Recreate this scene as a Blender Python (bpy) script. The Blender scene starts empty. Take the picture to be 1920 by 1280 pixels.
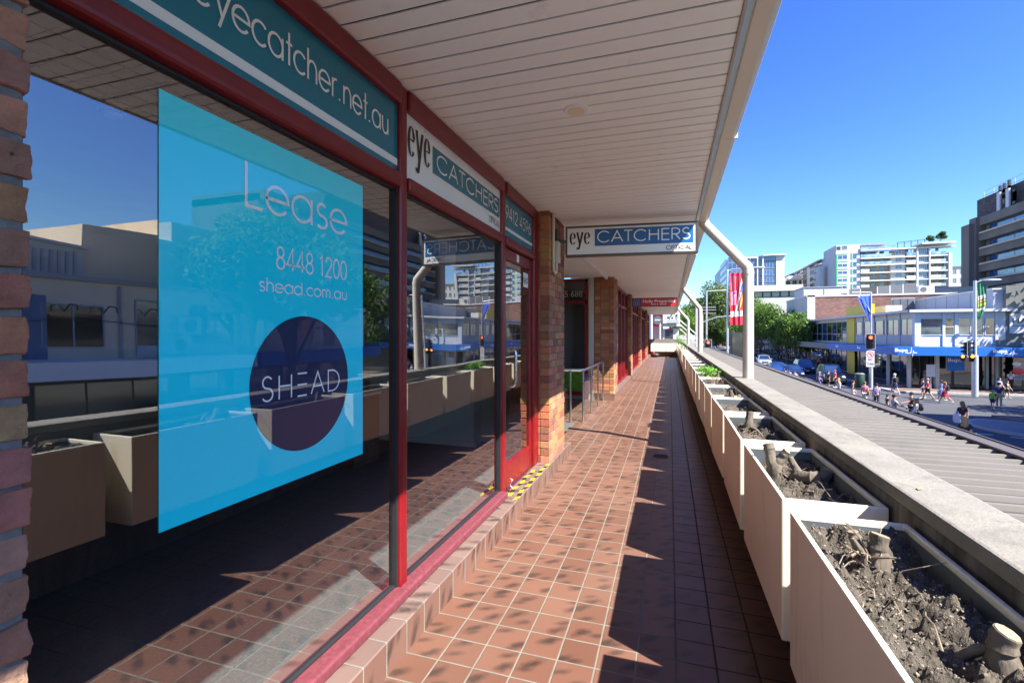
import bpy, bmesh, math, random
from math import sin, cos, pi, radians, sqrt, atan, tan
from mathutils import Vector, Matrix
import numpy as np

random.seed(7)
S = bpy.context.scene
COL = S.collection
# ------------------------------------------------------------------ camera, world, sun, exposure
VX, VY, F = 1256, 626, 900.0                   # vanishing point of the walkway, focal length (px of a 1920 frame)
YAW = atan((VX - 960) / F)
EYE = 5.0                                      # eye above the street; the walkway floor is 1.7 below the eye
cam = bpy.data.cameras.new('camera'); cam.sensor_width = 36; cam.lens = F / 1920 * 36
cam.shift_y = -(640 - VY) / 1920; cam.clip_start = 0.05; cam.clip_end = 4000
camo = bpy.data.objects.new('camera', cam); COL.objects.link(camo)
camo.location = (0, 0, EYE); camo.rotation_euler = (pi / 2, 0, YAW)
S.camera = camo
SUN_EL, SUN_AZ = radians(48), math.atan2(.876, -.482)     # azimuth from +Y towards +X
w = bpy.data.worlds.new('World'); S.world = w; w.use_nodes = True
nt = w.node_tree; bg = nt.nodes['Background']
sky = nt.nodes.new('ShaderNodeTexSky'); sky.sky_type = 'NISHITA'; sky.sun_disc = False
sky.sun_elevation = SUN_EL; sky.sun_rotation = SUN_AZ; sky.air_density = 1.0; sky.dust_density = 0.3; sky.ozone_density = 5.0
sc_ = nt.nodes.new('ShaderNodeSeparateColor'); cc_ = nt.nodes.new('ShaderNodeCombineColor'); nt.links.new(sky.outputs[0], sc_.inputs[0])
for i_, (g_, k_) in enumerate(((1.5, .130), (1.38, .160), (.7, .60))):      # clear, deep blue polarised sky
    pw_ = nt.nodes.new('ShaderNodeMath'); pw_.operation = 'POWER'; pw_.inputs[1].default_value = g_; nt.links.new(sc_.outputs[i_], pw_.inputs[0])
    ml_ = nt.nodes.new('ShaderNodeMath'); ml_.operation = 'MULTIPLY'; ml_.inputs[1].default_value = k_; nt.links.new(pw_.outputs[0], ml_.inputs[0]); nt.links.new(ml_.outputs[0], cc_.inputs[i_])
nt.links.new(cc_.outputs[0], bg.inputs[0]); bg.inputs[1].default_value = 0.15
sun = bpy.data.lights.new('sun', 'SUN'); sun.energy = 2.7; sun.angle = radians(.5); sun.color = (1, .95, .87)
suno = bpy.data.objects.new('sun', sun); COL.objects.link(suno)
suno.rotation_euler = Vector((.876 * cos(SUN_EL), -.482 * cos(SUN_EL), sin(SUN_EL))).to_track_quat('Z', 'Y').to_euler()
suno.location = (30, -20, 60)
S.view_settings.view_transform = 'Standard'; S.view_settings.look = 'None'
S.view_settings.exposure = 2.6; S.view_settings.gamma = 1
S.render.engine = 'CYCLES'
S.cycles.use_denoising = True
S.cycles.max_bounces = 10; S.cycles.diffuse_bounces = 6; S.cycles.transparent_max_bounces = 16; S.cycles.glossy_bounces = 4
S.cycles.caustics_reflective = False; S.cycles.caustics_refractive = False
S.cycles.sample_clamp_indirect = 6

# ------------------------------------------------------------------ pixel -> point on a real plane (layout measuring)
SA, CA = sin(YAW), cos(YAW)
def onZ(px, py, z):
    Z = z - EYE; d = F * Z / (VY - py); xc = (px - 960) / F * d
    return Vector((xc * CA - d * SA, xc * SA + d * CA, z))
def onX(px, py, X):
    t = tan(atan((px - 960) / F) - YAW); Y = X / t; d = Y * CA - X * SA
    return Vector((X, Y, (VY - py) * d / F + EYE))
def onY(px, py, Y):
    t = tan(atan((px - 960) / F) - YAW); X = Y * t; d = Y * CA - X * SA
    return Vector((X, Y, (VY - py) * d / F + EYE))
def by_head(px, py, h):
    d = F * (EYE - h) / (py - VY); xc = (px - 960) / F * d
    return Vector((xc * CA - d * SA, xc * SA + d * CA, 0))

# ------------------------------------------------------------------ materials
def newmat(name):
    m = bpy.data.materials.new(name); m.use_nodes = True
    n = m.node_tree.nodes; l = m.node_tree.links
    return m, n, l, n['Principled BSDF']
def mathn(n, l, op, a, b=None, c=None):
    x = n.new('ShaderNodeMath'); x.operation = op
    for i, v in enumerate((a, b, c)):
        if v is None: continue
        if isinstance(v, (int, float)): x.inputs[i].default_value = v
        else: l.new(v, x.inputs[i])
    return x.outputs[0]
def mixc(n, l, fac, a, b, mode='MIX'):
    x = n.new('ShaderNodeMix'); x.data_type = 'RGBA'; x.blend_type = mode
    for s_, v in ((x.inputs[0], fac), (x.inputs[6], a), (x.inputs[7], b)):
        if isinstance(v, (int, float)): s_.default_value = v
        elif isinstance(v, tuple): s_.default_value = v if len(v) == 4 else (*v, 1)
        else: l.new(v, s_)
    return x.outputs[2]
def noise(n, l, vec, scale, detail=4, rough=.55):
    x = n.new('ShaderNodeTexNoise'); x.inputs['Scale'].default_value = scale
    x.inputs['Detail'].default_value = detail; x.inputs['Roughness'].default_value = rough
    if vec is not None: l.new(vec, x.inputs['Vector'])
    return x.outputs['Fac']
def ramp(n, l, fac, a, b):
    x = n.new('ShaderNodeMapRange'); x.inputs[1].default_value = a; x.inputs[2].default_value = b
    l.new(fac, x.inputs[0]); return x.outputs[0]
def pos(n, l, scale=None, world=True):
    if world: v = n.new('ShaderNodeNewGeometry').outputs['Position']
    else: v = n.new('ShaderNodeTexCoord').outputs['Object']
    if scale:
        mp = n.new('ShaderNodeMapping'); mp.inputs['Scale'].default_value = scale
        l.new(v, mp.inputs[0]); v = mp.outputs[0]
    return v
def bumpn(n, l, h, dist, strength=1.0):
    b = n.new('ShaderNodeBump'); b.inputs['Distance'].default_value = dist; b.inputs['Strength'].default_value = strength
    l.new(h, b.inputs['Height']); return b.outputs['Normal']
def pm(name, col, rough=.5, metal=0., var=.12, scale=3., bump=0., bscale=30., spec=.5, dirt=None, dirtcol=(.1, .08, .06), stretch=None, world=True, coat=0.):
    m, n, l, p = newmat(name)
    p.inputs['Roughness'].default_value = rough; p.inputs['Metallic'].default_value = metal
    p.inputs['Specular IOR Level'].default_value = spec
    if coat: p.inputs['Coat Weight'].default_value = coat; p.inputs['Coat Roughness'].default_value = .08
    c = tuple(col)
    v = pos(n, l, stretch, world)
    if var:
        f = noise(n, l, v, scale, 5)
        f = ramp(n, l, f, .25, .75)
        out = mixc(n, l, f, tuple(max(0, x * (1 - var)) for x in c), tuple(min(1, x * (1 + var)) for x in c))
    else:
        out = None
    if dirt:
        f2 = ramp(n, l, noise(n, l, v, dirt[0], 6, .7), dirt[1], dirt[2])
        out = mixc(n, l, f2, out if out is not None else c, dirtcol)
    if out is not None: l.new(out, p.inputs['Base Color'])
    else: p.inputs['Base Color'].default_value = (*c, 1)
    if var:
        rr = ramp(n, l, noise(n, l, v, scale * 2.3, 3), 0, 1)
        l.new(mathn(n, l, 'MULTIPLY_ADD', rr, rough * .3, rough * .85), p.inputs['Roughness'])
    if bump: l.new(bumpn(n, l, noise(n, l, v, bscale, 5), bump), p.inputs['Normal'])
    return m
def emis(name, col, strength):
    m, n, l, p = newmat(name); p.inputs['Base Color'].default_value = (*col, 1)
    p.inputs['Emission Color'].default_value = (*col, 1); p.inputs['Emission Strength'].default_value = strength
    return m

def tile_mat(name, U, V, tu, tv, u0, v0, grout=(.215, .195, .155), shade_from=None, ca=(.132, .060, .039), cb=(.178, .085, .057), flash=(.49, .66)):
    """quarry tiles laid on a grid along world axes U and V"""
    m, n, l, p = newmat(name)
    P_ = n.new('ShaderNodeNewGeometry').outputs['Position']
    sp = n.new('ShaderNodeSeparateXYZ'); l.new(P_, sp.inputs[0])
    A = dict(X=sp.outputs[0], Y=sp.outputs[1], Z=sp.outputs[2])
    wob = noise(n, l, P_, 9, 2)
    def cell(o, o0, t):
        q = mathn(n, l, 'DIVIDE', mathn(n, l, 'SUBTRACT', o, o0), t)
        q = mathn(n, l, 'MULTIPLY_ADD', wob, .012, q)
        fr = mathn(n, l, 'FRACT', q)
        loc_ = mathn(n, l, 'SUBTRACT', fr, .5)
        return mathn(n, l, 'FLOOR', q), mathn(n, l, 'MULTIPLY', mathn(n, l, 'ABSOLUTE', loc_), t), loc_  # distance from centre
    ci, di, li = cell(A[U], u0, tu); cj, dj, lj = cell(A[V], v0, tv)
    gi = mathn(n, l, 'SUBTRACT', tu / 2, di); gj = mathn(n, l, 'SUBTRACT', tv / 2, dj)
    dist = mathn(n, l, 'MINIMUM', gi, gj)                     # distance to the nearest joint
    tile = n.new('ShaderNodeMapRange'); tile.interpolation_type = 'SMOOTHSTEP'
    tile.inputs[1].default_value = .0035; tile.inputs[2].default_value = .0062; l.new(dist, tile.inputs[0]); tile = tile.outputs[0]
    cid = n.new('ShaderNodeCombineXYZ'); l.new(ci, cid.inputs[0]); l.new(cj, cid.inputs[1])
    wn = n.new('ShaderNodeTexWhiteNoise'); l.new(cid.outputs[0], wn.inputs[0])
    rnd = wn.outputs['Value']
    base = mixc(n, l, rnd, ca, cb)
    # fired-in dark flashes, a different patch on every tile
    off = n.new('ShaderNodeVectorMath'); off.operation = 'MULTIPLY_ADD'; l.new(wn.outputs['Color'], off.inputs[0]); off.inputs[1].default_value = (3, 3, 3); l.new(P_, off.inputs[2])
    nz_ = noise(n, l, off.outputs[0], 15, 4, .6)
    wc = n.new('ShaderNodeSeparateColor'); l.new(wn.outputs['Color'], wc.inputs[0])
    def burn(ru, rv, la, lb, ang):
        u = mathn(n, l, 'SUBTRACT', li, mathn(n, l, 'MULTIPLY_ADD', ru, .9, -.45)); v = mathn(n, l, 'SUBTRACT', lj, mathn(n, l, 'MULTIPLY_ADD', rv, .9, -.45))
        a_ = mathn(n, l, 'DIVIDE', mathn(n, l, 'MULTIPLY_ADD', u, cos(ang), mathn(n, l, 'MULTIPLY', v, sin(ang))), la)
        b_ = mathn(n, l, 'DIVIDE', mathn(n, l, 'MULTIPLY_ADD', u, -sin(ang), mathn(n, l, 'MULTIPLY', v, cos(ang))), lb)
        d_ = mathn(n, l, 'SQRT', mathn(n, l, 'ADD', mathn(n, l, 'MULTIPLY', a_, a_), mathn(n, l, 'MULTIPLY', b_, b_)))
        d_ = mathn(n, l, 'MULTIPLY_ADD', nz_, 1.3, mathn(n, l, 'SUBTRACT', d_, .65))
        return ramp(n, l, d_, 1.0, .25)
    fl = mathn(n, l, 'MAXIMUM', burn(wc.outputs[0], wc.outputs[1], .44, .20, .75), mathn(n, l, 'MULTIPLY', burn(wc.outputs[2], rnd, .34, .15, .45), .8))
    sp2 = ramp(n, l, noise(n, l, P_, 260, 2), .35, .65)
    fl = mathn(n, l, 'MULTIPLY', fl, mathn(n, l, 'MULTIPLY_ADD', sp2, .30, .68))
    c1 = mixc(n, l, fl, base, (.030, .020, .017))
    big = ramp(n, l, noise(n, l, P_, 1.3, 3), .35, .7)
    c1 = mixc(n, l, mathn(n, l, 'MULTIPLY', big, .22), c1, (.25, .158, .118))
    gc = mixc(n, l, ramp(n, l, noise(n, l, P_, 14, 4), .3, .7), grout, tuple(x * .72 for x in grout))
    if shade_from is not None:                                # shade beside the planters painted into joints and tiles
        dm = ramp(n, l, mathn(n, l, 'MULTIPLY_ADD', noise(n, l, P_, 2.2, 3), .25, A['X']), shade_from, shade_from + .22)
        gc = mixc(n, l, dm, gc, (.035, .03, .03))
        c1 = mixc(n, l, mathn(n, l, 'MULTIPLY', dm, .45), c1, (.13, .07, .06))
    l.new(mixc(n, l, tile, gc, c1), p.inputs['Base Color'])
    l.new(mathn(n, l, 'MULTIPLY_ADD', tile, -.42, mathn(n, l, 'MULTIPLY_ADD', sp2, .12, .78)), p.inputs['Roughness'])
    hh = mathn(n, l, 'ADD', tile, mathn(n, l, 'MULTIPLY', sp2, .06))
    hh = mathn(n, l, 'MULTIPLY_ADD', rnd, .12, hh)
    l.new(bumpn(n, l, hh, .0022), p.inputs['Normal'])
    return m

def attr_mat(name, rough=.8, spk=None, bump=.004, bscale=60):
    """colour from the per-face colour attribute, broken up by speckle"""
    m, n, l, p = newmat(name); p.inputs['Roughness'].default_value = rough
    a = n.new('ShaderNodeAttribute'); a.attribute_name = 'Col'
    v = pos(n, l)
    f = ramp(n, l, noise(n, l, v, bscale * .4, 6, .65), .25, .75)
    c = mixc(n, l, f, mixc(n, l, 1.0, a.outputs[0], (.72, .70, .68), 'MULTIPLY'), mixc(n, l, 1.0, a.outputs[0], (1.25, 1.22, 1.2), 'MULTIPLY'))
    if spk:
        vo = n.new('ShaderNodeTexVoronoi'); vo.inputs['Scale'].default_value = spk[0]; l.new(v, vo.inputs['Vector'])
        g = ramp(n, l, vo.outputs['Distance'], spk[1], spk[1] * .45)
        g = mathn(n, l, 'MULTIPLY', g, ramp(n, l, noise(n, l, v, 7, 2), .45, .6))
        c = mixc(n, l, g, c, spk[2])
    l.new(c, p.inputs['Base Color'])
    l.new(bumpn(n, l, noise(n, l, v, bscale, 7, .7), bump), p.inputs['Normal'])
    return m
def leaf_mat(name, c1, c2, scale=.8):
    m, n, l, p = newmat(name)
    v = pos(n, l)
    f = ramp(n, l, noise(n, l, v, scale, 5, .7), .3, .7)
    c = mixc(n, l, f, c1, c2)
    d = n.new('ShaderNodeBsdfDiffuse'); t = n.new('ShaderNodeBsdfTranslucent'); g = n.new('ShaderNodeBsdfGlossy'); g.inputs['Roughness'].default_value = .6
    l.new(c, d.inputs[0]); l.new(mixc(n, l, .5, c, (.25, .4, .03)), t.inputs[0])
    a = n.new('ShaderNodeMixShader'); a.inputs[0].default_value = .3; l.new(d.outputs[0], a.inputs[1]); l.new(t.outputs[0], a.inputs[2])
    b = n.new('ShaderNodeMixShader'); b.inputs[0].default_value = .025; l.new(a.outputs[0], b.inputs[1]); l.new(g.outputs[0], b.inputs[2])
    l.new(b.outputs[0], n['Material Output'].inputs[0]); n.remove(p)
    return m
def pane_mat(name, ior, tint=(.86, .9, .9)):
    m, n, l, p = newmat(name)
    t = n.new('ShaderNodeBsdfTransparent'); t.inputs[0].default_value = (*tint, 1)
    g = n.new('ShaderNodeBsdfGlossy'); g.inputs['Roughness'].default_value = .0; g.inputs[0].default_value = (1, 1, 1, 1)
    l.new(bumpn(n, l, noise(n, l, pos(n, l), .8, 1), .006), g.inputs['Normal'])       # float glass is never quite flat
    ge = n.new('ShaderNodeNewGeometry'); dt_ = n.new('ShaderNodeVectorMath'); dt_.operation = 'DOT_PRODUCT'
    l.new(ge.outputs['Incoming'], dt_.inputs[0]); l.new(ge.outputs['Normal'], dt_.inputs[1])       # same reflectance from both sides of the sheet
    cs_ = mathn(n, l, 'ABSOLUTE', dt_.outputs['Value']); f0 = ((ior - 1) / (ior + 1)) ** 2
    fr = mathn(n, l, 'MULTIPLY_ADD', mathn(n, l, 'POWER', mathn(n, l, 'SUBTRACT', 1.0, cs_), 5.0), 1 - f0, f0)
    mx = n.new('ShaderNodeMixShader'); l.new(fr, mx.inputs[0]); l.new(t.outputs[0], mx.inputs[1]); l.new(g.outputs[0], mx.inputs[2])
    l.new(mx.outputs[0], n['Material Output'].inputs[0]); n.remove(p)
    return m
def window_mat(name, col, rough=.06):
    m, n, l, p = newmat(name); v = pos(n, l)
    c = mixc(n, l, ramp(n, l, noise(n, l, v, .9, 3), .35, .65), tuple(x * .6 for x in col), tuple(x * 1.5 for x in col))
    l.new(c, p.inputs['Base Color']); p.inputs['Roughness'].default_value = rough
    p.inputs['Specular IOR Level'].default_value = .9; p.inputs['IOR'].default_value = 1.7
    l.new(bumpn(n, l, noise(n, l, v, .5, 1), .02), p.inputs['Normal'])
    return m

def gloss_print(name, col):
    m, n, l, p = newmat(name); v = pos(n, l)
    c = mixc(n, l, ramp(n, l, noise(n, l, v, 2, 3), .3, .7), tuple(x * .96 for x in col), col); l.new(c, p.inputs['Base Color'])
    p.inputs['Roughness'].default_value = .5; p.inputs['Specular IOR Level'].default_value = .2
    p.inputs['Coat Weight'].default_value = 1; p.inputs['Coat Roughness'].default_value = .0; p.inputs['Coat IOR'].default_value = 1.9
    return m
M = dict(
    red_sill=pm('dusty_red_sill', (.15, .03, .042), .7, var=.3, scale=40, bump=.0008, bscale=200),
    red=pm('red_paint', (.19, .004, .008), .36, var=.18, scale=6, bump=.0006, bscale=120, spec=.6),
    teal=pm('teal_vinyl', (.002, .19, .28), .22, var=.04, scale=2, spec=.55),
    white_vinyl=pm('white_vinyl', (.88, .88, .88), .35, var=.03),
    black_vinyl=pm('black_vinyl', (.02, .02, .022), .35, var=.05),
    cyan=pm('cyan_poster', (.002, .72, .96), .45, var=.02, scale=1),
    cyan_gloss=gloss_print('poster_cyan', (.002, .80, .94)), white_gloss=gloss_print('poster_white', (.9, .9, .9)), navy_gloss=gloss_print('poster_navy', (.010, .022, .075)),
    navy=pm('navy_print', (.022, .020, .075), .45, var=.04),
    blue_sign=pm('blue_vinyl', (.012, .13, .36), .3, var=.04),
    red_sign=pm('red_vinyl', (.60, .02, .03), .35, var=.06),
    purple_sign=pm('purple_vinyl', (.10, .05, .28), .35, var=.1),
    alu=pm('brushed_metal', (.62, .62, .62), .28, 1.0, var=.08, scale=8),
    dark_metal=pm('dark_metal', (.09, .085, .08), .45, .6, var=.15),
    seal=pm('black_seal', (.02, .02, .022), .5, var=.1),
    soffit=pm('soffit_paint', (.90, .94, .95), .5, var=.035, scale=1.6, dirt=(4, .60, .85), dirtcol=(.68, .66, .61)),
    groove=pm('groove', (.06, .055, .05), .8, var=.2),
    gutter=pm('gutter_paint', (.60, .55, .47), .42, var=.06, scale=2, dirt=(2.5, .6, .85), dirtcol=(.42, .38, .32)),
    fascia=pm('fascia_paint', (.42, .39, .34), .5, var=.1),
    pipe=pm('pipe_paint', (.62, .57, .47), .38, var=.06, scale=4, dirt=(3, .62, .9), dirtcol=(.5, .42, .3)),
    planter=pm('planter_gelcoat', (.79, .73, .58), .38, var=.05, scale=3, dirt=(5, .55, .80), dirtcol=(.56, .48, .34), stretch=(1, 1, .28), coat=.1),
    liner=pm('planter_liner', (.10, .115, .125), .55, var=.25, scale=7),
    soil=pm('dry_soil', (.10, .083, .063), .95, var=.5, scale=16, bump=.02, bscale=110, dirt=(60, .60, .70), dirtcol=(.22, .185, .14)),
    pebble=pm('pebbles', (.2, .17, .135), .8, var=.5, scale=30),
    bark=pm('grey_bark', (.13, .105, .08), .9, var=.5, scale=14, bump=.006, bscale=50, stretch=(1, 1, .35)),
    cut=pm('cut_wood', (.36, .26, .15), .8, var=.3, scale=40),
    twig=pm('dry_twig', (.22, .17, .12), .9, var=.4, scale=20),
    concrete=pm('weathered_concrete', (.21, .195, .165), .92, var=.16, scale=3.2, bump=.004, bscale=60, dirt=(9, .50, .78), dirtcol=(.13, .12, .10)),
    stain=pm('stained_concrete', (.17, .15, .125), .9, var=.5, scale=3, bump=.003, bscale=40, stretch=(1, 2.2, .5), dirt=(2.4, .42, .62), dirtcol=(.06, .05, .045)),
    awning=pm('zinc_sheet', (.175, .158, .135), .6, 0, var=.07, scale=1.3, dirt=(1.1, .56, .8), dirtcol=(.125, .115, .10)),
    rib_shade=pm('painted_rib_shade', (.055, .05, .045), .8, var=.4, scale=4),  # dark tone standing in for the shaded foot of the ribs
    flashing=pm('dark_flashing', (.095, .082, .072), .6, 0, var=.12),
    carpet=pm('dark_carpet', (.075, .095, .095), .95, var=.35, scale=60, bump=.003, bscale=300),
    room=pm('room_wall', (.42, .40, .36), .8, var=.05),
    brown_wall=pm('brown_joinery', (.12, .075, .05), .6, var=.2),
    counter=pm('laminate', (.62, .61, .57), .4, var=.04),
    yellow=pm('yellow_tape', (.75, .58, .02), .55, var=.2, scale=30),
    black=pm('black_tape', (.03, .03, .028), .6, var=.2),
    asphalt=pm('asphalt', (.062, .064, .068), .85, var=.18, scale=.5, bump=.01, bscale=30),
    paving=pm('concrete_paving', (.24, .21, .19), .85, var=.15, scale=.8),
    brickpave=pm('brick_paving', (.16, .10, .08), .85, var=.25, scale=2.2),
    kerb=pm('kerb_stone', (.36, .35, .33), .85, var=.15),
    line=pm('road_paint', (.70, .70, .68), .7, var=.15, scale=3),
    ground=pm('ground', (.13, .14, .08), .95, var=.3, scale=.05),
    white=pm('white_render', (.52, .52, .52), .7, var=.04, scale=.4),
    offwhite=pm('cream_render', (.52, .50, .44), .75, var=.06, scale=.4),
    grey=pm('grey_render', (.36, .36, .35), .8, var=.1, scale=.4),
    bluegrey=pm('blue_grey_cladding', (.27, .31, .37), .5, var=.06, scale=.3),
    darkgrey=pm('dark_screen', (.10, .11, .125), .6, var=.1, scale=.5),
    sage=pm('sage_render', (.145, .155, .14), .85, var=.12, scale=.6),
    cream2=pm('warm_render', (.74, .62, .45), .8, var=.1, scale=.5),
    beige=pm('beige_render', (.46, .46, .40), .8, var=.08, scale=.4),
    towerconc=pm('dark_concrete', (.15, .135, .115), .85, var=.2, scale=.3, stretch=(1, 1, .3)),
    towerledge=pm('light_ledge', (.42, .385, .33), .8, var=.12, scale=.4),
    balwall=pm('balcony_wall', (.33, .30, .27), .8, var=.12, scale=.4),
    bupablue=pm('awning_blue', (.002, .11, .42), .55, var=.06, scale=.6),
    steelblue=pm('steel_blue_cladding', (.10, .15, .28), .4, var=.08, scale=.3),
    pillar_dark=pm('pillar_black', (.03, .03, .035), .5, var=.1),
    bupayellow=pm('yellow_panel', (.60, .43, .01), .5, var=.04),
    green=pm('green_trim', (.04, .42, .14), .5, var=.1),
    glass=window_mat('window_glass', (.012, .03, .07)),
    glass_sky=window_mat('blue_glass', (.02, .07, .20)),
    glass_dark=window_mat('dark_glass', (.012, .016, .018)),
    glass_pale=window_mat('pale_glass', (.09, .11, .11), .1),
    pane=pane_mat('shop_glass', 3.0, (.93, .95, .95)),
    railglass=pane_mat('rail_glass', 1.6, (.78, .86, .84)),
    balglass=window_mat('balustrade_glass', (.20, .30, .45), .1),
    steel_pole=pm('galvanised_pole', (.50, .52, .55), .4, .5, var=.08),
    black_plastic=pm('black_plastic', (.018, .018, .02), .5, var=.1),
    lamp_red=emis('red_lamp', (1, .05, .02), 2.2),
    lamp_off=pm('unlit_lamp', (.03, .035, .03), .25, var=.1),
    lamp_amber=emis('orange_lamp', (1, .25, .02), 2.2),
    lens=pm('downlight_lens', (.80, .74, .58), .3, var=.03),
    rubber=pm('rubber', (.02, .02, .02), .8, var=.1),
    rim=pm('alloy_rim', (.5, .5, .52), .3, .9, var=.05),
    headlight=pm('headlamp_glass', (.8, .82, .85), .12, var=.05),
    plate=pm('number_plate', (.75, .75, .68), .4, var=.05),
    pink=pm('pink_render', (.60, .34, .26), .8, var=.08, scale=.6),
    leafA=leaf_mat('leaf_plane_tree', (.042, .098, .017), (.12, .215, .036), .7),
    leafB=leaf_mat('leaf_gum', (.05, .09, .028), (.14, .20, .065), .35),
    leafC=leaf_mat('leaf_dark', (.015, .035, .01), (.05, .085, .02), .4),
    leafD=leaf_mat('leaf_weed', (.06, .19, .01), (.16, .42, .03), 9),
    trunk=pm('tree_bark', (.13, .10, .075), .9, var=.35, scale=3, bump=.02, bscale=12),
    tile=tile_mat('walkway_tile', 'X', 'Y', .1965, .1915, -.165, 2.07, shade_from=.03),
    tile_top=tile_mat('step_top_tile', 'X', 'Y', .30, .1915, -1.32, 2.07, (.22, .20, .175), None, (.155, .105, .09), (.20, .14, .12)),
    tile_riser=tile_mat('step_riser_tile', 'Z', 'Y', .26, .1915, 3.25, 2.07, (.25, .235, .20), None, (.14, .075, .055), (.19, .10, .075)),
    brick=attr_mat('face_brick', .85, None, .004, 70),
    clinker=attr_mat('clinker_brick', .85, (26, .16, (.025, .025, .035)), .016, 45),
    tape=attr_mat('hazard_tape', .55, None, .001, 80),
    mortar=pm('grey_mortar', (.17, .16, .155), .95, var=.25, scale=30, bump=.004, bscale=90),
    dkbrick=None,
)
def brickwall_mat(name, c1, c2, mort, bw=.24, bh=.086):
    m, n, l, p = newmat(name)
    t = n.new('ShaderNodeTexBrick'); v = pos(n, l)
    sp = n.new('ShaderNodeSeparateXYZ'); l.new(v, sp.inputs[0]); cb = n.new('ShaderNodeCombineXYZ')
    l.new(mathn(n, l, 'ADD', sp.outputs[0], sp.outputs[1]), cb.inputs[0]); l.new(sp.outputs[2], cb.inputs[1]); l.new(cb.outputs[0], t.inputs['Vector'])
    t.inputs['Color1'].default_value = (*c1, 1); t.inputs['Color2'].default_value = (*c2, 1); t.inputs['Mortar'].default_value = (*mort, 1)
    t.inputs['Scale'].default_value = 1; t.inputs['Brick Width'].default_value = bw; t.inputs['Row Height'].default_value = bh; t.inputs['Mortar Size'].default_value = .006
    f = ramp(n, l, noise(n, l, v, .9, 5, .7), .35, .7)
    l.new(mixc(n, l, f, t.outputs[0], mixc(n, l, 1.0, t.outputs[0], (.6, .58, .6), 'MULTIPLY')), p.inputs['Base Color']); p.inputs['Roughness'].default_value = .9
    return m
M['dkbrick'] = brickwall_mat('purple_brown_brick', (.16, .085, .07), (.25, .13, .10), (.2, .15, .13), .5, .17)
M['plantbrick'] = brickwall_mat('charcoal_brick', (.06, .055, .055), (.11, .10, .095), (.03, .03, .03), .6, .3)

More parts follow.
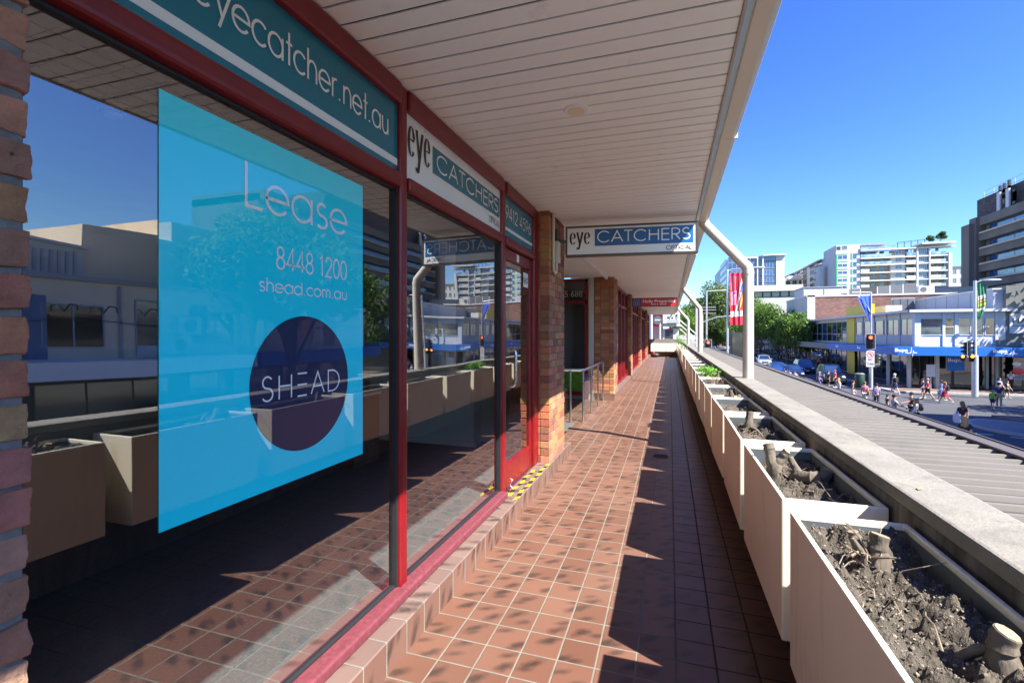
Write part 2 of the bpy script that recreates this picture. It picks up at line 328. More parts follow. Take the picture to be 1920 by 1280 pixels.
# ------------------------------------------------------------------ object helpers
def root_loc(o):
    v = Vector((0, 0, 0))
    while o is not None: v += o.location; o = o.parent
    return v
class MB:
    def __init__(s): s.v = []; s.f = []; s.c = []; s.M = None; s.col = None
    def pt(s, p):
        p = Vector(p)
        if s.M is not None: p = s.M @ p
        s.v.append(p); return len(s.v) - 1
    def face(s, ix): s.f.append(tuple(ix)); s.c.append(s.col)
    def quad(s, a, b, c, d): s.face([s.pt(a), s.pt(b), s.pt(c), s.pt(d)])
    def poly(s, pts): s.face([s.pt(p) for p in pts])
    def box(s, x0, x1, y0, y1, z0, z1):
        i = [s.pt(p) for p in ((x0, y0, z0), (x1, y0, z0), (x1, y1, z0), (x0, y1, z0), (x0, y0, z1), (x1, y0, z1), (x1, y1, z1), (x0, y1, z1))]
        for q in ((3, 2, 1, 0), (4, 5, 6, 7), (0, 1, 5, 4), (1, 2, 6, 5), (2, 3, 7, 6), (3, 0, 4, 7)): s.face([i[k] for k in q])
        return s
    def cbox(s, c, d): return s.box(c[0] - d[0] / 2, c[0] + d[0] / 2, c[1] - d[1] / 2, c[1] + d[1] / 2, c[2] - d[2] / 2, c[2] + d[2] / 2)
    def tube(s, pts, r, n=8, cap=True):
        pts = [Vector(p) for p in pts]; rs = r if isinstance(r, (list, tuple)) else [r] * len(pts)
        rings = []; up = None
        for i, p in enumerate(pts):
            a = pts[max(0, i - 1)]; b = pts[min(len(pts) - 1, i + 1)]; t = (b - a).normalized()
            if up is None: up = Vector((0, 0, 1)) if abs(t.z) < .9 else Vector((1, 0, 0))
            x = (up - t * up.dot(t)).normalized(); y = t.cross(x); up = x
            rings.append([s.pt(p + (x * cos(2 * pi * k / n) + y * sin(2 * pi * k / n)) * rs[i]) for k in range(n)])
        for a, b in zip(rings, rings[1:]):
            for k in range(n): s.face((a[k], a[(k + 1) % n], b[(k + 1) % n], b[k]))
        if cap: s.face(rings[0][::-1]); s.face(rings[-1])
        return s
    def bar(s, a, b, w, h):
        a = Vector(a); b = Vector(b); t = (b - a).normalized(); up = Vector((0, 0, 1)) if abs(t.z) < .95 else Vector((1, 0, 0))
        x = t.cross(up).normalized() * w / 2; y = x.cross(t).normalized() * h / 2
        A = [s.pt(q) for q in (a - x - y, a + x - y, a + x + y, a - x + y)]; B = [s.pt(q) for q in (b - x - y, b + x - y, b + x + y, b - x + y)]
        s.face(A); s.face(B[::-1])
        for k in range(4): s.face((A[k], B[k], B[(k + 1) % 4], A[(k + 1) % 4]))
        return s
    def prism(s, pts, vec):
        """polygon (3-D points) swept by vec"""
        vec = Vector(vec); A = [s.pt(p) for p in pts]; B = [s.pt(Vector(p) + vec) for p in pts]; n = len(pts)
        s.face(A); s.face(B[::-1])
        for k in range(n): s.face((A[k], B[k], B[(k + 1) % n], A[(k + 1) % n]))
        return s
    def disc(s, c, r, axis, t, n=24):
        c = Vector(c); axis = Vector(axis).normalized()
        return s.tube([c, c + axis * t], r, n)
    def ball(s, c, r, nu=10, nv=7):
        c = Vector(c); r = Vector(r) if hasattr(r, '__len__') else Vector((r, r, r)); rows = []
        for j in range(nv + 1):
            th = pi * j / nv
            rows.append([s.pt(c + Vector((r.x * sin(th) * cos(2 * pi * k / nu), r.y * sin(th) * sin(2 * pi * k / nu), r.z * cos(th)))) for k in range(nu)])
        for a, b in zip(rows, rows[1:]):
            for k in range(nu): s.face((a[k], b[k], b[(k + 1) % nu], a[(k + 1) % nu]))
        return s
    def build(s, name, mat, parent=None, smooth=False, bevel=0, seg=2, fix=True):
        me = bpy.data.meshes.new(name)
        off = root_loc(parent) if parent is not None else Vector((0, 0, 0))
        me.from_pydata([tuple(p - off) for p in s.v], [], s.f)
        if any(c is not None for c in s.c):
            a = me.attributes.new('Col', 'FLOAT_COLOR', 'FACE')
            for i, c in enumerate(s.c): a.data[i].color = (*(c or (.5, .5, .5)), 1)
        if bevel or fix:
            bm = bmesh.new(); bm.from_mesh(me)
            if fix: bmesh.ops.recalc_face_normals(bm, faces=bm.faces)
            if bevel: bmesh.ops.bevel(bm, geom=[e for e in bm.edges if len(e.link_faces) == 2 and e.calc_face_angle(0) > .6], offset=bevel, segments=seg, profile=.6, affect='EDGES')
            bm.to_mesh(me); bm.free()
        me.materials.append(mat)
        if smooth:
            for p in me.polygons: p.use_smooth = True
            if smooth != 'all' and hasattr(me, 'set_sharp_from_angle'): me.set_sharp_from_angle(angle=radians(40))
        o = bpy.data.objects.new(name, me); COL.objects.link(o)
        if parent is not None: o.parent = parent
        return o
def tag(o, label=None, cat=None, group=None, kind=None):
    if label: o['label'] = label
    if cat: o['category'] = cat
    if group: o['group'] = group
    if kind: o['kind'] = kind
    return o
def thing(name, label, cat, loc=(0, 0, 0), group=None):
    o = bpy.data.objects.new(name, None); COL.objects.link(o); o.location = loc; o.empty_display_size = .2
    return tag(o, label, cat, group)
def struct(o, label=None): return tag(o, label, None, None, 'structure')
def box(name, mat, parent, x0, x1, y0, y1, z0, z1, bevel=0):
    return MB().box(x0, x1, y0, y1, z0, z1).build(name, mat, parent, bevel=bevel)
def dup(o, loc=None, rz=None, parent=None, label=None, group=None):
    c = o.copy(); COL.objects.link(c)
    if parent is not None: c.parent = parent
    if loc is not None: c.location = loc
    if rz is not None: c.rotation_euler = (0, 0, rz)
    if label: c['label'] = label
    if group: c['group'] = group
    for ch in [x for x in bpy.data.objects if x.parent == o]: dup(ch, parent=c)
    return c
# ------------------------------------------------------------------ lettering
# thin geometric sans as strokes: 1 = cap height; lower-case x-height .68
def arc(cx, cy, rx, ry, a0, a1, n=18):
    return [(cx + rx * cos(radians(a0 + (a1 - a0) * k / n)), cy + ry * sin(radians(a0 + (a1 - a0) * k / n))) for k in range(n + 1)]
X_ = .66
def _g():
    r = X_ / 2; g = {}
    g['e'] = (.70, [[(.02, r), (.66, r)] + arc(.34, r, .32, r, 0, 322)[1:]])
    g['y'] = (.58, [[(.02, X_), (.28, .02)], [(.54, X_), (.17, -.28)]])
    g['c'] = (.62, [arc(.34, r, .32, r, 42, 318)])
    g['a'] = (.74, [arc(.34, r, .32, r, 0, 360), [(.66, X_), (.66, 0)]])
    g['t'] = (.34, [[(.17, 1), (.17, 0)], [(.02, X_), (.32, X_)]])
    g['h'] = (.60, [[(.06, 1), (.06, 0)], [(.06, .36)] + arc(.29, .38, .23, .28, 180, 0, 12) + [(.52, 0)]])
    g['n'] = (.60, [[(.06, X_), (.06, 0)], [(.06, .36)] + arc(.29, .38, .23, .28, 180, 0, 12) + [(.52, 0)]])
    g['m'] = (.92, [[(.06, X_), (.06, 0)], [(.06, .36)] + arc(.25, .42, .19, .24, 180, 0, 12) + [(.44, 0)], [(.44, .36)] + arc(.63, .42, .19, .24, 180, 0, 12) + [(.82, 0)]])
    g['u'] = (.60, [[(.06, X_), (.06, .28)] + arc(.29, .28, .23, .28, 180, 360, 12) + [(.52, X_)], [(.52, .3), (.52, 0)]])
    g['r'] = (.36, [[(.06, X_), (.06, 0)], [(.06, .4)] + arc(.27, .42, .21, .24, 180, 75, 8)])
    g['o'] = (.70, [arc(.34, r, .32, r, 0, 360)])
    g['d'] = (.74, [arc(.34, r, .32, r, 0, 360), [(.66, 1), (.66, 0)]])
    g['s'] = (.46, [arc(.23, X_ - .165, .16, .165, 35, 270, 12) + arc(.23, .165, .18, .165, 90, -145, 12)])
    g['.'] = (.24, [[(.09, .0), (.09, .075)]])
    g['C'] = (.92, [arc(.48, .5, .44, .5, 40, 320, 26)])
    g['A'] = (.80, [[(.02, 0), (.40, 1), (.78, 0)], [(.16, .34), (.64, .34)]])
    g['T'] = (.62, [[(.31, 0), (.31, 1)], [(.02, 1), (.60, 1)]])
    g['H'] = (.78, [[(.08, 0), (.08, 1)], [(.68, 0), (.68, 1)], [(.08, .54), (.68, .54)]])
    g['E'] = (.60, [[(.56, 1), (.08, 1), (.08, 0), (.56, 0)], [(.08, .54), (.54, .54)]])
    g['R'] = (.64, [[(.08, 0), (.08, 1), (.34, 1)] + arc(.34, .74, .24, .26, 90, -90, 12) + [(.08, .48)], [(.30, .48), (.60, 0)]])
    g['S'] = (.60, [arc(.30, .76, .21, .24, 30, 270, 14) + arc(.30, .26, .24, .26, 90, -150, 14)])
    g['O'] = (1.0, [arc(.50, .5, .46, .5, 0, 360, 28)])
    g['P'] = (.60, [[(.08, 0), (.08, 1), (.32, 1)] + arc(.32, .74, .24, .26, 90, -90, 12) + [(.08, .48)]])
    g['I'] = (.24, [[(.12, 0), (.12, 1)]])
    g['L'] = (.52, [[(.08, 1), (.08, 0), (.50, 0)]])
    g['D'] = (.84, [[(.08, 0), (.08, 1), (.30, 1)] + arc(.30, .5, .48, .5, 90, -90, 18) + [(.08, 0)]])
    g['='] = (.62, [[(.06, 1), (.56, 1)], [(.06, .5), (.56, .5)], [(.06, 0), (.56, 0)]])
    g['0'] = (.62, [arc(.30, .5, .26, .5, 0, 360, 24)])
    g['1'] = (.44, [[(.10, .84), (.26, 1), (.26, 0)]])
    g['2'] = (.62, [arc(.30, .72, .24, .28, 170, -35, 14) + [(.04, 0), (.58, 0)]])
    g['4'] = (.64, [[(.44, 0), (.44, 1), (.03, .25), (.60, .25)]])
    g['5'] = (.62, [[(.52, 1), (.18, 1), (.11, .55)] + arc(.28, .33, .26, .33, 125, -145, 16)])
    g['6'] = (.62, [[(.44, 1), (.09, .48)], arc(.30, .31, .26, .31, 0, 360, 22)])
    g['8'] = (.62, [arc(.30, .76, .21, .24, 0, 360, 20), arc(.30, .26, .26, .26, 0, 360, 20)])
    g['9'] = (.62, [[(.16, 0), (.51, .52)], arc(.30, .69, .26, .31, 0, 360, 22)])
    g[' '] = (.32, [])
    return g
GL = _g()
EYEGL = {  # fat-and-hairline lettering
    'e': (.52, [[(.07, .36), (.45, .36)] + arc(.26, .33, .19, .32, 5, 320, 24)[0:]]),
    'y': (.60, [[(.08, .66), (.28, .04)], [(.52, .66), (.30, .02), (.22, -.20)] + arc(.15, -.2, .07, .07, 0, -200, 8)], [(.0, .66), (.2, .66)], [(.42, .66), (.6, .66)]),
}
def strokes(text, gl=GL, track=0.):
    x = 0; out = []
    for ch in text:
        g = gl[ch]; adv = g[0]; st = [q for part in g[1:] for q in (part if isinstance(part[0], list) else [part])] if g[1] else []
        for s_ in st: out.append([(x + a, b) for a, b in s_])
        x += adv + track
    return out, x - track
def ribbon(mb, st, wfun, O, U, V, N, sx, sy, lift):
    """flat strokes on the plane O + U*x + V*y, a little proud along N"""
    for si, s_ in enumerate(st):
        P = [Vector((a * sx, b * sy)) for a, b in s_]; k = len(P)
        closed = k > 3 and (P[0] - P[-1]).length < 1e-4
        L = []; R = []
        for i in range(k):
            a = P[i - 1] if i > 0 else (P[-2] if closed else P[i]); b = P[i + 1] if i < k - 1 else (P[1] if closed else P[i])
            d0 = (P[i] - a).normalized() if (P[i] - a).length > 1e-9 else (b - P[i]).normalized()
            d1 = (b - P[i]).normalized() if (b - P[i]).length > 1e-9 else d0
            t = (d0 + d1); t = t.normalized() if t.length > 1e-6 else d0
            m = 1 / max(.45, t.dot(d1)); n_ = Vector((-t.y, t.x)); wd = wfun(t) / 2 * m
            p = P[i].copy()
            if not closed and i == 0: p -= d1 * wfun(d1) * .0
            L.append(p + n_ * wd); R.append(p - n_ * wd)
        z = N * (lift + .0004 * (si % 3))
        li = [mb.pt(O + U * p.x + V * p.y + z) for p in L]; ri = [mb.pt(O + U * p.x + V * p.y + z) for p in R]
        for i in range(k - 1): mb.face((ri[i], ri[i + 1], li[i + 1], li[i]))
def sans(name, text, mat, parent, O, U, V, height, weight=.085, width=None, lift=.003, track=.06, align='L', gl=GL):
    """stroke lettering; width squeezes or stretches the run to that many metres"""
    U = Vector(U).normalized(); V = Vector(V).normalized(); N = U.cross(V); O = Vector(O)
    st, adv = strokes(text, gl, track); sx = width / adv if width else height
    if align == 'R': O = O - U * adv * sx
    if align == 'C': O = O - U * adv * sx / 2
    mb = MB(); ribbon(mb, st, lambda t: weight * height, O, U, V, N, sx, height, lift)
    return mb.build(name, mat, parent, fix=False)
def fat(name, text, mat, parent, O, U, V, height, width, lift=.003, thick=.17, thin=.03):
    U = Vector(U).normalized(); V = Vector(V).normalized(); N = U.cross(V)
    st, adv = strokes(text, EYEGL, .05); sx = width / adv
    mb = MB(); ribbon(mb, st, lambda t: (thin + (thick - thin) * abs(t.y) ** 3) * sx, Vector(O), U, V, N, sx, height, lift)
    return mb.build(name, mat, parent, fix=False)
def printed(name, text, mat, parent, O, U, V, height, width=None, lift=.003, bold=.0, align='L'):
    """ordinary lettering from the built-in font, as a flat mesh"""
    cu = bpy.data.curves.new(name, 'FONT'); cu.body = text; cu.size = 1; cu.offset = bold; cu.resolution_u = 3
    t = bpy.data.objects.new(name, cu); COL.objects.link(t)
    me = bpy.data.meshes.new_from_object(t.evaluated_get(bpy.context.evaluated_depsgraph_get()))
    bpy.data.objects.remove(t); bpy.data.curves.remove(cu)
    U = Vector(U).normalized(); V = Vector(V).normalized(); N = U.cross(V); O = Vector(O)
    xs = [v.co.x for v in me.vertices]; x0, x1 = min(xs), max(xs)
    sx = width / (x1 - x0) if width else height / .73; sy = height / .73
    sh = {'L': 0, 'R': (x1 - x0) * sx, 'C': (x1 - x0) * sx / 2}[align]
    off = root_loc(parent)
    for v in me.vertices: v.co = O + U * ((v.co.x - x0) * sx - sh) + V * (v.co.y * sy) + N * lift - off
    me.name = name; me.materials.clear(); me.materials.append(mat)
    o = bpy.data.objects.new(name, me); COL.objects.link(o); o.parent = parent
    return o
# ------------------------------------------------------------------ the ground and the street
Z0 = EYE
FL = 3.3                                        # walkway floor
def sheet(name, mat, x0, x1, y0, y1, z):
    m = MB(); m.quad((x0, y0, z), (x1, y0, z), (x1, y1, z), (x0, y1, z)); return struct(m.build(name, mat, fix=False))
def slab(name, mat, x0, x1, y0, y1, z0, z1): return struct(box(name, mat, None, x0, x1, y0, y1, z0, z1))
sheet('ground', M['ground'], -2000, 2000, -2000, 2500, -.02)
sheet('road', M['asphalt'], 4.6, 18.4, -60, 420, 0)
sheet('cross_street', M['asphalt'], 18.4, 160, 36.5, 49.6, 0)
sheet('side_street', M['asphalt'], -80, 4.6, 42, 53.5, 0)
slab('footpath', M['paving'], -.5, 4.6, -60, 42, -.3, .13)
slab('far_footpath', M['brickpave'], 18.4, 120, 49.6, 53.4, -.3, .13)
slab('far_footpath_beyond', M['brickpave'], 18.4, 24, 53.4, 420, -.3, .126)
slab('opposite_footpath', M['brickpave'], 18.4, 120, -60, 36.5, -.3, .13)
slab('corner_footpath', M['paving'], -80, 4.6, 53.5, 400, -.3, .13)
slab('kerb', M['kerb'], 18.25, 120, 49.3, 49.6, -.3, .14)
slab('kerb_beyond', M['kerb'], 18.1, 18.4, 49.6, 420, -.3, .14)
mk = MB()
for a in range(15):
    y = 60 + a * 9; mk.box(11.9, 12.02, y, y + 3, .004, .006)
mk.box(10.5, 18.2, 51.8, 52.2, .004, .006)
for a in range(9): mk.box(6 + a * .0, 6.12, 4 + a * 6, 7 + a * 6, .004, .006)
for q in (((14.6, 30.2), (15.2, 30.0)), ((15.7, 29.7), (17.4, 28.7)), ((20.5, 40.4), (26.5, 39.3))):
    mk.bar((*q[0], .005), (*q[1], .005), .14, .002)
struct(mk.build('road_marking', M['line']))
isl = MB(); isl.prism([(17.0 + 1.9 * cos(t) * (1 if cos(t) > 0 else .8), 32.0 + 2.6 * sin(t), 0.0) for t in [2 * pi * k / 28 for k in range(28)]], (0, 0, .14))
struct(isl.build('traffic_island', M['kerb'], bevel=.03))
ist = MB(); ist.prism([(17.1 + 1.5 * cos(t), 32.0 + 2.2 * sin(t), .14) for t in [2 * pi * k / 28 for k in range(28)]], (0, 0, .012))
struct(ist.build('island_paving', M['paving']))

# ------------------------------------------------------------------ the walkway
fl = MB(); fl.quad((-1.335, -4, FL), (.86, -4, FL), (.86, 38.4, FL), (-1.335, 38.4, FL)); struct(fl.build('walkway_floor', M['tile'], fix=False))
fs = MB(); fs.quad((-3.2, 6.7, FL - .001), (-1.335, 6.7, FL - .001), (-1.335, 12.42, FL - .001), (-3.2, 12.42, FL - .001)); struct(fs.build('landing_floor', M['tile'], fix=False))
struct(box('floor_slab', M['concrete'], None, -9, 1.08, -4, 38.4, 2.9, FL - .004))
ST = FL + .17
for k, (a, b) in enumerate(((-3, 6.73), (12.42, 37.6))):
    t = thing('tiled_step', ('low tiled step along the foot of the big shop window' if k == 0 else 'long tiled step under the receding row of far shopfronts'), 'step', (-1.335, a, FL), 'tiled steps')
    m = MB(); m.quad((-1.335, a, FL), (-1.335, b, FL), (-1.335, b, ST - .006), (-1.335, a, ST - .006)); m.quad((-1.335, b, FL), (-1.66, b, FL), (-1.66, b, ST - .006), (-1.335, b, ST - .006)); m.quad((-1.66, a, FL), (-1.335, a, FL), (-1.335, a, ST - .006), (-1.66, a, ST - .006))
    m.build('riser', M['tile_riser'], t, fix=False)
    m = MB(); m.quad((-1.7, a, ST), (-1.341, a, ST), (-1.341, b, ST), (-1.7, b, ST)); m.quad((-1.341, a, ST), (-1.335, a, ST - .006), (-1.335, b, ST - .006), (-1.341, b, ST))
    m.build('tread', M['tile_top'], t, fix=False)
# drain cover
dr = thing('floor_drain', 'round dark drain cover set in the shaded tiles', 'drain', (-.12, 6.99, FL))
MB().disc((-.12, 6.99, FL + .001), .115, (0, 0, 1), .005, 28).build('rim', M['dark_metal'], dr)
gm = MB()
for k in range(7): gm.box(-.12 - .09, -.12 + .09, 6.99 - .075 + k * .024, 6.99 - .066 + k * .024, FL + .0062, FL + .009)
gm.build('grate', M['seal'], dr)

# parapet and its stains
pw = thing('parapet_wall', 'weathered concrete parapet with a stained inner face beyond the planters', 'wall', (.96, -3, FL))
m = MB()
for k, (a, b) in enumerate(((-4, 1.0), (1.0, 7.05), (7.05, 13.1), (13.1, 19.2), (19.2, 25.3), (25.3, 31.4), (31.4, 38.3))):
    m.box(.85, 1.06, a + .006, b - .006, FL, 4.345)
m.build('wall_body', M['stain'], pw, bevel=.008)
m = MB()
for k, (a, b) in enumerate(((-4, 1.0), (1.0, 7.05), (7.05, 13.1), (13.1, 19.2), (19.2, 25.3), (25.3, 31.4), (31.4, 38.3))):
    m.box(.842, 1.075, a + .005, b - .005, 4.345, 4.40)
m.build('coping', M['concrete'], pw, bevel=.012)
ew = thing('end_parapet', 'low concrete wall closing the far end of the walkway', 'wall', (0, 37.8, FL))
MB().box(-1.8, .85, 37.75, 37.95, FL, 4.62).build('wall_body', M['concrete'], ew, bevel=.01)

# awning over the footpath
aw = thing('metal_awning', 'ribbed grey metal awning roof running below the parapet', 'awning', (1.9, 0, 3.9))
AZ = 3.95; m = MB(); y = -4.0; prof = []
while y < 38.3:
    prof += [(y, 0), (y + .128, 0), (y + .136, .036), (y + .176, .036)]; y += .187
a = [m.pt((1.02, p[0], AZ + p[1])) for p in prof]; b = [m.pt((2.86, p[0], AZ + p[1])) for p in prof]
for i in range(len(prof) - 1): m.face((a[i], b[i], b[i + 1], a[i + 1]))
m.build('roof_sheet', M['awning'], aw, fix=False)
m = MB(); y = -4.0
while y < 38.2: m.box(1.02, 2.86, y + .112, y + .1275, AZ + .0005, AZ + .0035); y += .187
m.build('rib_shade_line', M['rib_shade'], aw)  # shadow line of each rib laid on as a thin dark strip
m = MB()
for y0 in range(-4, 38, 6):
    m.box(2.70, 2.87, y0, y0 + 5.99, AZ + .040, AZ + .050); m.box(2.87, 2.885, y0, y0 + 5.99, AZ - .16, AZ + .062); m.box(2.70, 2.716, y0, y0 + 5.99, AZ + .050, AZ + .060)
m.build('edge_capping', M['flashing'], aw)
MB().box(1.08, 2.85, -4, 38.3, AZ - .12, AZ - .03).build('awning_ceiling', M['fascia'], aw)
# ------------------------------------------------------------------ planters
PX, PZ, PL, PW_, PH = .45, 3.693, 1.06, .385, .607
def planter_meshes():
    T = .018; P = {}
    m = MB(); o = [(0, 0), (PW_, 0), (PW_, PL), (0, PL)]; i_ = [(T, T), (PW_ - T, T), (PW_ - T, PL - T), (T, PL - T)]
    ob = [m.pt((x, y, 0)) for x, y in o]; ot = [m.pt((x, y, PH)) for x, y in o]; it = [m.pt((x, y, PH)) for x, y in i_]; ib = [m.pt((x, y, PH - .05)) for x, y in i_]
    m.face(ob[::-1])
    for k in range(4):
        q = (k + 1) % 4; m.face((ob[k], ob[q], ot[q], ot[k])); m.face((ot[k], ot[q], it[q], it[k])); m.face((it[k], it[q], ib[q], ib[k]))
    P['shell'] = m
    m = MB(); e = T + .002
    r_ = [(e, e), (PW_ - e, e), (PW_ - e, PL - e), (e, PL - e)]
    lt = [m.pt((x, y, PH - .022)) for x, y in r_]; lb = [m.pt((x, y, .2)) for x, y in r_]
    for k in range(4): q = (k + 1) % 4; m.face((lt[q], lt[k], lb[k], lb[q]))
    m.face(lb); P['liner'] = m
    return P
def soil_mb(seed, depth, nx=16, ny=40, rough=.03):
    rs = np.random.RandomState(seed); m = MB()
    h = np.zeros((ny + 1, nx + 1))
    for sc, am in ((4, 1.), (8, .6), (16, .45), (32, .4), (48, .3)):
        g = rs.uniform(-1, 1, (sc * 2 + 2, sc + 2))
        for j in range(ny + 1):
            for i in range(nx + 1):
                u, v = i / nx * sc, j / ny * sc * 2; a, b = int(u), int(v); fu, fv = u - a, v - b
                h[j, i] += am * ((g[b, a] * (1 - fu) + g[b, a + 1] * fu) * (1 - fv) + (g[b + 1, a] * (1 - fu) + g[b + 1, a + 1] * fu) * fv)
    h *= rough / 1.2
    ix = [[m.pt((.02 + (PW_ - .04) * i / nx, .02 + (PL - .04) * j / ny, PH - depth + h[j, i])) for i in range(nx + 1)] for j in range(ny + 1)]
    for j in range(ny):
        for i in range(nx): m.face((ix[j][i], ix[j][i + 1], ix[j + 1][i + 1], ix[j + 1][i]))
    return m, h
PM = planter_meshes()
def make_planter(label, loc, seed, depth, detail, group='planter boxes along the parapet'):
    o = thing('planter_box', label, 'planter', (0, 0, 0), group)
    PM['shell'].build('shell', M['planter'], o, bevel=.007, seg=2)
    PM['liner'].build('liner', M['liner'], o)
    m, h = soil_mb(seed, depth, 34 if detail else 8, 96 if detail else 20, .045 if detail else .025)
    s = m.build('soil', M['soil'], o, smooth='all', fix=False)
    if detail:
        rs = random.Random(seed); pb = MB(); ny, nx = h.shape
        for k in range(detail):
            i = rs.randrange(1, nx - 1); j = rs.randrange(1, ny - 1); r = rs.choice((.0015, .002, .002, .0025, .003, .003, .004, .006))
            pb.M = Matrix.Translation((.02 + (PW_ - .04) * i / (nx - 1) + rs.uniform(-.008, .008), .02 + (PL - .04) * j / (ny - 1) + rs.uniform(-.008, .008), PH - depth + h[j, i] + r * .35)) @ Matrix.Rotation(rs.random() * 6, 4, 'Z') @ Matrix.Rotation(rs.random() * 2, 4, 'X')
            pb.ball((0, 0, 0), (r, r * rs.uniform(.6, 1.3), r * .6), 5, 3)
        tag(pb.build('pebble', M['pebble'], s), None, None, None, 'stuff')
    o.location = loc
    return o
def stump(name, label, base, segs, cat='stump', group='cut shrub stumps'):
    """segs: list of (points, radii); pale sawn face on each free end"""
    o = thing(name, label, cat, base, group)
    m = MB(); rs = random.Random(label)
    ce = MB()
    for pts, rad in segs:
        P = [Vector(base) + Vector(p) for p in pts]
        # refine and roughen
        Q = []; R = []
        for a, b, r0, r1 in zip(P, P[1:], rad, rad[1:]):
            for k in range(4):
                f = k / 4; Q.append(a.lerp(b, f) + Vector((rs.uniform(-.1, .1) * r0, rs.uniform(-.1, .1) * r0, 0)) * (1 if Q else 0)); R.append((r0 * (1 - f) + r1 * f) * rs.uniform(.86, 1.14))
        Q.append(P[-1]); R.append(rad[-1])
        m.tube(Q, R, 9)
        t = (Q[-1] - Q[-2]).normalized(); ce.disc(Q[-1] + t * .0005, R[-1] * .9, t, .002, 9)
    m.build('bark', M['bark'], o, smooth=True); ce.build('sawn_face', M['cut'], o)
    return o
def twigs(label, base, n, spread, seed, length=.14, group='dry twigs', cat='twig', flat=.25, rr=.0022):
    rs = random.Random(seed); m = MB()
    x0, x1 = PX + .035, PX + PW_ - .035
    for k in range(n):
        p = Vector(base) + Vector((rs.uniform(-1, 1) * spread[0], rs.uniform(-1, 1) * spread[1], rs.uniform(0, .008)))
        d = Vector((rs.uniform(-.8, .8), rs.uniform(-1, 1), rs.uniform(-.05, flat))).normalized() * length * rs.uniform(.3, 1.1)
        e = p + d; e.x = min(max(e.x, x0), x1); p.x = min(max(p.x, x0), x1)
        q = p.lerp(e, .5) + Vector((rs.uniform(-.008, .008), rs.uniform(-.012, .012), rs.uniform(0, .012))); q2 = p.lerp(e, .78) + Vector((rs.uniform(-.006, .006), rs.uniform(-.01, .01), rs.uniform(0, .006)))
        r = rr * rs.uniform(.5, 1.4); m.tube([p, q, q2, e], [r, r * .85, r * .7, r * .4], 5)
        if rs.random() < .5:
            f = q + Vector((rs.uniform(-.04, .04), rs.uniform(-.04, .04), .012)); f.x = min(max(f.x, x0), x1); m.tube([q, f], [r * .6, r * .3], 4)
    o = m.build('twig_litter', M['twig']); return tag(o, label, 'twig litter', None, 'stuff')
def weed(label, base, n, size, seed, hgt=.16):
    rs = random.Random(seed); o = thing('leafy_weed', label, 'plant', base, 'green weeds in the planters')
    st = MB(); lf = MB(); B = Vector(base)
    for k in range(n):
        a = rs.random() * 6.28; tip = B + Vector((cos(a) * size[0] * rs.uniform(.2, 1), sin(a) * size[1] * rs.uniform(.2, 1), hgt * rs.uniform(.4, 1.1)))
        st.tube([B + Vector((rs.uniform(-.02, .02), rs.uniform(-.02, .02), -.03)), B.lerp(tip, .5) + Vector((0, 0, .03)), tip], [.004, .003, .0015], 5)
        for j in range(5):
            b = tip + Vector((rs.uniform(-.03, .03), rs.uniform(-.03, .03), rs.uniform(-.02, .02))); an = rs.random() * 6.28; d = Vector((cos(an), sin(an), rs.uniform(-.35, .3))).normalized()
            L = rs.uniform(.05, .09); wv = d.cross(Vector((0, 0, 1))).normalized() * L * .30; up = Vector((0, 0, .008))
            lf.poly([b, b + d * L * .35 + wv, b + d * L * .8 + wv * .6 - up, b + d * L - up * 2, b + d * L * .5 + up])
            lf.poly([b, b + d * L * .5 + up, b + d * L - up * 2, b + d * L * .8 - wv * .6 - up, b + d * L * .35 - wv])
    st.build('stem', M['leafD'], o); lf.build('foliage', M['leafD'], o, fix=False)
    return o
PITCH = 1.22; Y1 = 1.085
near_labels = ['cream planter nearest the camera with pale stumps and pebbly soil in sun', 'second cream planter from the camera with a forked stump and fallen log',
               'third cream planter from the camera holding one short dark stump', 'fourth cream planter from the camera holding a black twisted stump',
               'fifth cream planter from the camera filled with pale dry twigs', 'sixth cream planter from the camera full of dry shrub stems',
               'cream planter holding the bright green leafy weed, seventh from the camera']
for k in range(7):
    pl_ = make_planter(near_labels[k], (PX + (0, .003, -.005, .004, -.003, .006, -.004)[k], Y1 + PITCH * k, PZ), 40 + k, (.065, .095, .085, .09, .085, .085, .075)[k], (2200, 700, 300, 0, 0, 0, 0)[k]); pl_.rotation_euler = (0, 0, radians((0, .3, -.4, .5, -.3, .4, -.5)[k]))
far0 = make_planter('small cream planter in the far stretch of the row along the parapet', (PX, Y1 + PITCH * 7, PZ), 90, .10, 0, 'far planter boxes along the parapet')
rp = random.Random(11)
for k in range(8, 29): dup(far0, (PX + rp.uniform(-.006, .006), Y1 + PITCH * k, PZ + rp.uniform(-.006, .004)), radians(rp.uniform(-.7, .7)))
for k in (-1, -2, -3): dup(far0, (PX, Y1 + PITCH * k, PZ), label='cream planter seen only mirrored in the shop window', group='mirrored planter boxes')
e0 = dup(far0, (-.33, 37.72, PZ + .0), -pi / 2, label='cream planter against the end wall, beside the shopfronts', group='end planter boxes'); e0.location = (-1.36, 37.74, PZ)
e1 = dup(far0, (0, 0, 0), -pi / 2, label='cream planter against the end wall, next to the parapet row', group='end planter boxes'); e1.location = (-.28, 37.74, PZ)
zs = PZ + PH
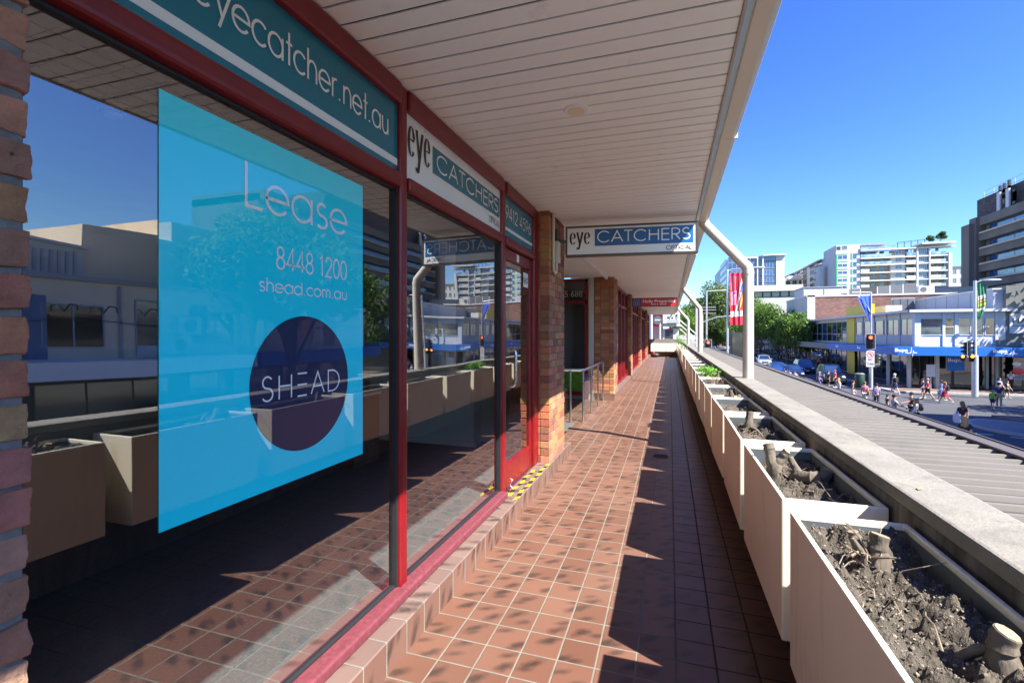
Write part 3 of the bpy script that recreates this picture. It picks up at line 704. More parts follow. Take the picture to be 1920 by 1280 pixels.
# what grows and lies in them
b1 = onZ(1645, 1062, zs - .065)
stump('cut_stump', 'pale sawn stump with a broken side shoot in the nearest planter, far end', b1, [([(0, 0, -.03), (.005, .01, .05), (.012, .012, .10)], [.038, .028, .029]), ([(-.035, .03, -.02), (-.04, .05, .05), (-.05, .06, .085)], [.024, .02, .018]), ([(-.04, -.02, -.01), (-.05, -.03, .05), (-.075, -.02, .09)], [.012, .009, .006])])
b2 = onZ(1878, 1262, zs - .065)
stump('cut_stump', 'pale sawn stump beside a split branch in the nearest planter, close end', b2, [([(0, 0, -.03), (.0, .0, .05), (.008, -.004, .095)], [.036, .027, .026]), ([(-.06, .05, -.01), (-.03, .03, .03), (-.012, .01, .05)], [.012, .011, .009])])
b3 = onZ(1452, 893, zs - .095)
stump('cut_stump', 'forked grey stump with two sawn arms in the second planter', b3, [([(0, 0, -.03), (0, 0, .06), (-.02, .03, .13), (-.025, .04, .17)], [.042, .034, .03, .03]), ([(.0, 0, .05), (.035, .0, .11), (.06, -.01, .15)], [.028, .022, .02])])
b4 = onZ(1522, 905, zs - .095)
stump('cut_stump', 'low sprawling stump with splintered orange wood in the second planter', b4, [([(-.07, .06, -.01), (-.06, .05, .05), (-.085, .075, .11)], [.028, .022, .015]), ([(-.06, .05, .02), (.0, .0, .025), (.06, -.01, .04), (.075, .0, .075)], [.03, .036, .032, .03]), ([(.02, -.01, .02), (.03, -.06, -.01)], [.028, .02])])
b5 = onZ(1402, 806, zs - .085)
stump('cut_stump', 'short dark stump leaning over a pale root in the third planter', b5, [([(0, 0, -.03), (.01, .0, .06), (.02, .03, .14)], [.036, .034, .03]), ([(.0, 0, .03), (.05, -.08, .02), (.08, -.2, -.01)], [.014, .012, .008])])
b6 = onZ(1372, 757, zs - .09)
stump('cut_stump', 'black twisted stump with several short arms in the fourth planter', b6, [([(0, 0, -.03), (0, .0, .06), (-.01, .0, .15)], [.04, .034, .02]), ([(0, 0, .03), (.06, .02, .07), (.09, .04, .10)], [.03, .022, .014]), ([(0, 0, .02), (-.07, .02, .05), (-.10, .05, .06)], [.026, .018, .012]), ([(0, 0, .04), (.03, -.06, .09)], [.022, .014])])
twigs('thin dry twigs lying on the pebbly soil of the nearest planter', (PX + .19, Y1 + .42, zs - .052), 16, (.13, .38), 3, .13)
twigs('brown sticks leaning on the far stump of the nearest planter', tuple(b1 + Vector((-.03, .03, .02))), 6, (.05, .05), 13, .14, flat=1.2, rr=.004)
twigs('scraps of twig on the dark soil of the second planter', (PX + .19, Y1 + PITCH + .45, zs - .085), 30, (.13, .38), 4, .12)
twigs('pale twig litter over the soil of the third planter', (PX + .19, Y1 + PITCH * 2 + .4, zs - .075), 22, (.13, .4), 5, .16)
twigs('dark twig litter round the stump of the fourth planter', (PX + .19, Y1 + PITCH * 3 + .4, zs - .08), 30, (.13, .4), 6, .16)
twigs('heap of pale dry twigs filling the fifth planter', (PX + .19, Y1 + PITCH * 4 + .45, zs - .075), 60, (.13, .4), 7, .17, flat=.7)
twigs('bare upright shrub stems in the sixth planter', (PX + .19, Y1 + PITCH * 5 + .5, zs - .075), 55, (.12, .38), 8, .22, flat=1.6, rr=.004)
twigs('dry stalks standing beside the green weed', (PX + .15, Y1 + PITCH * 7 + .5, zs - .09), 30, (.12, .3), 9, .26, flat=2.2, rr=.004)
twigs('pale dead leaves and stalks heaped in a distant planter', (PX + .15, Y1 + PITCH * 18 + .5, zs - .05), 40, (.14, .8), 19, .3, flat=1.6, rr=.008)
weed('bright green leafy weed spilling over a planter, nearest of the weeds', (PX + .19, Y1 + PITCH * 6 + .45, zs - .07), 34, (.19, .36), 5, .19)
weed('small green weed in the far planter before the end wall', (PX + .16, Y1 + PITCH * 21 + .4, zs - .05), 26, (.2, .6), 6, .45)
weed('tallest green weed beside the end planters', (PX + .10, Y1 + PITCH * 26 + .4, zs - .05), 34, (.22, .6), 7, .75)
lf = MB(); lf.poly([onZ(1718, 914, 4.405), onZ(1726, 911, 4.408), onZ(1731, 915, 4.406), onZ(1722, 918, 4.404)]); tag(lf.build('fallen_leaf', M['cut'], fix=False), 'small brown fallen leaf on top of the parapet', 'leaf')
bag = thing('refuse_bag', 'dark lumpy bag with a red tie lying before the end planters', 'bag', (-1.15, 36.6, FL))
MB().ball((-1.05, 36.7, FL + .16), (.34, .25, .17), 12, 8).build('bag_body', M['black_plastic'], bag, smooth='all'); MB().ball((-1.12, 36.5, FL + .30), (.06, .05, .13), 8, 6).build('tie', M['red_sign'], bag)

# ------------------------------------------------------------------ canopy: soffit, gutter, downlight
SO = 6.46; SX = .31
can = thing('walkway_canopy', 'white boarded canopy soffit with a cream gutter along its edge', 'canopy', (-.6, 0, SO))
m = MB(); y = -4.0
rs = random.Random(5)
while y < 37.9:
    dz = rs.uniform(-.0016, .0016); e = .1145 + rs.uniform(-.001, .001)
    m.box(-1.5, SX, y, y + e, SO + dz, SO + .012 + dz); y += .1287
m.build('soffit_board', M['soffit'], can, bevel=.003, seg=1)
box('soffit_backing', M['groove'], can, -1.5, SX, -4, 37.9, SO + .016, SO + .06)
m = MB(); m.box(SX, SX + .014, -4, 37.9, SO - .012, SO + .05); m.build('soffit_trim', M['fascia'], can)
m = MB(); m.prism([(SX + .014, -4, SO + .0), (.385, -4, SO + .10), (.385, -4, SO + .16), (SX + .014, -4, SO + .16)], (0, 41.9, 0)); m.build('fascia_board', M['fascia'], can)
g = MB(); pr = [(.386, SO + .105), (.475, SO + .105), (.512, SO + .135), (.515, SO + .25), (.53, SO + .265), (.53, SO + .285), (.51, SO + .285), (.386, SO + .285)]
g.prism([(x, -4, z) for x, z in pr], (0, 41.9, 0)); g.build('gutter', M['gutter'], can, bevel=.003, seg=1)
m = MB()
for k in range(14): m.box(.40, .5165, 1.2 + k * 3.0, 1.226 + k * 3.0, SO + .1035, SO + .25)
m.build('gutter_joint', M['gutter'], can)
MB().prism([(SX, -4, SO + .29), (-4, -4, SO + 1.0), (-4, -4, SO + .9), (-1.5, -4, SO + .06), (SX, -4, SO + .06)], (0, 41.9, 0)).build('roof', M['awning'], can)
dl = thing('downlight', 'round recessed downlight in the white soffit boards', 'downlight', (-.58, 3.10, SO))
MB().tube([(-.58, 3.10, SO - .012), (-.58, 3.10, SO + .0)], [.075, .085], 28).build('bezel', M['white_vinyl'], dl, smooth=True)
MB().disc((-.58, 3.10, SO - .016), .055, (0, 0, 1), .004, 24).build('lens', M['lens'], dl)
def downpipe(label, Y, up, lo, base_x):
    o = thing('downpipe', label, 'downpipe', (base_x, Y, 4.4), 'cream downpipes')
    r = .07; P = [(up[0] - .03, Y, up[1] + .06), (up[0], Y, up[1] - .02), (up[0] + .035, Y, up[1] - .075)]
    Q = [(lo[0] - .05, Y, lo[1] + .045), (lo[0] - .014, Y, lo[1] + .008), (lo[0], Y, lo[1] - .045)]
    MB().tube(P + Q + [(base_x, Y, 4.35)], r, 20).build('pipe', M['pipe'], o, smooth=True)
    m = MB(); 
    m.tube([(lo[0], Y, lo[1] - .10), (lo[0], Y, lo[1] - .06)], r * 1.06, 20)
    m.build('pipe_collar', M['pipe'], o, smooth=True)
downpipe('thick cream downpipe nearest the camera, bent from gutter to parapet', 7.25, (.45, 6.585), (1.018, 5.912), 1.018)
downpipe('second cream downpipe along the gutter, behind the thick near one', 17.0, (.45, 6.50), (.945, 5.854), .945)
downpipe('farthest cream downpipe of the row, by the end planters', 29.5, (.45, 6.50), (1.0, 5.83), 1.0)

# ------------------------------------------------------------------ brick pillars
PAL = [(.40, .17, .075), (.46, .20, .09), (.34, .135, .065), (.50, .235, .115), (.30, .12, .07), (.43, .19, .10), (.26, .105, .065), (.38, .17, .09)]
def pillar(label, x0, x1, y0, y1, z0, z1, course=.0865, pal=PAL, mat='brick', bev=.0028, gap=.010, blen=.225, joint=.009, jit=.0035, seed=1, group='brick pillars', near_face=True, rough=0):
    o = thing('brick_pillar', label, 'pillar', ((x0 + x1) / 2, (y0 + y1) / 2, z0), group)
    rs = random.Random(seed); m = MB(); z = z0; k = 0
    while z < z1 - .01:
        h = min(course - gap, z1 - z)
        off = 0 if k % 2 == 0 else blen / 2
        y = y0; first = True
        while y < y1 - .005:                                 # stretchers along the walkway face
            L = (blen - off if first else blen); b = min(y + L, y1); first = False
            if y1 - b < .05: b = y1
            j = lambda: rs.uniform(-jit, jit)
            m.col = tuple(c * rs.uniform(.82, 1.18) for c in rs.choice(pal))
            m.box(x1 - .11, x1 + j(), y + (0 if y == y0 else gap / 2) + j() * .5, b - (0 if b == y1 else gap / 2), z + j() * .5, z + h + j() * .5)
            y = b
        if near_face:
            x = x1 - (.115 if k % 2 == 0 else .115)
            while x > x0 + .005:
                a = max(x - blen, x0); m.col = tuple(c * rs.uniform(.82, 1.18) for c in rs.choice(pal))
                m.box(a + gap / 2, x - gap / 2, y0 + rs.uniform(-jit, jit), y0 + .11, z, z + h); m.box(a + gap / 2, x - gap / 2, y1 - .11, y1 + rs.uniform(-jit, jit), z, z + h); x = a
        z += course; k += 1
    bw_ = m.build('brickwork', M[mat], o, bevel=bev, seg=2)
    if rough:                                                # tumbled, chipped faces
        bm = bmesh.new(); bm.from_mesh(bw_.data); bmesh.ops.subdivide_edges(bm, edges=[e for e in bm.edges if e.calc_length() > .03], cuts=7, use_grid_fill=True)
        from mathutils import noise as nz
        for v in bm.verts:
            p = v.co + Vector((3, 7, 1)); v.co += nz.noise_vector(p * 17) * rough + nz.noise_vector(p * 60) * rough * .6
        bm.to_mesh(bw_.data); bm.free()
    box('mortar', M['mortar'], o, x0 + .01, x1 - joint, y0 + joint, y1 - joint, z0, z1)
    return o
pillar('orange brick pillar carrying the conduit, beside the glass shop door', -1.85, -1.357, 5.54, 6.39, ST + .001, SO, seed=3, joint=.009)
pillar('orange brick pillar at the far side of the railed stair recess', -1.85, -1.357, 12.44, 13.3, ST + .001, SO, seed=4)
pillar('distant brick pillar just before the hanging red sign', -1.80, -1.357, 18.1, 18.97, ST + .001, SO, seed=5, near_face=True)
pillar('distant brick pillar beyond the hanging red sign', -1.80, -1.357, 24.3, 25.2, ST + .001, SO, seed=6)
pillar('farthest brick pillar, last before the end planters', -1.80, -1.357, 30.9, 31.8, ST + .001, SO, seed=7)
CL = [(.40, .20, .13), (.44, .24, .16), (.36, .165, .11), (.46, .28, .19), (.40, .19, .13)]
pillar('rough tumbled brick pillar close beside the big window', -1.90, -1.315, -.25, .662, ST + .001, SO, course=.093, pal=CL, mat='clinker', bev=.006, gap=.015, blen=.25, joint=.010, jit=.006, seed=9, group='tumbled brick pillars', rough=.0055)
pillar('rough tumbled brick pillar seen only mirrored in glass', -1.90, -1.315, -3.6, -3.0, ST + .001, SO, pal=CL, mat='brick', seed=10, group='tumbled brick pillars')
cd = thing('conduit_run', 'white conduit with a switch box looping down the brick pillar', 'conduit', (-1.33, 5.75, 6.0))
MB().tube([(-1.335, 5.66, SO), (-1.335, 5.66, 5.82), (-1.335, 5.68, 5.76), (-1.335, 5.74, 5.74), (-1.335, 5.80, 5.76), (-1.335, 5.82, 5.82), (-1.335, 5.82, 5.9)], .017, 10).build('conduit', M['pipe'], cd, smooth=True)
MB().box(-1.355, -1.30, 5.76, 5.9, 5.88, 6.14).build('switch_box', M['pipe'], cd, bevel=.008)

# ------------------------------------------------------------------ shopfronts
GX = -1.53                                      # plane of the shop glass
T0, T1, H1 = 5.85, 5.935, 6.335                 # transom bar, head bar
def sheet_pane(name, mat, parent, y0, y1, z0, z1, x=GX):
    m = MB(); m.quad((x, y0, z0), (x, y1, z0), (x, y1, z1), (x, y0, z1)); return m.build(name, mat, parent, fix=False)
sf = thing('shopfront', 'red framed shopfront with teal sign panels and a glass door', 'shopfront', (GX, 3, ST), 'red framed shopfronts')
m = MB()
MUL = [(.64, .735), (2.45, 2.53), (4.235, 4.335), (5.345, 5.545)]
for a, b in MUL: m.box(-1.575, -1.486, a, b, ST, SO - .002)
for (a, b), (c, d) in zip(MUL, MUL[1:]):
    m.box(-1.572, -1.470, b, c, T0, T1); m.box(-1.572, -1.47, b, c, H1, SO - .003)
m.build('frame', M['red'], sf, bevel=.022, seg=3)
m = MB()
for y0, y1 in ((.735, 2.455), (2.555, 4.235)): m.box(-1.575, -1.432, y0 - .1, y1 + .1 - (.09 if y0 > 1 else .1), ST + .001, ST + .062)
m.build('sill', M['red_sill'], sf, bevel=.02, seg=3)
for a, b in ((.735, 2.455), (2.555, 4.235)):
    m = MB(); m.box(-1.545, -1.505, b - .022, b - .001, ST + .06, T0); m.box(-1.545, -1.515, a + .001, a + .012, ST + .06, T0); m.box(-1.545, -1.515, a, b, T0 - .014, T0 - .001); m.box(-1.545, -1.512, a, b, ST + .062, ST + .072)
    m.build('glazing_seal', M['seal'], sf)
    sheet_pane('window_pane', M['pane'], sf, a, b, ST + .06, T0)
# sign panels
UY, UZ = (0, 1, 0), (0, 0, 1); PX_ = -1.512
def panel(mat, a, b):
    return MB().box(PX_ - .012, PX_, a, b, T1, H1).build('sign_panel', mat, sf)
p1 = panel(M['teal'], .735, 2.455)
zt = lambda px, py: onX(px, py, PX_)
ea = zt(364, 20).y - .015; eb = zt(728, 256).y; zb = zt(720, 249).z; zx = zt(720, 219).z
sans('lettering', 'eyecatcher.net.au', M['white_vinyl'], p1, (PX_, 2.455 - .02, zb), UY, UZ, (zx - zb) / X_, .085, width=2.455 - .02 - ea, align='R') if False else None
sans('lettering', 'eyecatcher.net.au', M['white_vinyl'], p1, (PX_, ea, zb), UY, UZ, (zx - zb) / X_, .082, width=eb - ea)
z0_ = zt(735, 305).z; z1_ = zt(735, 292).z
MB().box(PX_, PX_ + .002, .74, 2.453, z0_, z1_).build('stripe', M['white_vinyl'], p1)
p2 = panel(M['white_vinyl'], 2.555, 4.235)
fa, fb = zt(764, 300).y, zt(806, 300).y
fat('lettering', 'eye', M['black_vinyl'], p2, (PX_, fa, T1 + .155), UY, UZ, .28, fb - fa)
ta, tb = zt(811, 300).y, 4.215
t0, t1 = T1 + .145, T1 + .325
MB().box(PX_, PX_ + .002, ta, tb, t0, t1).build('blue_band', M['teal'], p2)
sans('lettering', 'CATCHERS', M['white_vinyl'], p2, (PX_ + .002, ta + .05, t0 + .035), UY, UZ, .115, .11, width=tb - ta - .09)
sans('lettering', 'OPTICAL', M['black_vinyl'], p2, (PX_, tb - .27, T1 + .055), UY, UZ, .055, .10, width=.26)
p3 = panel(M['teal'], 4.335, 5.345)
sans('lettering', '9412 4596', M['white_vinyl'], p3, (PX_, 4.39, T1 + .19), UY, UZ, .125, .10, width=.88)
MB().box(PX_, PX_ + .002, 4.34, 5.34, T1 + .075, T1 + .105).build('stripe', M['white_vinyl'], p3)
# the door
dy0, dy1 = 4.345, 5.335
dm = MB()
dm.box(-1.56, -1.515, dy0, dy0 + .075, ST + .012, T0 - .008); dm.box(-1.56, -1.515, dy1 - .085, dy1, ST + .012, T0 - .008)
dm.box(-1.559, -1.516, dy0 + .075, dy1 - .085, ST + .012, ST + .26); dm.box(-1.559, -1.516, dy0 + .075, dy1 - .085, T0 - .12, T0 - .008)
door = dm.build('door', M['red'], sf, bevel=.006)
sheet_pane('door_glass', M['pane'], door, dy0 + .075, dy1 - .085, ST + .26, T0 - .12, -1.535)
hd = MB(); hy = dy0 + .10; hz0, hz1 = onX(968, 722, -1.47).z, onX(968, 655, -1.47).z
hy = onX(965, 690, -1.46).y
hd.tube([(-1.52, hy, hz0), (-1.475, hy, hz0), (-1.452, hy + .005, hz0 + .02), (-1.448, hy + .005, hz0 + .06), (-1.448, hy + .005, hz1 - .06), (-1.452, hy + .005, hz1 - .02), (-1.475, hy, hz1), (-1.52, hy, hz1)], .014, 10)
hd.build('handle', M['alu'], door, smooth=True)
st_ = sheet_pane('notice', M['white_vinyl'], door, dy1 - .28, dy1 - .09, T0 - .33, T0 - .17, -1.5325)
printed('lettering', 'FIRST', M['black_vinyl'], st_, (-1.5325, dy1 - .275, T0 - .29), UY, UZ, .07, .17, lift=.0015)
sheet_pane('notice', M['white_vinyl'], door, dy0 + .42, dy0 + .5, T0 - .10, T0 - .02, -1.5145)
box('door_threshold', M['alu'], sf, -1.57, -1.49, dy0 - .01, dy1 + .01, ST, ST + .012)
for k, xx in enumerate((-1.365, -1.455)):
    tp = thing('hazard_tape', ('yellow and black hazard tape along the step edge' if k == 0 else 'second torn strip of hazard tape close to the door'), 'tape', (xx, 4.9, ST), 'hazard tape strips')
    ya, yb = (4.2, 5.5) if k == 0 else (4.28, 5.2); n_ = 13 if k == 0 else 9; L = (yb - ya) / n_; mt_ = MB(); prev = None
    for i in range(n_ + 1):
        dx = .012 * sin(i * 1.7 + k); y = ya + i * L; cur = (mt_.pt((xx - .018 + dx, y, ST + .0025)), mt_.pt((xx + .018 + dx, y + .03, ST + .0025)))
        if prev: mt_.col = (.55, .42, .02) if i % 2 else (.02, .02, .018); mt_.face((prev[0], prev[1], cur[1], cur[0]))
        prev = cur
    mt_.build('strip', M['tape'], tp, fix=False)
wp = thing('torn_wrapper', 'crumpled white plastic wrapper by the foot of the door', 'wrapper', (-1.45, 4.36, ST))
m = MB(); q = [m.pt((-1.455 + rs.uniform(-.02, .02), 4.40 + rs.uniform(-.04, .06) - .003 * i, ST + .01 + .14 * (i / 11) + rs.uniform(0, .01))) for i in range(12)]
for i in range(10): m.face((q[i], q[i + 1], q[i + 2]))
m.build('sheet', M['bluegrey'], wp, fix=False)

# interior of the shop
struct(sheet('shop_floor', M['carpet'], -7.5, -1.575, -.2, 8.2, ST - .002))
rm = thing('shop_room', 'plain pale walls and ceiling of the empty shop interior', 'room', (-5, 4, ST))
m = MB(); m.box(-7.6, -7.5, -.3, 8.3, ST, 6.4); m.box(-7.5, -1.95, 8.2, 8.3, ST, 6.4); m.box(-7.5, -1.95, -.3, -.2, ST, 6.4); m.build('wall', M['room'], rm)
box('ceiling', M['room'], rm, -7.5, -1.6, -.2, 8.2, 6.38, 6.42)
m = MB()
for k in range(24): m.box(-2.35, -1.75, .9 + k * .12, .904 + k * .12, 5.995, 6.0)
for k in range(7): m.box(-2.35 + k * .1, -2.346 + k * .1, .9, 3.7, 6.0, 6.004)
tag(m.build('wire_mesh', M['dark_metal']), 'black wire mesh tray hung below the shop ceiling', 'mesh tray')
sd = thing('smoke_detector', 'white round smoke detector on the shop ceiling', 'smoke detector', (-3.2, 2.0, 6.3))
MB().tube([(-3.2, 2.0, 6.38), (-3.2, 2.0, 6.34), (-3.2, 2.0, 6.31)], [.07, .065, .04], 18).build('casing', M['white_vinyl'], sd, smooth=True); MB().disc((-3.2, 2.0, 6.328), .06, (0, 0, 1), .003, 18).build('vent', M['seal'], sd)
rc = thing('reception_counter', 'pale laminate reception counter inside the shop', 'counter', (-2.9, 5.9, ST))
c0 = onZ(832, 832, ST); c1 = onZ(925, 822, ST)
cx = c0.x; cyy = c0.y
box('counter_body', M['counter'], rc, cx - 1.2, cx + .45, cyy, cyy + .6, ST, ST + 1.02); box('counter_top', M['counter'], rc, cx - 1.25, cx + .5, cyy - .05, cyy + .65, ST + 1.021, ST + 1.06, .004)
box('skirting', M['counter'], rc, cx - 1.24, cx + .49, cyy - .04, cyy - .001, ST, ST + .07)
bc = thing('low_cabinet', 'long brown low cabinet against the inner wall of the shop', 'cabinet', (-5.2, 6, ST))
box('cabinet_body', M['brown_wall'], bc, -5.6, -3.4, 4.6, 5.1, ST, ST + .8); box('cabinet_top', M['counter'], bc, -5.62, -3.38, 4.58, 5.12, ST + .801, ST + .83)
br = thing('brochure_stand', 'narrow stand of pink and white brochures inside the shop', 'brochure stand', (-2.4, 4.6, ST))
q0 = onZ(812, 812, ST)
box('stand_frame', M['alu'], br, q0.x - .17, q0.x + .17, q0.y + .021, q0.y + .05, ST, ST + 1.05)
for k in range(3):
    f_ = box('brochure', (M['pink'], M['white_vinyl'], M['red_sign'])[k % 3], br, q0.x - .15, q0.x + .15, q0.y, q0.y + .02, ST + .12 + .3 * k, ST + .40 + .3 * k)
# lease poster
XP = -1.5265; pa, pb = onX(298, 500, XP).y, onX(680, 500, XP).y; pz1 = onX(298, 166, XP).z; pz0 = onX(300, 998, XP).z
po = thing('lease_poster', 'large cyan for lease poster with a navy disc fixed on the big window', 'poster', (XP, (pa + pb) / 2, pz0))
sheetp = MB().box(XP - .002, XP, pa, pb, pz0, pz1).build('sheet', M['cyan_gloss'], po)
px_ = lambda x, y: onX(x, y, XP)
l0, l1 = px_(455, 383), px_(650, 440); 
sans('lettering', 'Lease', M['white_gloss'], sheetp, l0, UY, UZ, px_(458, 302).z - px_(458, 385).z, .075, width=l1.y - l0.y, lift=.0015)
n0, n1 = px_(517, 503), px_(650, 525)
sans('lettering', '8448 1200', M['white_gloss'], sheetp, (XP, n0.y, (n0.z + n1.z) / 2), UY, UZ, px_(648, 489).z - px_(648, 523).z, .09, width=n1.y - n0.y, lift=.0015)
u0, u1 = px_(485, 546), px_(650, 561)
sans('lettering', 'shead.com.au', M['white_gloss'], sheetp, (XP, u0.y, (u0.z + u1.z) / 2), UY, UZ, px_(490, 526).z - px_(490, 552).z, .11, width=u1.y - u0.y, lift=.0015)
dc = px_(561, 720); dl_ = px_(467, 720).y; dr_ = px_(652, 720).y; rr = (dr_ - dl_) / 2
cyc = (dl_ + dr_) / 2; czc = (px_(555, 592).z + px_(555, 847).z) / 2; rz_ = (px_(555, 592).z - px_(555, 847).z) / 2
m = MB(); m.poly([(XP + .001, cyc + rr * cos(2 * pi * k / 64), czc + rz_ * sin(2 * pi * k / 64)) for k in range(64)]); dsk = m.build('disc', M['navy_gloss'], sheetp, fix=False)
s0, s1 = px_(488, 747), px_(637, 735)
sans('lettering', 'SH=AD', M['white_gloss'], dsk, (XP + .001, s0.y, (s0.z + s1.z) / 2 + .0), UY, UZ, px_(560, 700).z - px_(560, 742).z, .07, width=s1.y - s0.y, lift=.001, track=.16)
i0 = onX(318, 537, -1.545); m = MB().box(-1.546, -1.545, i0.y, i0.y + .012, i0.z, i0.z + .075); m.box(-1.546, -1.545, i0.y - .004, i0.y + .016, i0.z + .087, i0.z + .092)
tag(m.build('window_letter', M['white_vinyl']), 'small white letter stroke stuck on the big window', 'sticker')

# hanging signs
def hang(name, label, X0, Y0, X1, Y1, zc0, h, builder, th=.11, group='hanging signs'):
    o = thing(name, label, 'sign', ((X0 + X1) / 2, (Y0 + Y1) / 2, zc0), group)
    A = Vector((X0, Y0, zc0)); U = (Vector((X1, Y1, zc0)) - A); L = U.length; U.normalize(); V = Vector((0, 0, 1)); N = U.cross(V)
    m = MB(); m.M = Matrix(((U.x, -N.x, 0, A.x), (U.y, -N.y, 0, A.y), (0, 0, 1, A.z), (0, 0, 0, 1)))
    b = .022
    for q in ((-b, L + b, h, h + b), (-b, L + b, -b, 0), (-b, 0, 0, h), (L, L + b, 0, h)): m.box(q[0], q[1], -.005, th, q[2], q[3])
    m.build('frame', M['dark_metal'], o)
    f_ = MB(); f_.M = m.M; f_.box(0, L, .004, th - .004, 0, h); face = f_.build('face', M['white_vinyl'], o)
    builder(o, face, A + N * -.004, U, V, N, L, h)
    return o
def b_eye(o, face, A, U, V, N, L, h):
    fat('lettering', 'eye', M['black_vinyl'], face, A + U * L * .02 + V * h * .38, U, V, h * .68, L * .165)
    m = MB(); a = L * .222; b = L * .978; z0, z1 = h * .30, h * .93
    m.poly([A + N * .002 + U * a + V * z0, A + N * .002 + U * b + V * z0, A + N * .002 + U * b + V * z1, A + N * .002 + U * a + V * z1]); m.build('blue_band', M['blue_sign'], face, fix=False)
    sans('lettering', 'CATCHERS', M['white_vinyl'], face, A + N * .002 + U * (a + .03) + V * (z0 + .045), U, V, h * .40, .105, width=(b - a) - .06)
    sans('lettering', 'OPTICAL', M['black_vinyl'], face, A + U * L * .775 + V * h * .075, U, V, h * .14, .15, width=L * .195)
hs = hang('hanging_sign', 'black framed white and blue optician sign hung across the walkway', -1.235, 6.0, .302, 6.16, 6.0, .335, b_eye)
MB().tube([(-1.36, 5.95, 6.17), (-1.23, 6.03, 6.17)], .022, 10).build('bracket', M['dark_metal'], hs); MB().box(-1.356, -1.33, 5.82, 6.06, 6.06, 6.30).build('bracket_plate', M['dark_metal'], hs)
def b_holly(o, face, A, U, V, N, L, h):
    m = MB(); m.poly([A + N * .002 + U * L * .21, A + N * .002 + U * L, A + N * .002 + U * L + V * h, A + N * .002 + U * L * .21 + V * h]); f1 = m.build('red_band', M['red_sign'], face, fix=False)
    m = MB(); m.poly([A + N * .002, A + N * .002 + U * L * .209, A + N * .002 + U * L * .209 + V * h, A + N * .002 + V * h]); f2 = m.build('purple_band', M['purple_sign'], face, fix=False)
    printed('lettering', 'Holly Properties', M['white_vinyl'], f1, A + N * .002 + U * L * .245 + V * h * .45, U, V, h * .42, L * .72, bold=.012)
    printed('lettering', '9413 9633', M['white_vinyl'], f1, A + N * .002 + U * L * .43 + V * h * .12, U, V, h * .20, L * .34, bold=.01)
    m = MB()
    ribbon(m, [q_ for k in range(3) for q_ in ([(k * .34, .1), (k * .34, .55)] + arc(k * .34 + .13, .55, .13, .25, 180, 0, 8) + [(k * .34 + .26, .1)],)] + [[(0, .95), (.95, .95)]], lambda t: .06 * h, A + N * .002 + U * L * .03, U, V, N, L * .15, h * .85, .003); m.build('emblem', M['bluegrey'], f2, fix=False)
hang('hanging_sign', 'smaller red and purple estate agent sign hung farther along', -1.23, 17.0, .22, 17.05, 5.955, .255, b_holly)

# ------------------------------------------------------------------ stair recess and railing
rw = thing('recess_walls', 'pale walls and ceiling of the recessed stair entry', 'wall', (-2.6, 9.5, FL), None)
m = MB(); m.box(-3.3, -3.2, 6.3, 12.5, .5, 6.6); m.box(-2.0, -1.86, 12.42, 12.56, .5, 6.46); m.box(-3.2, -1.86, 12.56, 12.7, .5, 6.46); m.build('wall', M['offwhite'], rw)
m = MB(); m.box(-2.95, -1.9, 6.36, 6.40, .5, 6.46); m.build('side_wall', M['offwhite'], rw)
box('ceiling', M['soffit'], rw, -3.2, -1.5, 6.41, 12.42, SO + .005, SO + .05)
box('ceiling_edge', M['white_vinyl'], rw, -1.56, -1.5, 6.41, 12.42, SO - .07, SO - .003)
sd_ = thing('side_door', 'red framed dark glass side door with white street number above', 'door', (-2.5, 12.42, FL))
A0 = onY(1057, 525, 12.4); A1 = onY(1102, 525, 12.4); zt_, zm, zb_ = A0.z, onY(1080, 566, 12.4).z, onY(1080, 740, 12.4).z
m = MB(); x0, x1 = A0.x - .35, A1.x
for q in ((x0, x1, zt_ - .06, zt_), (x0, x1, zm - .05, zm + .03), (x1 - .07, x1, zb_, zt_), (x0, x0 + .07, zb_, zt_), (x0, x1, zb_, zb_ + .1)): m.box(q[0], q[1], 12.36, 12.42, q[2], q[3])
m.build('frame', M['red'], sd_)
g_ = box('transom_glass', M['glass_dark'], sd_, x0 + .07, x1 - .07, 12.38, 12.40, zm + .03, zt_ - .06)
printed('lettering', '5 688', M['alu'], g_, (A0.x + .03, 12.38, zm + .13), (1, 0, 0), UZ, .17, A1.x - A0.x - .16)
box('door_glass', M['glass_dark'], sd_, x0 + .07, x1 - .07, 12.38, 12.40, zb_ + .1, zm - .05)
lb = box('poster', M['leafD'], sd_, x0 + .1, x1 - .12, 12.372, 12.379, onY(1080, 733, 12.4).z, onY(1080, 690, 12.4).z)
rl = thing('stair_railing', 'stainless steel railing with glass infill round the stair', 'railing', (-1.6, 10.8, FL))
PO = [(-1.60, 9.3), (-1.60, 10.32), (-1.605, 11.34), (-1.61, 12.3), (-1.82, 9.15)]
for x, y in PO:
    q = MB().tube([(x, y, FL), (x, y, FL + .98)], .022, 12).build('post', M['alu'], rl, smooth=True)
MB().tube([(-1.61, 12.36, FL + 1.0), (-1.60, 9.36, FL + 1.0), (-1.605, 9.27, FL + 1.0), (-1.68, 9.22, FL + 1.0), (-2.9, 8.9, FL + 1.0)], .027, 12).build('handrail', M['alu'], rl, smooth=True)
for (a, b) in ((PO[0], PO[1]), (PO[1], PO[2]), (PO[2], PO[3])):
    m = MB(); m.quad((a[0], a[1] + .06, FL + .1), (b[0], b[1] - .06, FL + .1), (b[0], b[1] - .06, FL + .9), (a[0], a[1] + .06, FL + .9)); m.build('glass_panel', M['railglass'], rl, fix=False)
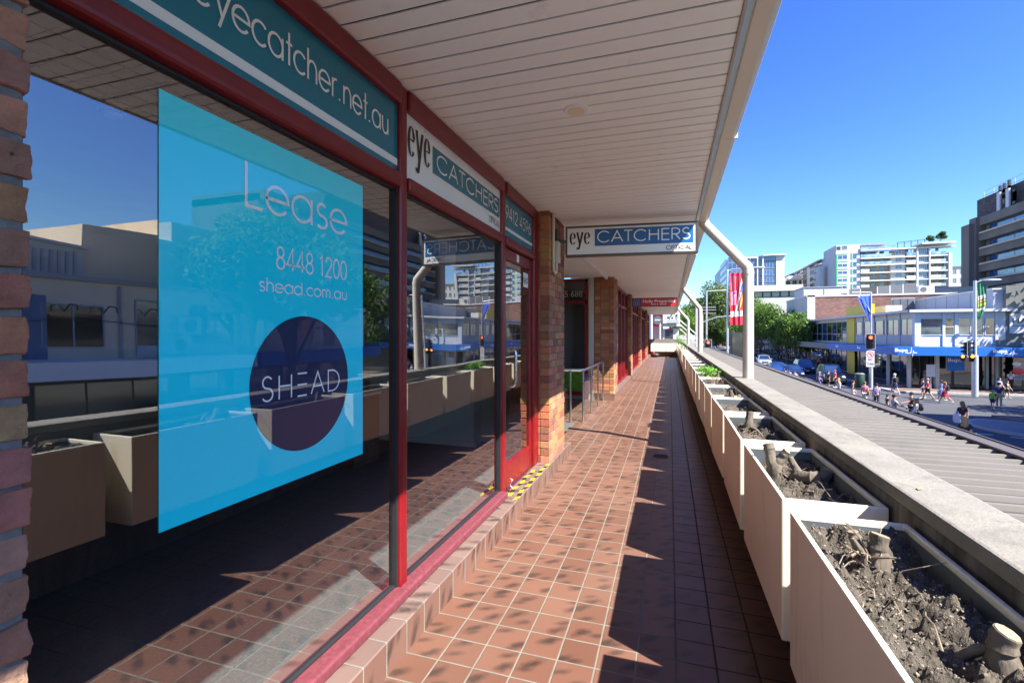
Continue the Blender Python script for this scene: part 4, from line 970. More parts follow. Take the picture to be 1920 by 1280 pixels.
m = MB(); m.quad((-2.7, 8.93, FL + .1), (-1.88, 9.13, FL + .1), (-1.88, 9.13, FL + .9), (-2.7, 8.93, FL + .9)); m.build('glass_panel', M['railglass'], rl, fix=False)
# farther shopfronts
FLB = ['far red framed shopfront next beyond the stair recess', 'far red framed shopfront behind the hanging red sign', 'distant red framed shopfront between the last two brick pillars', 'last red framed shopfront before the end wall']
for k, (a, b) in enumerate(((13.3, 18.1), (18.97, 24.3), (25.2, 30.9), (31.8, 37.6))):
    o = thing('shopfront', FLB[k], 'shopfront', (GX, (a + b) / 2, ST), 'red framed shopfronts')
    n_ = 4; ys = [a + (b - a) * i / n_ for i in range(n_ + 1)]; m = MB()
    for i, y in enumerate(ys): m.box(-1.575, -1.475, y - .04, y + .04, ST, SO - .003)
    for y, q in zip(ys, ys[1:]):
        for z0, z1 in ((ST, ST + .07), (T0, T1), (6.36, SO - .004)): m.box(-1.57, -1.48, y + .04, q - .04, z0, z1)
    m.build('frame', M['red'], o, bevel=.01)
    for y, q in zip(ys, ys[1:]): sheet_pane('window_pane', M['pane'], o, y + .04, q - .04, ST + .07, T0); sheet_pane('transom_pane', M['pane'], o, y + .04, q - .04, T1, 6.36)
    m = MB(); m.box(-4.2, -4.1, a, b, ST, SO); m.box(-4.1, -1.6, a - .1, a - .02, ST, SO); m.box(-4.1, -1.6, a, b, ST - .16, ST - .002); m.box(-4.1, -1.6, a, b, 6.44, 6.5); m.build('interior_wall', M['room'], o)
ub = thing('upper_building', 'plain rear mass of the shop building behind the walkway', 'building', (-6, 16, 0))
box('wall', M['grey'], ub, -9, -7.65, -4, 38.4, 0, 6.4); box('lower_wall', M['grey'], ub, -8.9, 1.02, -4, 38.2, .1, 2.88)
# ------------------------------------------------------------------ buildings across the street
def win(parent, axis, plane, u0, u1, z0, z1, mat, frame='white', bars=1, out=-1, fw=.06, name='window', proud=.02, hbar=None):
    """one window: frame bars round a pane; axis 'Y' faces -Y, axis 'X' faces -X (out = -1)"""
    def bx(m, a, b, c, d, p0, p1):
        lo, hi = sorted((plane + out * p0, plane + out * p1))
        if axis == 'Y': m.box(a, b, lo, hi, c, d)
        else: m.box(lo, hi, a, b, c, d)
    m = MB(); bx(m, u0 + fw, u1 - fw, z0 + fw, z1 - fw, proud * .2, proud); g = m.build(name, M[mat], parent)
    m = MB(); bx(m, u0, u1, z0, z0 + fw, .0, proud + .04); bx(m, u0, u1, z1 - fw, z1, 0, proud + .04); bx(m, u0, u0 + fw, z0 + fw, z1 - fw, 0, proud + .04); bx(m, u1 - fw, u1, z0 + fw, z1 - fw, 0, proud + .04)
    for k in range(1, bars):
        u = u0 + (u1 - u0) * k / bars; bx(m, u - fw / 2, u + fw / 2, z0 + fw, z1 - fw, 0, proud + .03)
    if hbar: z = z0 + (z1 - z0) * hbar; bx(m, u0 + fw, u1 - fw, z - fw / 2, z + fw / 2, 0, proud + .035)
    m.build('window_frame', M[frame], g)
    return g
XB, YB = 21.3, 53.0
hb = thing('health_shop_building', 'two storey white corner building with a blue shop awning', 'building', (24, 60, 0))
box('upper_wall', M['white'], hb, XB, 27.7, YB, 88.5, 3.7, 7.0)
m = MB(); m.box(XB - .75, 28.2, YB - .55, 88.9, 7.0, 7.14); m.box(XB - .8, XB - .74, YB - .6, 88.9, 6.96, 7.2); m.box(XB - .8, 28.2, YB - .6, YB - .54, 6.96, 7.2); m.build('roof_eave', M['white'], hb)
box('corner_pier', M['white'], hb, XB - .18, XB + .28, YB - .18, YB + .28, 3.9, 6.99)
fx = lambda px, Y=YB: onY(px, 620, Y).x
fy = lambda px, X=XB: onX(px, 620, X).y
for a, b, n, mt in ((1723, 1768, 1, 'glass_pale'), (1770, 1789, 1, 'glass_dark'), (1795, 1844, 2, 'glass_pale'), (1846, 1866, 1, 'glass_dark')):
    win(hb, 'Y', YB, fx(a), fx(b), 4.88, 6.42, mt, bars=n, hbar=.5 if n == 1 and mt == 'glass_dark' else None)
for px in (1721.5, 1769, 1792, 1868): x = fx(px); box('facade_pilaster', M['white'], hb, x - .10, x + .10, YB - .09, YB - .001, 3.9, 6.98)
nm = box('window_notice', M['glass_pale'], hb, fx(1728), fx(1760), YB - .026, YB - .021, 5.7, 6.25)
printed('lettering', 'DENTAL SURGERY', M['red_sign'], nm, (fx(1730), YB - .027, 6.05), (1, 0, 0), UZ, .12, fx(1760) - fx(1730), bold=.01)
m = MB(); m.box(fx(1736), fx(1754), YB - .031, YB - .0265, 5.84, 5.90); m.build('lettering', M['red_sign'], nm)
for a, b, n in ((1606, 1617, 1), (1621, 1633, 1), (1642, 1657, 1), (1658, 1662, 1), (1665, 1686, 2), (1690, 1713, 2)):
    win(hb, 'X', XB, fy(b), fy(a), 4.86, 6.45, 'glass', 'bluegrey', bars=n, hbar=None)
for px in (1619, 1640, 1663, 1688, 1715): y = fy(px); box('facade_pilaster', M['bluegrey'], hb, XB - .07, XB - .001, y - .10, y + .10, 3.9, 6.98)
lw = box('side_spandrel', M['bluegrey'], hb, XB - .03, XB - .001, YB + .3, fy(1604), 3.9, 4.84)
for k in range(7):
    a = fy(1524 + k * 9.2); b = fy(1524 + (k + 1) * 9.2); win(hb, 'X', XB, b, a, 4.0, 6.6, 'glass_dark' if k % 2 else 'glass', 'bluegrey', hbar=.4)
ya, yb = fy(1604), fy(1590)
box('yellow_portal', M['bupayellow'], hb, XB - .11, XB - .035, ya, yb, .13, 6.95)
box('yellow_box', M['bupayellow'], hb, XB - .2, XB + .3, fy(1634), fy(1590), 7.22, onX(1610, 573, XB).z)
box('roof_cabinet', M['offwhite'], hb, XB + 1.5, XB + 3, fy(1661, XB + 1.5), fy(1641, XB + 1.5), 7.15, onX(1650, 574, XB + 1.5).z)
# awning fascia, blue then dark grey
AX, AY = 19.1, 50.9
m = MB(); m.box(AX, 34, AY, YB - .2, 3.12, 3.86); m.box(AX, XB - .2, YB - .2, 71, 3.12, 3.86); aw_ = m.build('awning_fascia', M['bupablue'], hb)
box('grey_awning', M['darkgrey'], hb, AX, XB - .2, 71.01, 104, 3.1, 3.84)
def heartbeat(par, O, U, V, s):
    m = MB(); N = Vector(U).cross(Vector(V)); pts = [(0, .1), (.35, .05), (.55, .1), (.62, .75), (.72, -.35), (.8, .35), (.87, .1), (1.15, .12)]
    ribbon(m, [pts], lambda t: .07 * s, Vector(O), Vector(U), Vector(V), N, s, s, .01); m.build('emblem', M['white_vinyl'], par, fix=False)
for px in (1678, 1862):
    x = fx(px, AY); printed('lettering', 'Bupa', M['white_vinyl'], aw_, (x, AY, 3.45), (1, 0, 0), UZ, .30, .95, lift=.01, bold=.02); heartbeat(aw_, (x + .75, AY, 3.28), (1, 0, 0), UZ, .75)
for Y in (60.5, 67.5):
    printed('lettering', 'Bupa', M['white_vinyl'], aw_, (AX, Y, 3.45), (0, -1, 0), UZ, .26, .9, lift=.01, bold=.02)
# ground floor
gl = box('ground_floor', M['dark_metal'], hb, XB + .1, 27.7, YB + 1.3, 88, .13, 3.69)
gx = [XB + .1 + (27.6 - XB) * k / 4 for k in range(5)]
for a, b in zip(gx, gx[1:]): win(hb, 'Y', YB + 1.3, a + .05, b - .05, .25, 3.0, 'glass_dark', 'dark_metal', proud=.04, name='shop_window')
for k in range(8):
    a = YB + 1.4 + k * 4.2; win(hb, 'X', XB + .1, a, a + 4.0, .25, 3.0, 'glass_dark', 'dark_metal', bars=2, proud=.04, name='shop_window')
for px in (1704.5, 1757): x = fx(px, YB - .2); box('column', M['offwhite'], hb, x - .13, x + .13, YB - .3, YB - .05, .13, 3.1)
for px in (1665, 1868, 1850): x = fx(px, YB + .8); box('column', M['grey'], hb, x - .10, x + .10, YB + .7, YB + .9, .13, 3.1)
bs = box('hanging_panel', M['bupablue'], hb, fx(1772), fx(1805), YB - .3, YB - .25, onY(1790, 695, YB - .3).z, 3.08)
printed('lettering', 'Bupa', M['white_vinyl'], bs, (fx(1774), YB - .3, 2.55), (1, 0, 0), UZ, .34, 1.0, lift=.01)
# white clad set-back storey and its louvres
X27 = 27.0
ub2 = thing('clad_upper_storey', 'pale blue white metal clad storey set back behind the corner eave', 'building', (30, 60, 0))
box('cladding', M['bluegrey'], ub2, X27, 33, YB + .3, fy(1718, X27), 7.15, onX(1885, 540, X27).z)
m = MB()
for k in range(6): y = YB + 1.5 + k * 2.1; m.box(X27 - .03, X27 - .001, y, y + .05, 7.2, 9.0 - .15)
m.build('cladding_joint', M['grey'], ub2)
m = MB(); m.box(X27 - .12, 33, YB + .2, fy(1718, X27) + .1, onX(1885, 540, X27).z, onX(1885, 540, X27).z + .12); m.build('capping', M['white'], ub2)
yl = fy(1718, X27)
m = MB()
for k in range(3):
    lw0 = (X27 - .1 - onY(1675, 570, yl).x) / 3; x1 = X27 - .1 - k * lw0; m.box(x1 - lw0 + .08, x1, yl + .2, yl + .3, 7.3, 9.1)
m.build('louvre', M['darkgrey'], ub2)
m = MB(); m.box(onY(1674, 570, yl).x, X27, yl + .31, yl + .5, 7.15, 9.2); m.build('louvre_frame', M['bluegrey'], ub2)
# the grey green neighbour
gb = thing('sage_building', 'sage grey rendered building with a white law firm sign', 'building', (34, 58, 0))
box('wall', M['sage'], gb, 27.72, 44, YB - .02, 70, 3.2, onY(1900, 535, YB).z); box('ledge', M['sage'], gb, 27.0, 44, YB - .45, YB - .03, 3.95, 4.5)
sg = box('sign_board', M['white'], gb, fx(1892), fx(1892) + 3.2, YB - .09, YB - .03, 5.05, 6.75)
printed('lettering', 'HAIGH', M['black_vinyl'], sg, (fx(1897), YB - .09, 5.95), (1, 0, 0), UZ, .42, 2.2, lift=.006, bold=.02)
m = MB(); m.box(fx(1898), fx(1898) + 1.6, YB - .096, YB - .0905, 5.68, 5.74); m.build('lettering', M['black_vinyl'], sg)
box('ground_wall', M['dark_metal'], gb, 27.72, 44, YB + 1.0, 70, .13, 3.19)
win(gb, 'Y', YB + 1.0, 27.9, 29.4, .3, 3.0, 'glass_dark', 'dark_metal', name='shop_window', proud=.04)
pp = box('window_poster', M['glass_sky'], gb, fx(1906), fx(1906) + 1.6, YB + .4, YB + .46, 1.0, 2.95)
MB().ball((fx(1915), YB + .38, 1.75), (.45, .03, .28), 14, 8).build('red_car_print', M['red_sign'], pp); MB().ball((fx(1912), YB + .38, 2.4), (.3, .03, .2), 14, 8).build('cloud_print', M['white_vinyl'], pp)

# purple brown brick block behind
YK = 89.5
kb = thing('brick_warehouse', 'purple brown brick block with pale grey side behind the corner building', 'building', (28, 100, 0))
xk = onY(1528, 600, YK).x
box('brick_wall', M['dkbrick'], kb, xk, 41, YK, 104, .1, onY(1600, 555, YK).z); box('parapet_cap', M['white'], kb, xk - 1.2, 41.1, YK - .1, 104.1, onY(1600, 555, YK).z + .002, onY(1600, 555, YK).z + .25)
box('corner_pier', M['beige'], kb, xk - 1.1, xk - .002, YK - .1, 104, .1, onY(1520, 553, YK).z)
for k in range(2):
    for j in range(4):
        y0 = YK + 1.2 + j * 3.3; win(kb, 'X', xk - 1.1, y0, y0 + 2.4, (3.9, 6.6)[k], (5.6, 8.4)[k], 'glass_dark', 'dark_metal')
    win(kb, 'Y', YK - .1, xk - 1.0, xk - .2, (3.9, 6.6)[k], (5.6, 8.4)[k], 'glass_dark', 'dark_metal') if False else None
box('shopfront_wall', M['dark_metal'], kb, xk - 1.3, xk - 1.102, YK + .1, 104, .13, 3.06)
for k in range(4): win(kb, 'X', xk - 1.3, YK + .3 + k * 3.5, YK + 3.5 + k * 3.5, .3, 2.9, 'glass_dark', 'dark_metal', bars=2, name='shop_window')
fr_ = thing('far_shop_row', 'low shaded shop row under the street trees beyond the brick block', 'building', (24, 125, 0))
box('upper_wall', M['sage'], fr_, 21.2, 30, 104.2, 149, 3.2, 6.6); box('ground_wall', M['dark_metal'], fr_, 21.6, 30, 104.2, 149, .13, 3.19); box('awning', M['darkgrey'], fr_, 19.2, 21.19, 104.2, 149, 3.1, 3.7)
for k in range(9): win(fr_, 'X', 21.6, 104.6 + k * 4.9, 109 + k * 4.9, .3, 2.9, 'glass_dark', 'dark_metal', bars=2, name='shop_window'); win(fr_, 'X', 21.2, 105.2 + k * 4.9, 107.6 + k * 4.9, 4.2, 5.8, 'glass_dark', 'bluegrey', bars=2)
ac = thing('rooftop_air_conditioner', 'white air conditioner on the edge of the brick block roof', 'air conditioner', (0, 0, 0)); ac.location = (onY(1735, 553, YK + 1).x, YK + 1, onY(1735, 556, YK + 1).z)
q = onY(1735, 553, YK + 1); zt0 = onY(1600, 555, YK).z + .26
box('casing', M['offwhite'], ac, q.x - 1.0, q.x + 1.0, YK + .6, YK + 1.4, zt0, zt0 + 1.1, .03); MB().disc((q.x - .4, YK + .6, zt0 + .55), .42, (0, -1, 0), .02, 18).build('fan', M['darkgrey'], ac)
# plant screens and fence on the roofs
sc = thing('plant_screen', 'dark grey louvred plant screen standing on the brick block roof', 'screen', (0, 0, 0)); YS = 96.0
sc.location = (onY(1655, 540, YS).x, YS, zt0)
xs = [onY(px, 540, YS).x for px in (1592, 1613, 1645, 1668.5, 1693, 1719)]
ztop = [onY(1650, y, YS).z for y in (541, 538, 536, 534.5, 533.5)]
for k in range(5):
    m = MB(); m.prism([(xs[k] + .06, YS, zt0), (xs[k + 1] - .06, YS, zt0), (xs[k + 1] - .06, YS, ztop[k]), (xs[k] + .06, YS, ztop[k])], (0, .12, 0)); pn = m.build('louvre_panel', M['darkgrey'] if k != 1 else M['dark_metal'], sc)
    m = MB(); m.box(xs[k + 1] - .06, xs[k + 1] + .06, YS - .03, YS + .14, zt0, ztop[k] + .05); m.build('screen_post', M['white'], sc)
rf = thing('roof_fence', 'cream ribbed sheet fence along a roof edge', 'fence', (0, 0, 0)); YF = 112.0
x0, x1 = onY(1720, 545, YF).x, onY(1850, 545, YF).x; z0, z1 = onY(1760, 556, YF).z - 2, onY(1760, 539, YF).z; rf.location = ((x0 + x1) / 2, YF, z0)
m = MB(); x = x0
while x < x1: m.box(x, x + .26, YF - .03, YF, z0, z1); m.box(x + .26, x + .36, YF, YF + .03, z0, z1); x += .36
m.build('ribbed_sheet', M['offwhite'], rf); box('cap_rail', M['grey'], rf, x0, x1 + .3, YF - .06, YF + .06, z1 + .002, z1 + .12); box('base_wall', M['grey'], rf, x0, x1 + .3, YF + .04, YF + 8, .1, z1 - .4)
# white roof-top box and low block with ribbon windows behind the trees
wb = thing('white_box_building', 'plain white box rising behind the brick block corner', 'building', (0, 0, 0)); YW = 128.0
x0, x1 = onY(1507, 545, YW).x, onY(1577, 545, YW).x; wb.location = (x0, YW, 0); zt1 = onY(1540, 539, YW).z
box('wall', M['white'], wb, x0, x1, YW, YW + 9, .1, zt1); box('roof_cap', M['bluegrey'], wb, x0 - .15, x1 + .15, YW - .15, YW + 9.1, zt1 + .002, zt1 + .2)
m = MB(); xm = onY(1545, 545, YW).x; m.box(xm - .1, xm + .1, YW - .06, YW - .001, .1, zt1); m.build('rain_pipe', M['bluegrey'], wb)
ob = thing('office_block', 'low pale green office block with ribbon windows beyond the trees', 'building', (0, 0, 0)); YO = 150.0
x0, x1 = onY(1395, 545, YO).x, onY(1503, 545, YO).x; ob.location = (x0, YO, 0); za, zb1, zc, zd = [onY(1450, y, YO).z for y in (578, 557, 546, 535)]
box('wall', M['beige'], ob, x0, x1, YO, YO + 14, .1, zb1); box('upper_wall', M['darkgrey'], ob, x0 + .3, x1 - .3, YO + .6, YO + 13, zb1 + .002, zc); box('roof', M['offwhite'], ob, x0 - .4, x1 + .2, YO - .8, YO + 14.2, zc + .002, zd)
for k in range(6): a = x0 + .6 + (x1 - x0 - 1.2) * k / 6; win(ob, 'Y', YO + .6, a, a + (x1 - x0 - 1.2) / 6 - .3, zb1 + .15, zc - .1, 'glass_dark', 'dark_metal', proud=.04)

# glass and steel tower
YT = 225.0
ta_ = thing('glass_office_tower', 'blue glass office tower with a blank pale end bay', 'building', (0, 0, 0))
P5 = lambda x, y=500: onY(1350 + x / 12.8, 460 + y / 12.8, YT)
x0 = P5(540).x; ta_.location = (x0, YT, 0); ztA = P5(600, 290).z; ztB = P5(1200, 235).z
xw = onY(1357, 500, YT + 40).x
box('core', M['steelblue'], ta_, P5(170).x, P5(1545).x, YT + .5, YT + 60, .1, ztA - .6)
box('end_bay', M['white'], ta_, P5(1345).x, P5(1550).x, YT, YT + 20, .1, ztB - .3); box('end_roof', M['white'], ta_, P5(1015).x, P5(1590).x, YT - 1.0, YT + 20, ztB - .29, ztB + .25)
box('plant_room', M['grey'], ta_, P5(1040).x, P5(1460).x, YT + 3, YT + 12, ztB + .26, P5(1200, 195).z)
box('left_roof', M['white'], ta_, P5(480).x, P5(890).x, YT - .6, YT + 20, ztA - .58, ztA + .1)
box('left_glass_wall', M['steelblue'], ta_, P5(170).x, P5(870).x, YT, YT + .49, .1, ztA - .6)
for a, b in ((880, 910), (1010, 1045)): box('white_fin', M['white'], ta_, P5(a).x, P5(b).x, YT - .5, YT + .3, .1, ztB - .31)
zz = [P5(0, y).z for y in (1250, 1100, 935, 770, 610, 430, 285)]
for z0, z1 in zip(zz, zz[1:]):
    win(ta_, 'Y', YT + .3, P5(1050).x, P5(1340).x, z0 + .25, z1 - .1, 'glass_sky', 'bluegrey', bars=4, fw=.16)
    win(ta_, 'Y', YT + .3, P5(912).x, P5(1008).x, z0 + .25, z1 - .1, 'glass', 'bluegrey', bars=1, fw=.16)
    win(ta_, 'Y', YT, P5(185).x, P5(500).x, z0 + .25, z1 - .1, 'glass_sky', 'bluegrey', bars=3, fw=.16)
    win(ta_, 'Y', YT, P5(780).x, P5(866).x, z0 + .25, z1 - .1, 'glass_sky', 'bluegrey', bars=1, fw=.16)
    win(ta_, 'X', P5(170).x, YT + 2, YT + 30, z0 + .4, z1 - .2, 'glass', 'white', bars=6, fw=.25)
printed('lettering', '2', M['white_vinyl'], [o for o in ta_.children if o.name.startswith('left_glass_wall')][0], (P5(690).x, YT, P5(0, 410).z), (1, 0, 0), UZ, 1.3, .9, lift=.06, bold=.03)

# white apartment block
YA = 190.0
ap = thing('apartment_block', 'long white apartment block with balconies and green window trims', 'building', (0, 0, 0))
P3 = lambda x, y=0: onY(1490 + x / 6.19, 440 + y / 6.19, YA)
XA = P3(480).x; XE = P3(1800).x; ap.location = (XA, YA, 0)
zt2 = P3(800, 215).z
box('rear_mass', M['balwall'], ap, XA + .4, XE - .6, YA + 1.6, YA + 16, .1, zt2 - .4)
ztower = P3(600, 118).z
box('stair_tower', M['white'], ap, XA, P3(757).x, YA, YA + 14, .1, ztower)
xg = XA
rows = [P3(0, y).z for y in (605, 520, 435, 350, 262)]
zw = [(P3(0, yb).z, P3(0, yt).z) for yt, yb in ((262, 310), (358, 395), (440, 478), (525, 562), (608, 640), (690, 715))]
for z0, z1 in zw:
    win(ap, 'Y', YA, P3(495).x, P3(612).x, z0, z1, 'glass_sky', 'white', bars=2, fw=.12); win(ap, 'Y', YA, P3(670).x, P3(724).x, z0 - .1, z1 + .5, 'glass_sky', 'white', bars=1, fw=.12)
    box('green_reveal', M['green'], ap, P3(655).x, P3(668).x, YA - .12, YA - .001, z0 - .1, z1 + .6)
box('green_strip', M['green'], ap, P3(482).x, P3(492).x, YA - .15, YA - .002, P3(0, 600).z, P3(0, 250).z)
for y in (250, 335, 420, 505, 590): z = P3(0, y).z; box('green_band', M['green'], ap, P3(494).x, P3(614).x, YA - .10, YA - .001, z - .12, z + .08)
win(ap, 'Y', YA, P3(485).x, P3(535).x, P3(0, 205).z, P3(0, 160).z, 'glass_dark', 'white'); win(ap, 'Y', YA, P3(548).x, P3(612).x, P3(0, 200).z, P3(0, 155).z, 'glass_pale', 'white')
# slabs across the facade
for k, (ya_, yb_) in enumerate(((235, 205), (325, 290), (403, 375), (487, 462), (575, 548))):
    za, zb1 = P3(0, ya_ - 8).z, P3(0, ya_ - 22).z
    box('balcony_slab', M['white'], ap, P3(758).x, XE if k else P3(1860).x, YA - .6, YA + 1.59, za, zb1)
fl_z = [P3(0, y).z for y in (213, 303, 381, 465, 553, 640)]
for k in range(5):
    zb1, zt3 = fl_z[k + 1] + .12, fl_z[k] - .3
    h = zt3 - zb1
    for (a, b, kind) in ((765, 840, 'g'), (905, 955, 'g'), (1005, 1060, 'g'), (1290, 1345, 'g'), (1572, 1605, 'g'), (1660, 1700, 'g')):
        win(ap, 'Y', YA + 1.59, P3(a).x, P3(b).x, zb1 + .05, zt3 - .1, 'glass', 'bluegrey', bars=2, fw=.1)
    win(ap, 'Y', YA + .2, P3(1170).x, P3(1245).x, zb1 + h * .25, zt3 - .02, 'glass_sky', 'white', bars=2, fw=.1)
    win(ap, 'Y', YA + .0, P3(1430).x, P3(1552).x, zb1 + h * .12, zt3, 'glass_sky', 'white', bars=5, fw=.08)
    box('bay_wall', M['white'], ap, P3(1118).x, P3(1285).x, YA + .2, YA + 1.58, zb1, zt3) if k else box('bay_wall', M['balwall'], ap, P3(1118).x, P3(1285).x, YA + .2, YA + 1.58, zb1, zt3)
    box('bay_wall', M['white'], ap, P3(1428).x, P3(1555).x, YA, YA + 1.58, zb1, zb1 + h * .1)
    solid = k >= 1
    box('balustrade', M['white'] if (k >= 3) else M['balglass'], ap, P3(760).x, P3(1115).x, YA - .58, YA - .5, zb1 - .02, zb1 + h * .42) if k < 2 else box('balustrade', M['white'], ap, P3(760).x, P3(860).x, YA - .58, YA - .5, zb1 - .02, zb1 + h * .42)
    box('balustrade', M['white'] if solid else M['balglass'], ap, P3(1290).x, P3(1405).x, YA - .58, YA - .5, zb1 - .02, zb1 + h * .42)
    box('balustrade', M['white'] if solid else M['balglass'], ap, P3(1570).x, P3(1690).x, YA - .58, YA - .5, zb1 - .02, zb1 + h * .42)
    box('balustrade', M['balglass'], ap, P3(1692).x, P3(1745).x, YA - .58, YA - .52, zb1 - .02, zb1 + h * .42)
for px, t in ((1415, .5), (1558, .3), (1795, .9)): x = P3(px).x; box('facade_fin', M['white'], ap, x - t / 2, x + t / 2, YA - .7, YA + 1.55, .1, P3(0, 215 if px < 1700 else 285).z)
# rooftop pavilion, pergola
box('roof_pavilion', M['grey'], ap, P3(760).x, P3(1060).x, YA + 3, YA + 9, zt2, P3(0, 165).z); box('pavilion_roof', M['bluegrey'], ap, P3(750).x, P3(1075).x, YA + 1, YA + 10, P3(0, 160).z, P3(0, 135).z)
box('roof_balustrade', M['balglass'], ap, P3(760).x, P3(1180).x, YA - .4, YA - .3, zt2 + .25, P3(0, 180).z)
m = MB(); 
for k in range(5): x = P3(1225 + k * 80).x; m.box(x - .08, x + .08, YA + 1.9, YA + 2.1, zt2, P3(0, 140 - k * 5).z); m.bar((x, YA + 2, P3(0, 155 - k * 5).z), (x + 2.2, YA + 2, P3(0, 132 - k * 5).z), .1, .1)
m.bar((P3(1220).x, YA + 2, P3(0, 140).z), (P3(1600).x, YA + 2, P3(0, 115).z), .12, .12); m.build('pergola', M['dark_metal'], ap)
box('sun_roof', M['white'], ap, P3(1450).x, P3(1840).x, YA - 1.6, YA + 6, P3(0, 188).z, P3(0, 170).z)
# receding left wing
wl = MB(); wl.box(XA - .01, XA + 8, YA + 14.01, YA + 82, .1, P3(0, 245).z); wl.build('left_wing', M['offwhite'], ap)
for k in range(5):
    z = fl_z[k + 1] + .2
    for j in range(6):
        y0 = YA + 15.5 + j * 10.5; win(ap, 'X', XA - .01, y0, y0 + 6, z + .2, z + 2.0, 'glass', 'bluegrey', bars=2, fw=.15)
        box('side_balcony', M['white'], ap, XA - 1.5, XA - .02, y0 - .5, y0 + 7, z - .15, z + .05) if j % 2 == 0 else None
box('side_column', M['white'], ap, XA - 2.6, XA - 1.6, YA + 9, YA + 13, .1, P3(0, 335).z); box('left_roof', M['white'], ap, XA - 1.2, XA + 8, YA + 14, YA + 82, P3(0, 244).z, P3(0, 232).z)
p2b = thing('distant_apartments', 'small pale flats half hidden between the white block and dark tower', 'building', (0, 0, 0)); YD = 240.0
x0, x1 = onY(1783, 500, YD).x, onY(1850, 500, YD).x; p2b.location = (x0, YD, 0); zq = onY(1800, 500, YD).z
box('wall', M['white'], p2b, x0, x1, YD, YD + 12, .1, zq); box('roof', M['bluegrey'], p2b, x0 - .3, x1, YD - .5, YD + 12, zq + .002, zq + .5)
for k in range(3):
    for j in range(5): a = x0 + .6 + j * (x1 - x0) / 5; win(p2b, 'Y', YD, a, a + (x1 - x0) / 5 - 1.0, zq - 3.0 - k * 3.6, zq - .8 - k * 3.6, 'glass', 'white', bars=2, fw=.12)
p2c = thing('distant_house', 'little grey white house roofs between the two far blocks', 'building', (0, 0, 0)); YD = 235.0
x0, x1 = onY(1471, 530, YD).x, onY(1508, 530, YD).x; p2c.location = (x0, YD, 0); zq = onY(1490, 523, YD).z
box('wall', M['grey'], p2c, x0, x1, YD, YD + 12, .1, zq); box('roof', M['white'], p2c, x0 + 1.5, x1, YD - .4, YD + 11, zq + .002, zq + 1.4)
for j in range(3): a = x0 + .4 + j * (x1 - x0) / 3; win(p2c, 'Y', YD, a, a + 1.8, zq - 2.4, zq - .6, 'glass_dark', 'white')

# dark concrete tower
XT = 60.0
dt = thing('concrete_tower', 'dark concrete office tower with strip windows and rooftop antennas', 'building', (XT, 100, 0))
PT = lambda px, py: onX(px, py, XT)
yN = PT(1836, 420).y; y0t = 62.0
ztop = PT(1836, 408).z
box('core', M['towerconc'], dt, XT + 1.0, XT + 16, y0t, yN - .2, .1, ztop - .5)
m = MB(); m.box(XT - .6, XT + 16, yN, yN + 2.2, .1, ztop + .1); m.box(XT - 1.4, XT + .4, yN + .6, yN + 3.4, .1, ztop - 1.1); m.build('end_pier', M['towerconc'], dt)
box('roof_band', M['towerconc'], dt, XT, XT + 16, y0t, yN - .01, ztop - 1.7, ztop)
# floors repeat downwards
per = (PT(1838, 465).z - PT(1838, 494).z) / 1.0
zf = ztop - 1.7; k = 0
while zf > 5:
    w0 = zf - per * .46
    win(dt, 'X', XT + 1.0, y0t + .2, yN - 1.5, w0, zf, 'glass_sky', 'dark_metal', bars=8, fw=.1, proud=.06)
    box('ledge', M['towerledge'], dt, XT - .5, XT + .98, y0t, yN - .9, w0 - per * .10, w0)
    box('spandrel', M['towerconc'], dt, XT - .1, XT + .98, y0t, yN - .02, zf - per, w0 - per * .10 - .002); zf -= per
pr_ = box('plant_room', M['plantbrick'], dt, XT + 1.5, XT + 10, 78, onX(1832, 400, XT + 1.5).y, ztop, onX(1832, 376, XT + 1.5).z)
zr = onX(1832, 376, XT + 1.5).z
m = MB(); yq = onX(1845, 376, XT + 3).y
for k in range(9): m.tube([(XT + 3, yq - 3.2 * k, zr), (XT + 3, yq - 3.2 * k, zr + 2.0)], .07, 6)
for z in (zr + 1.0, zr + 2.0): m.tube([(XT + 3, yq, z), (XT + 3, yq - 26, z)], .06, 6)
m.build('roof_rail', M['white'], dt)
def mast(px, top, base):
    q0 = onX(px, base, XT + .8); q1 = onX(px, top, XT + .8)
    m = MB(); m.tube([(XT + .8, q0.y, ztop - .2), (XT + .8, q0.y, q1.z)], .10, 6)
    for k in range(3): z = ztop + 1 + (q1.z - ztop) * (.2 + .22 * k); m.box(XT + .45, XT + .75, q0.y - .3, q0.y + .3, z - .9, z + .9)
    m.build('antenna', M['dark_metal'], dt)
for px, t in ((1878, 350), (1886, 345), (1895, 337), (1905, 368)): mast(px, t, 385)
m = MB()
for px in (1875, 1892): q0 = onX(px, 388, XT + .6); m.box(XT + .3, XT + .6, q0.y - .45, q0.y + .45, ztop, ztop + 3.6)
m.build('panel_antenna', M['white'], dt)

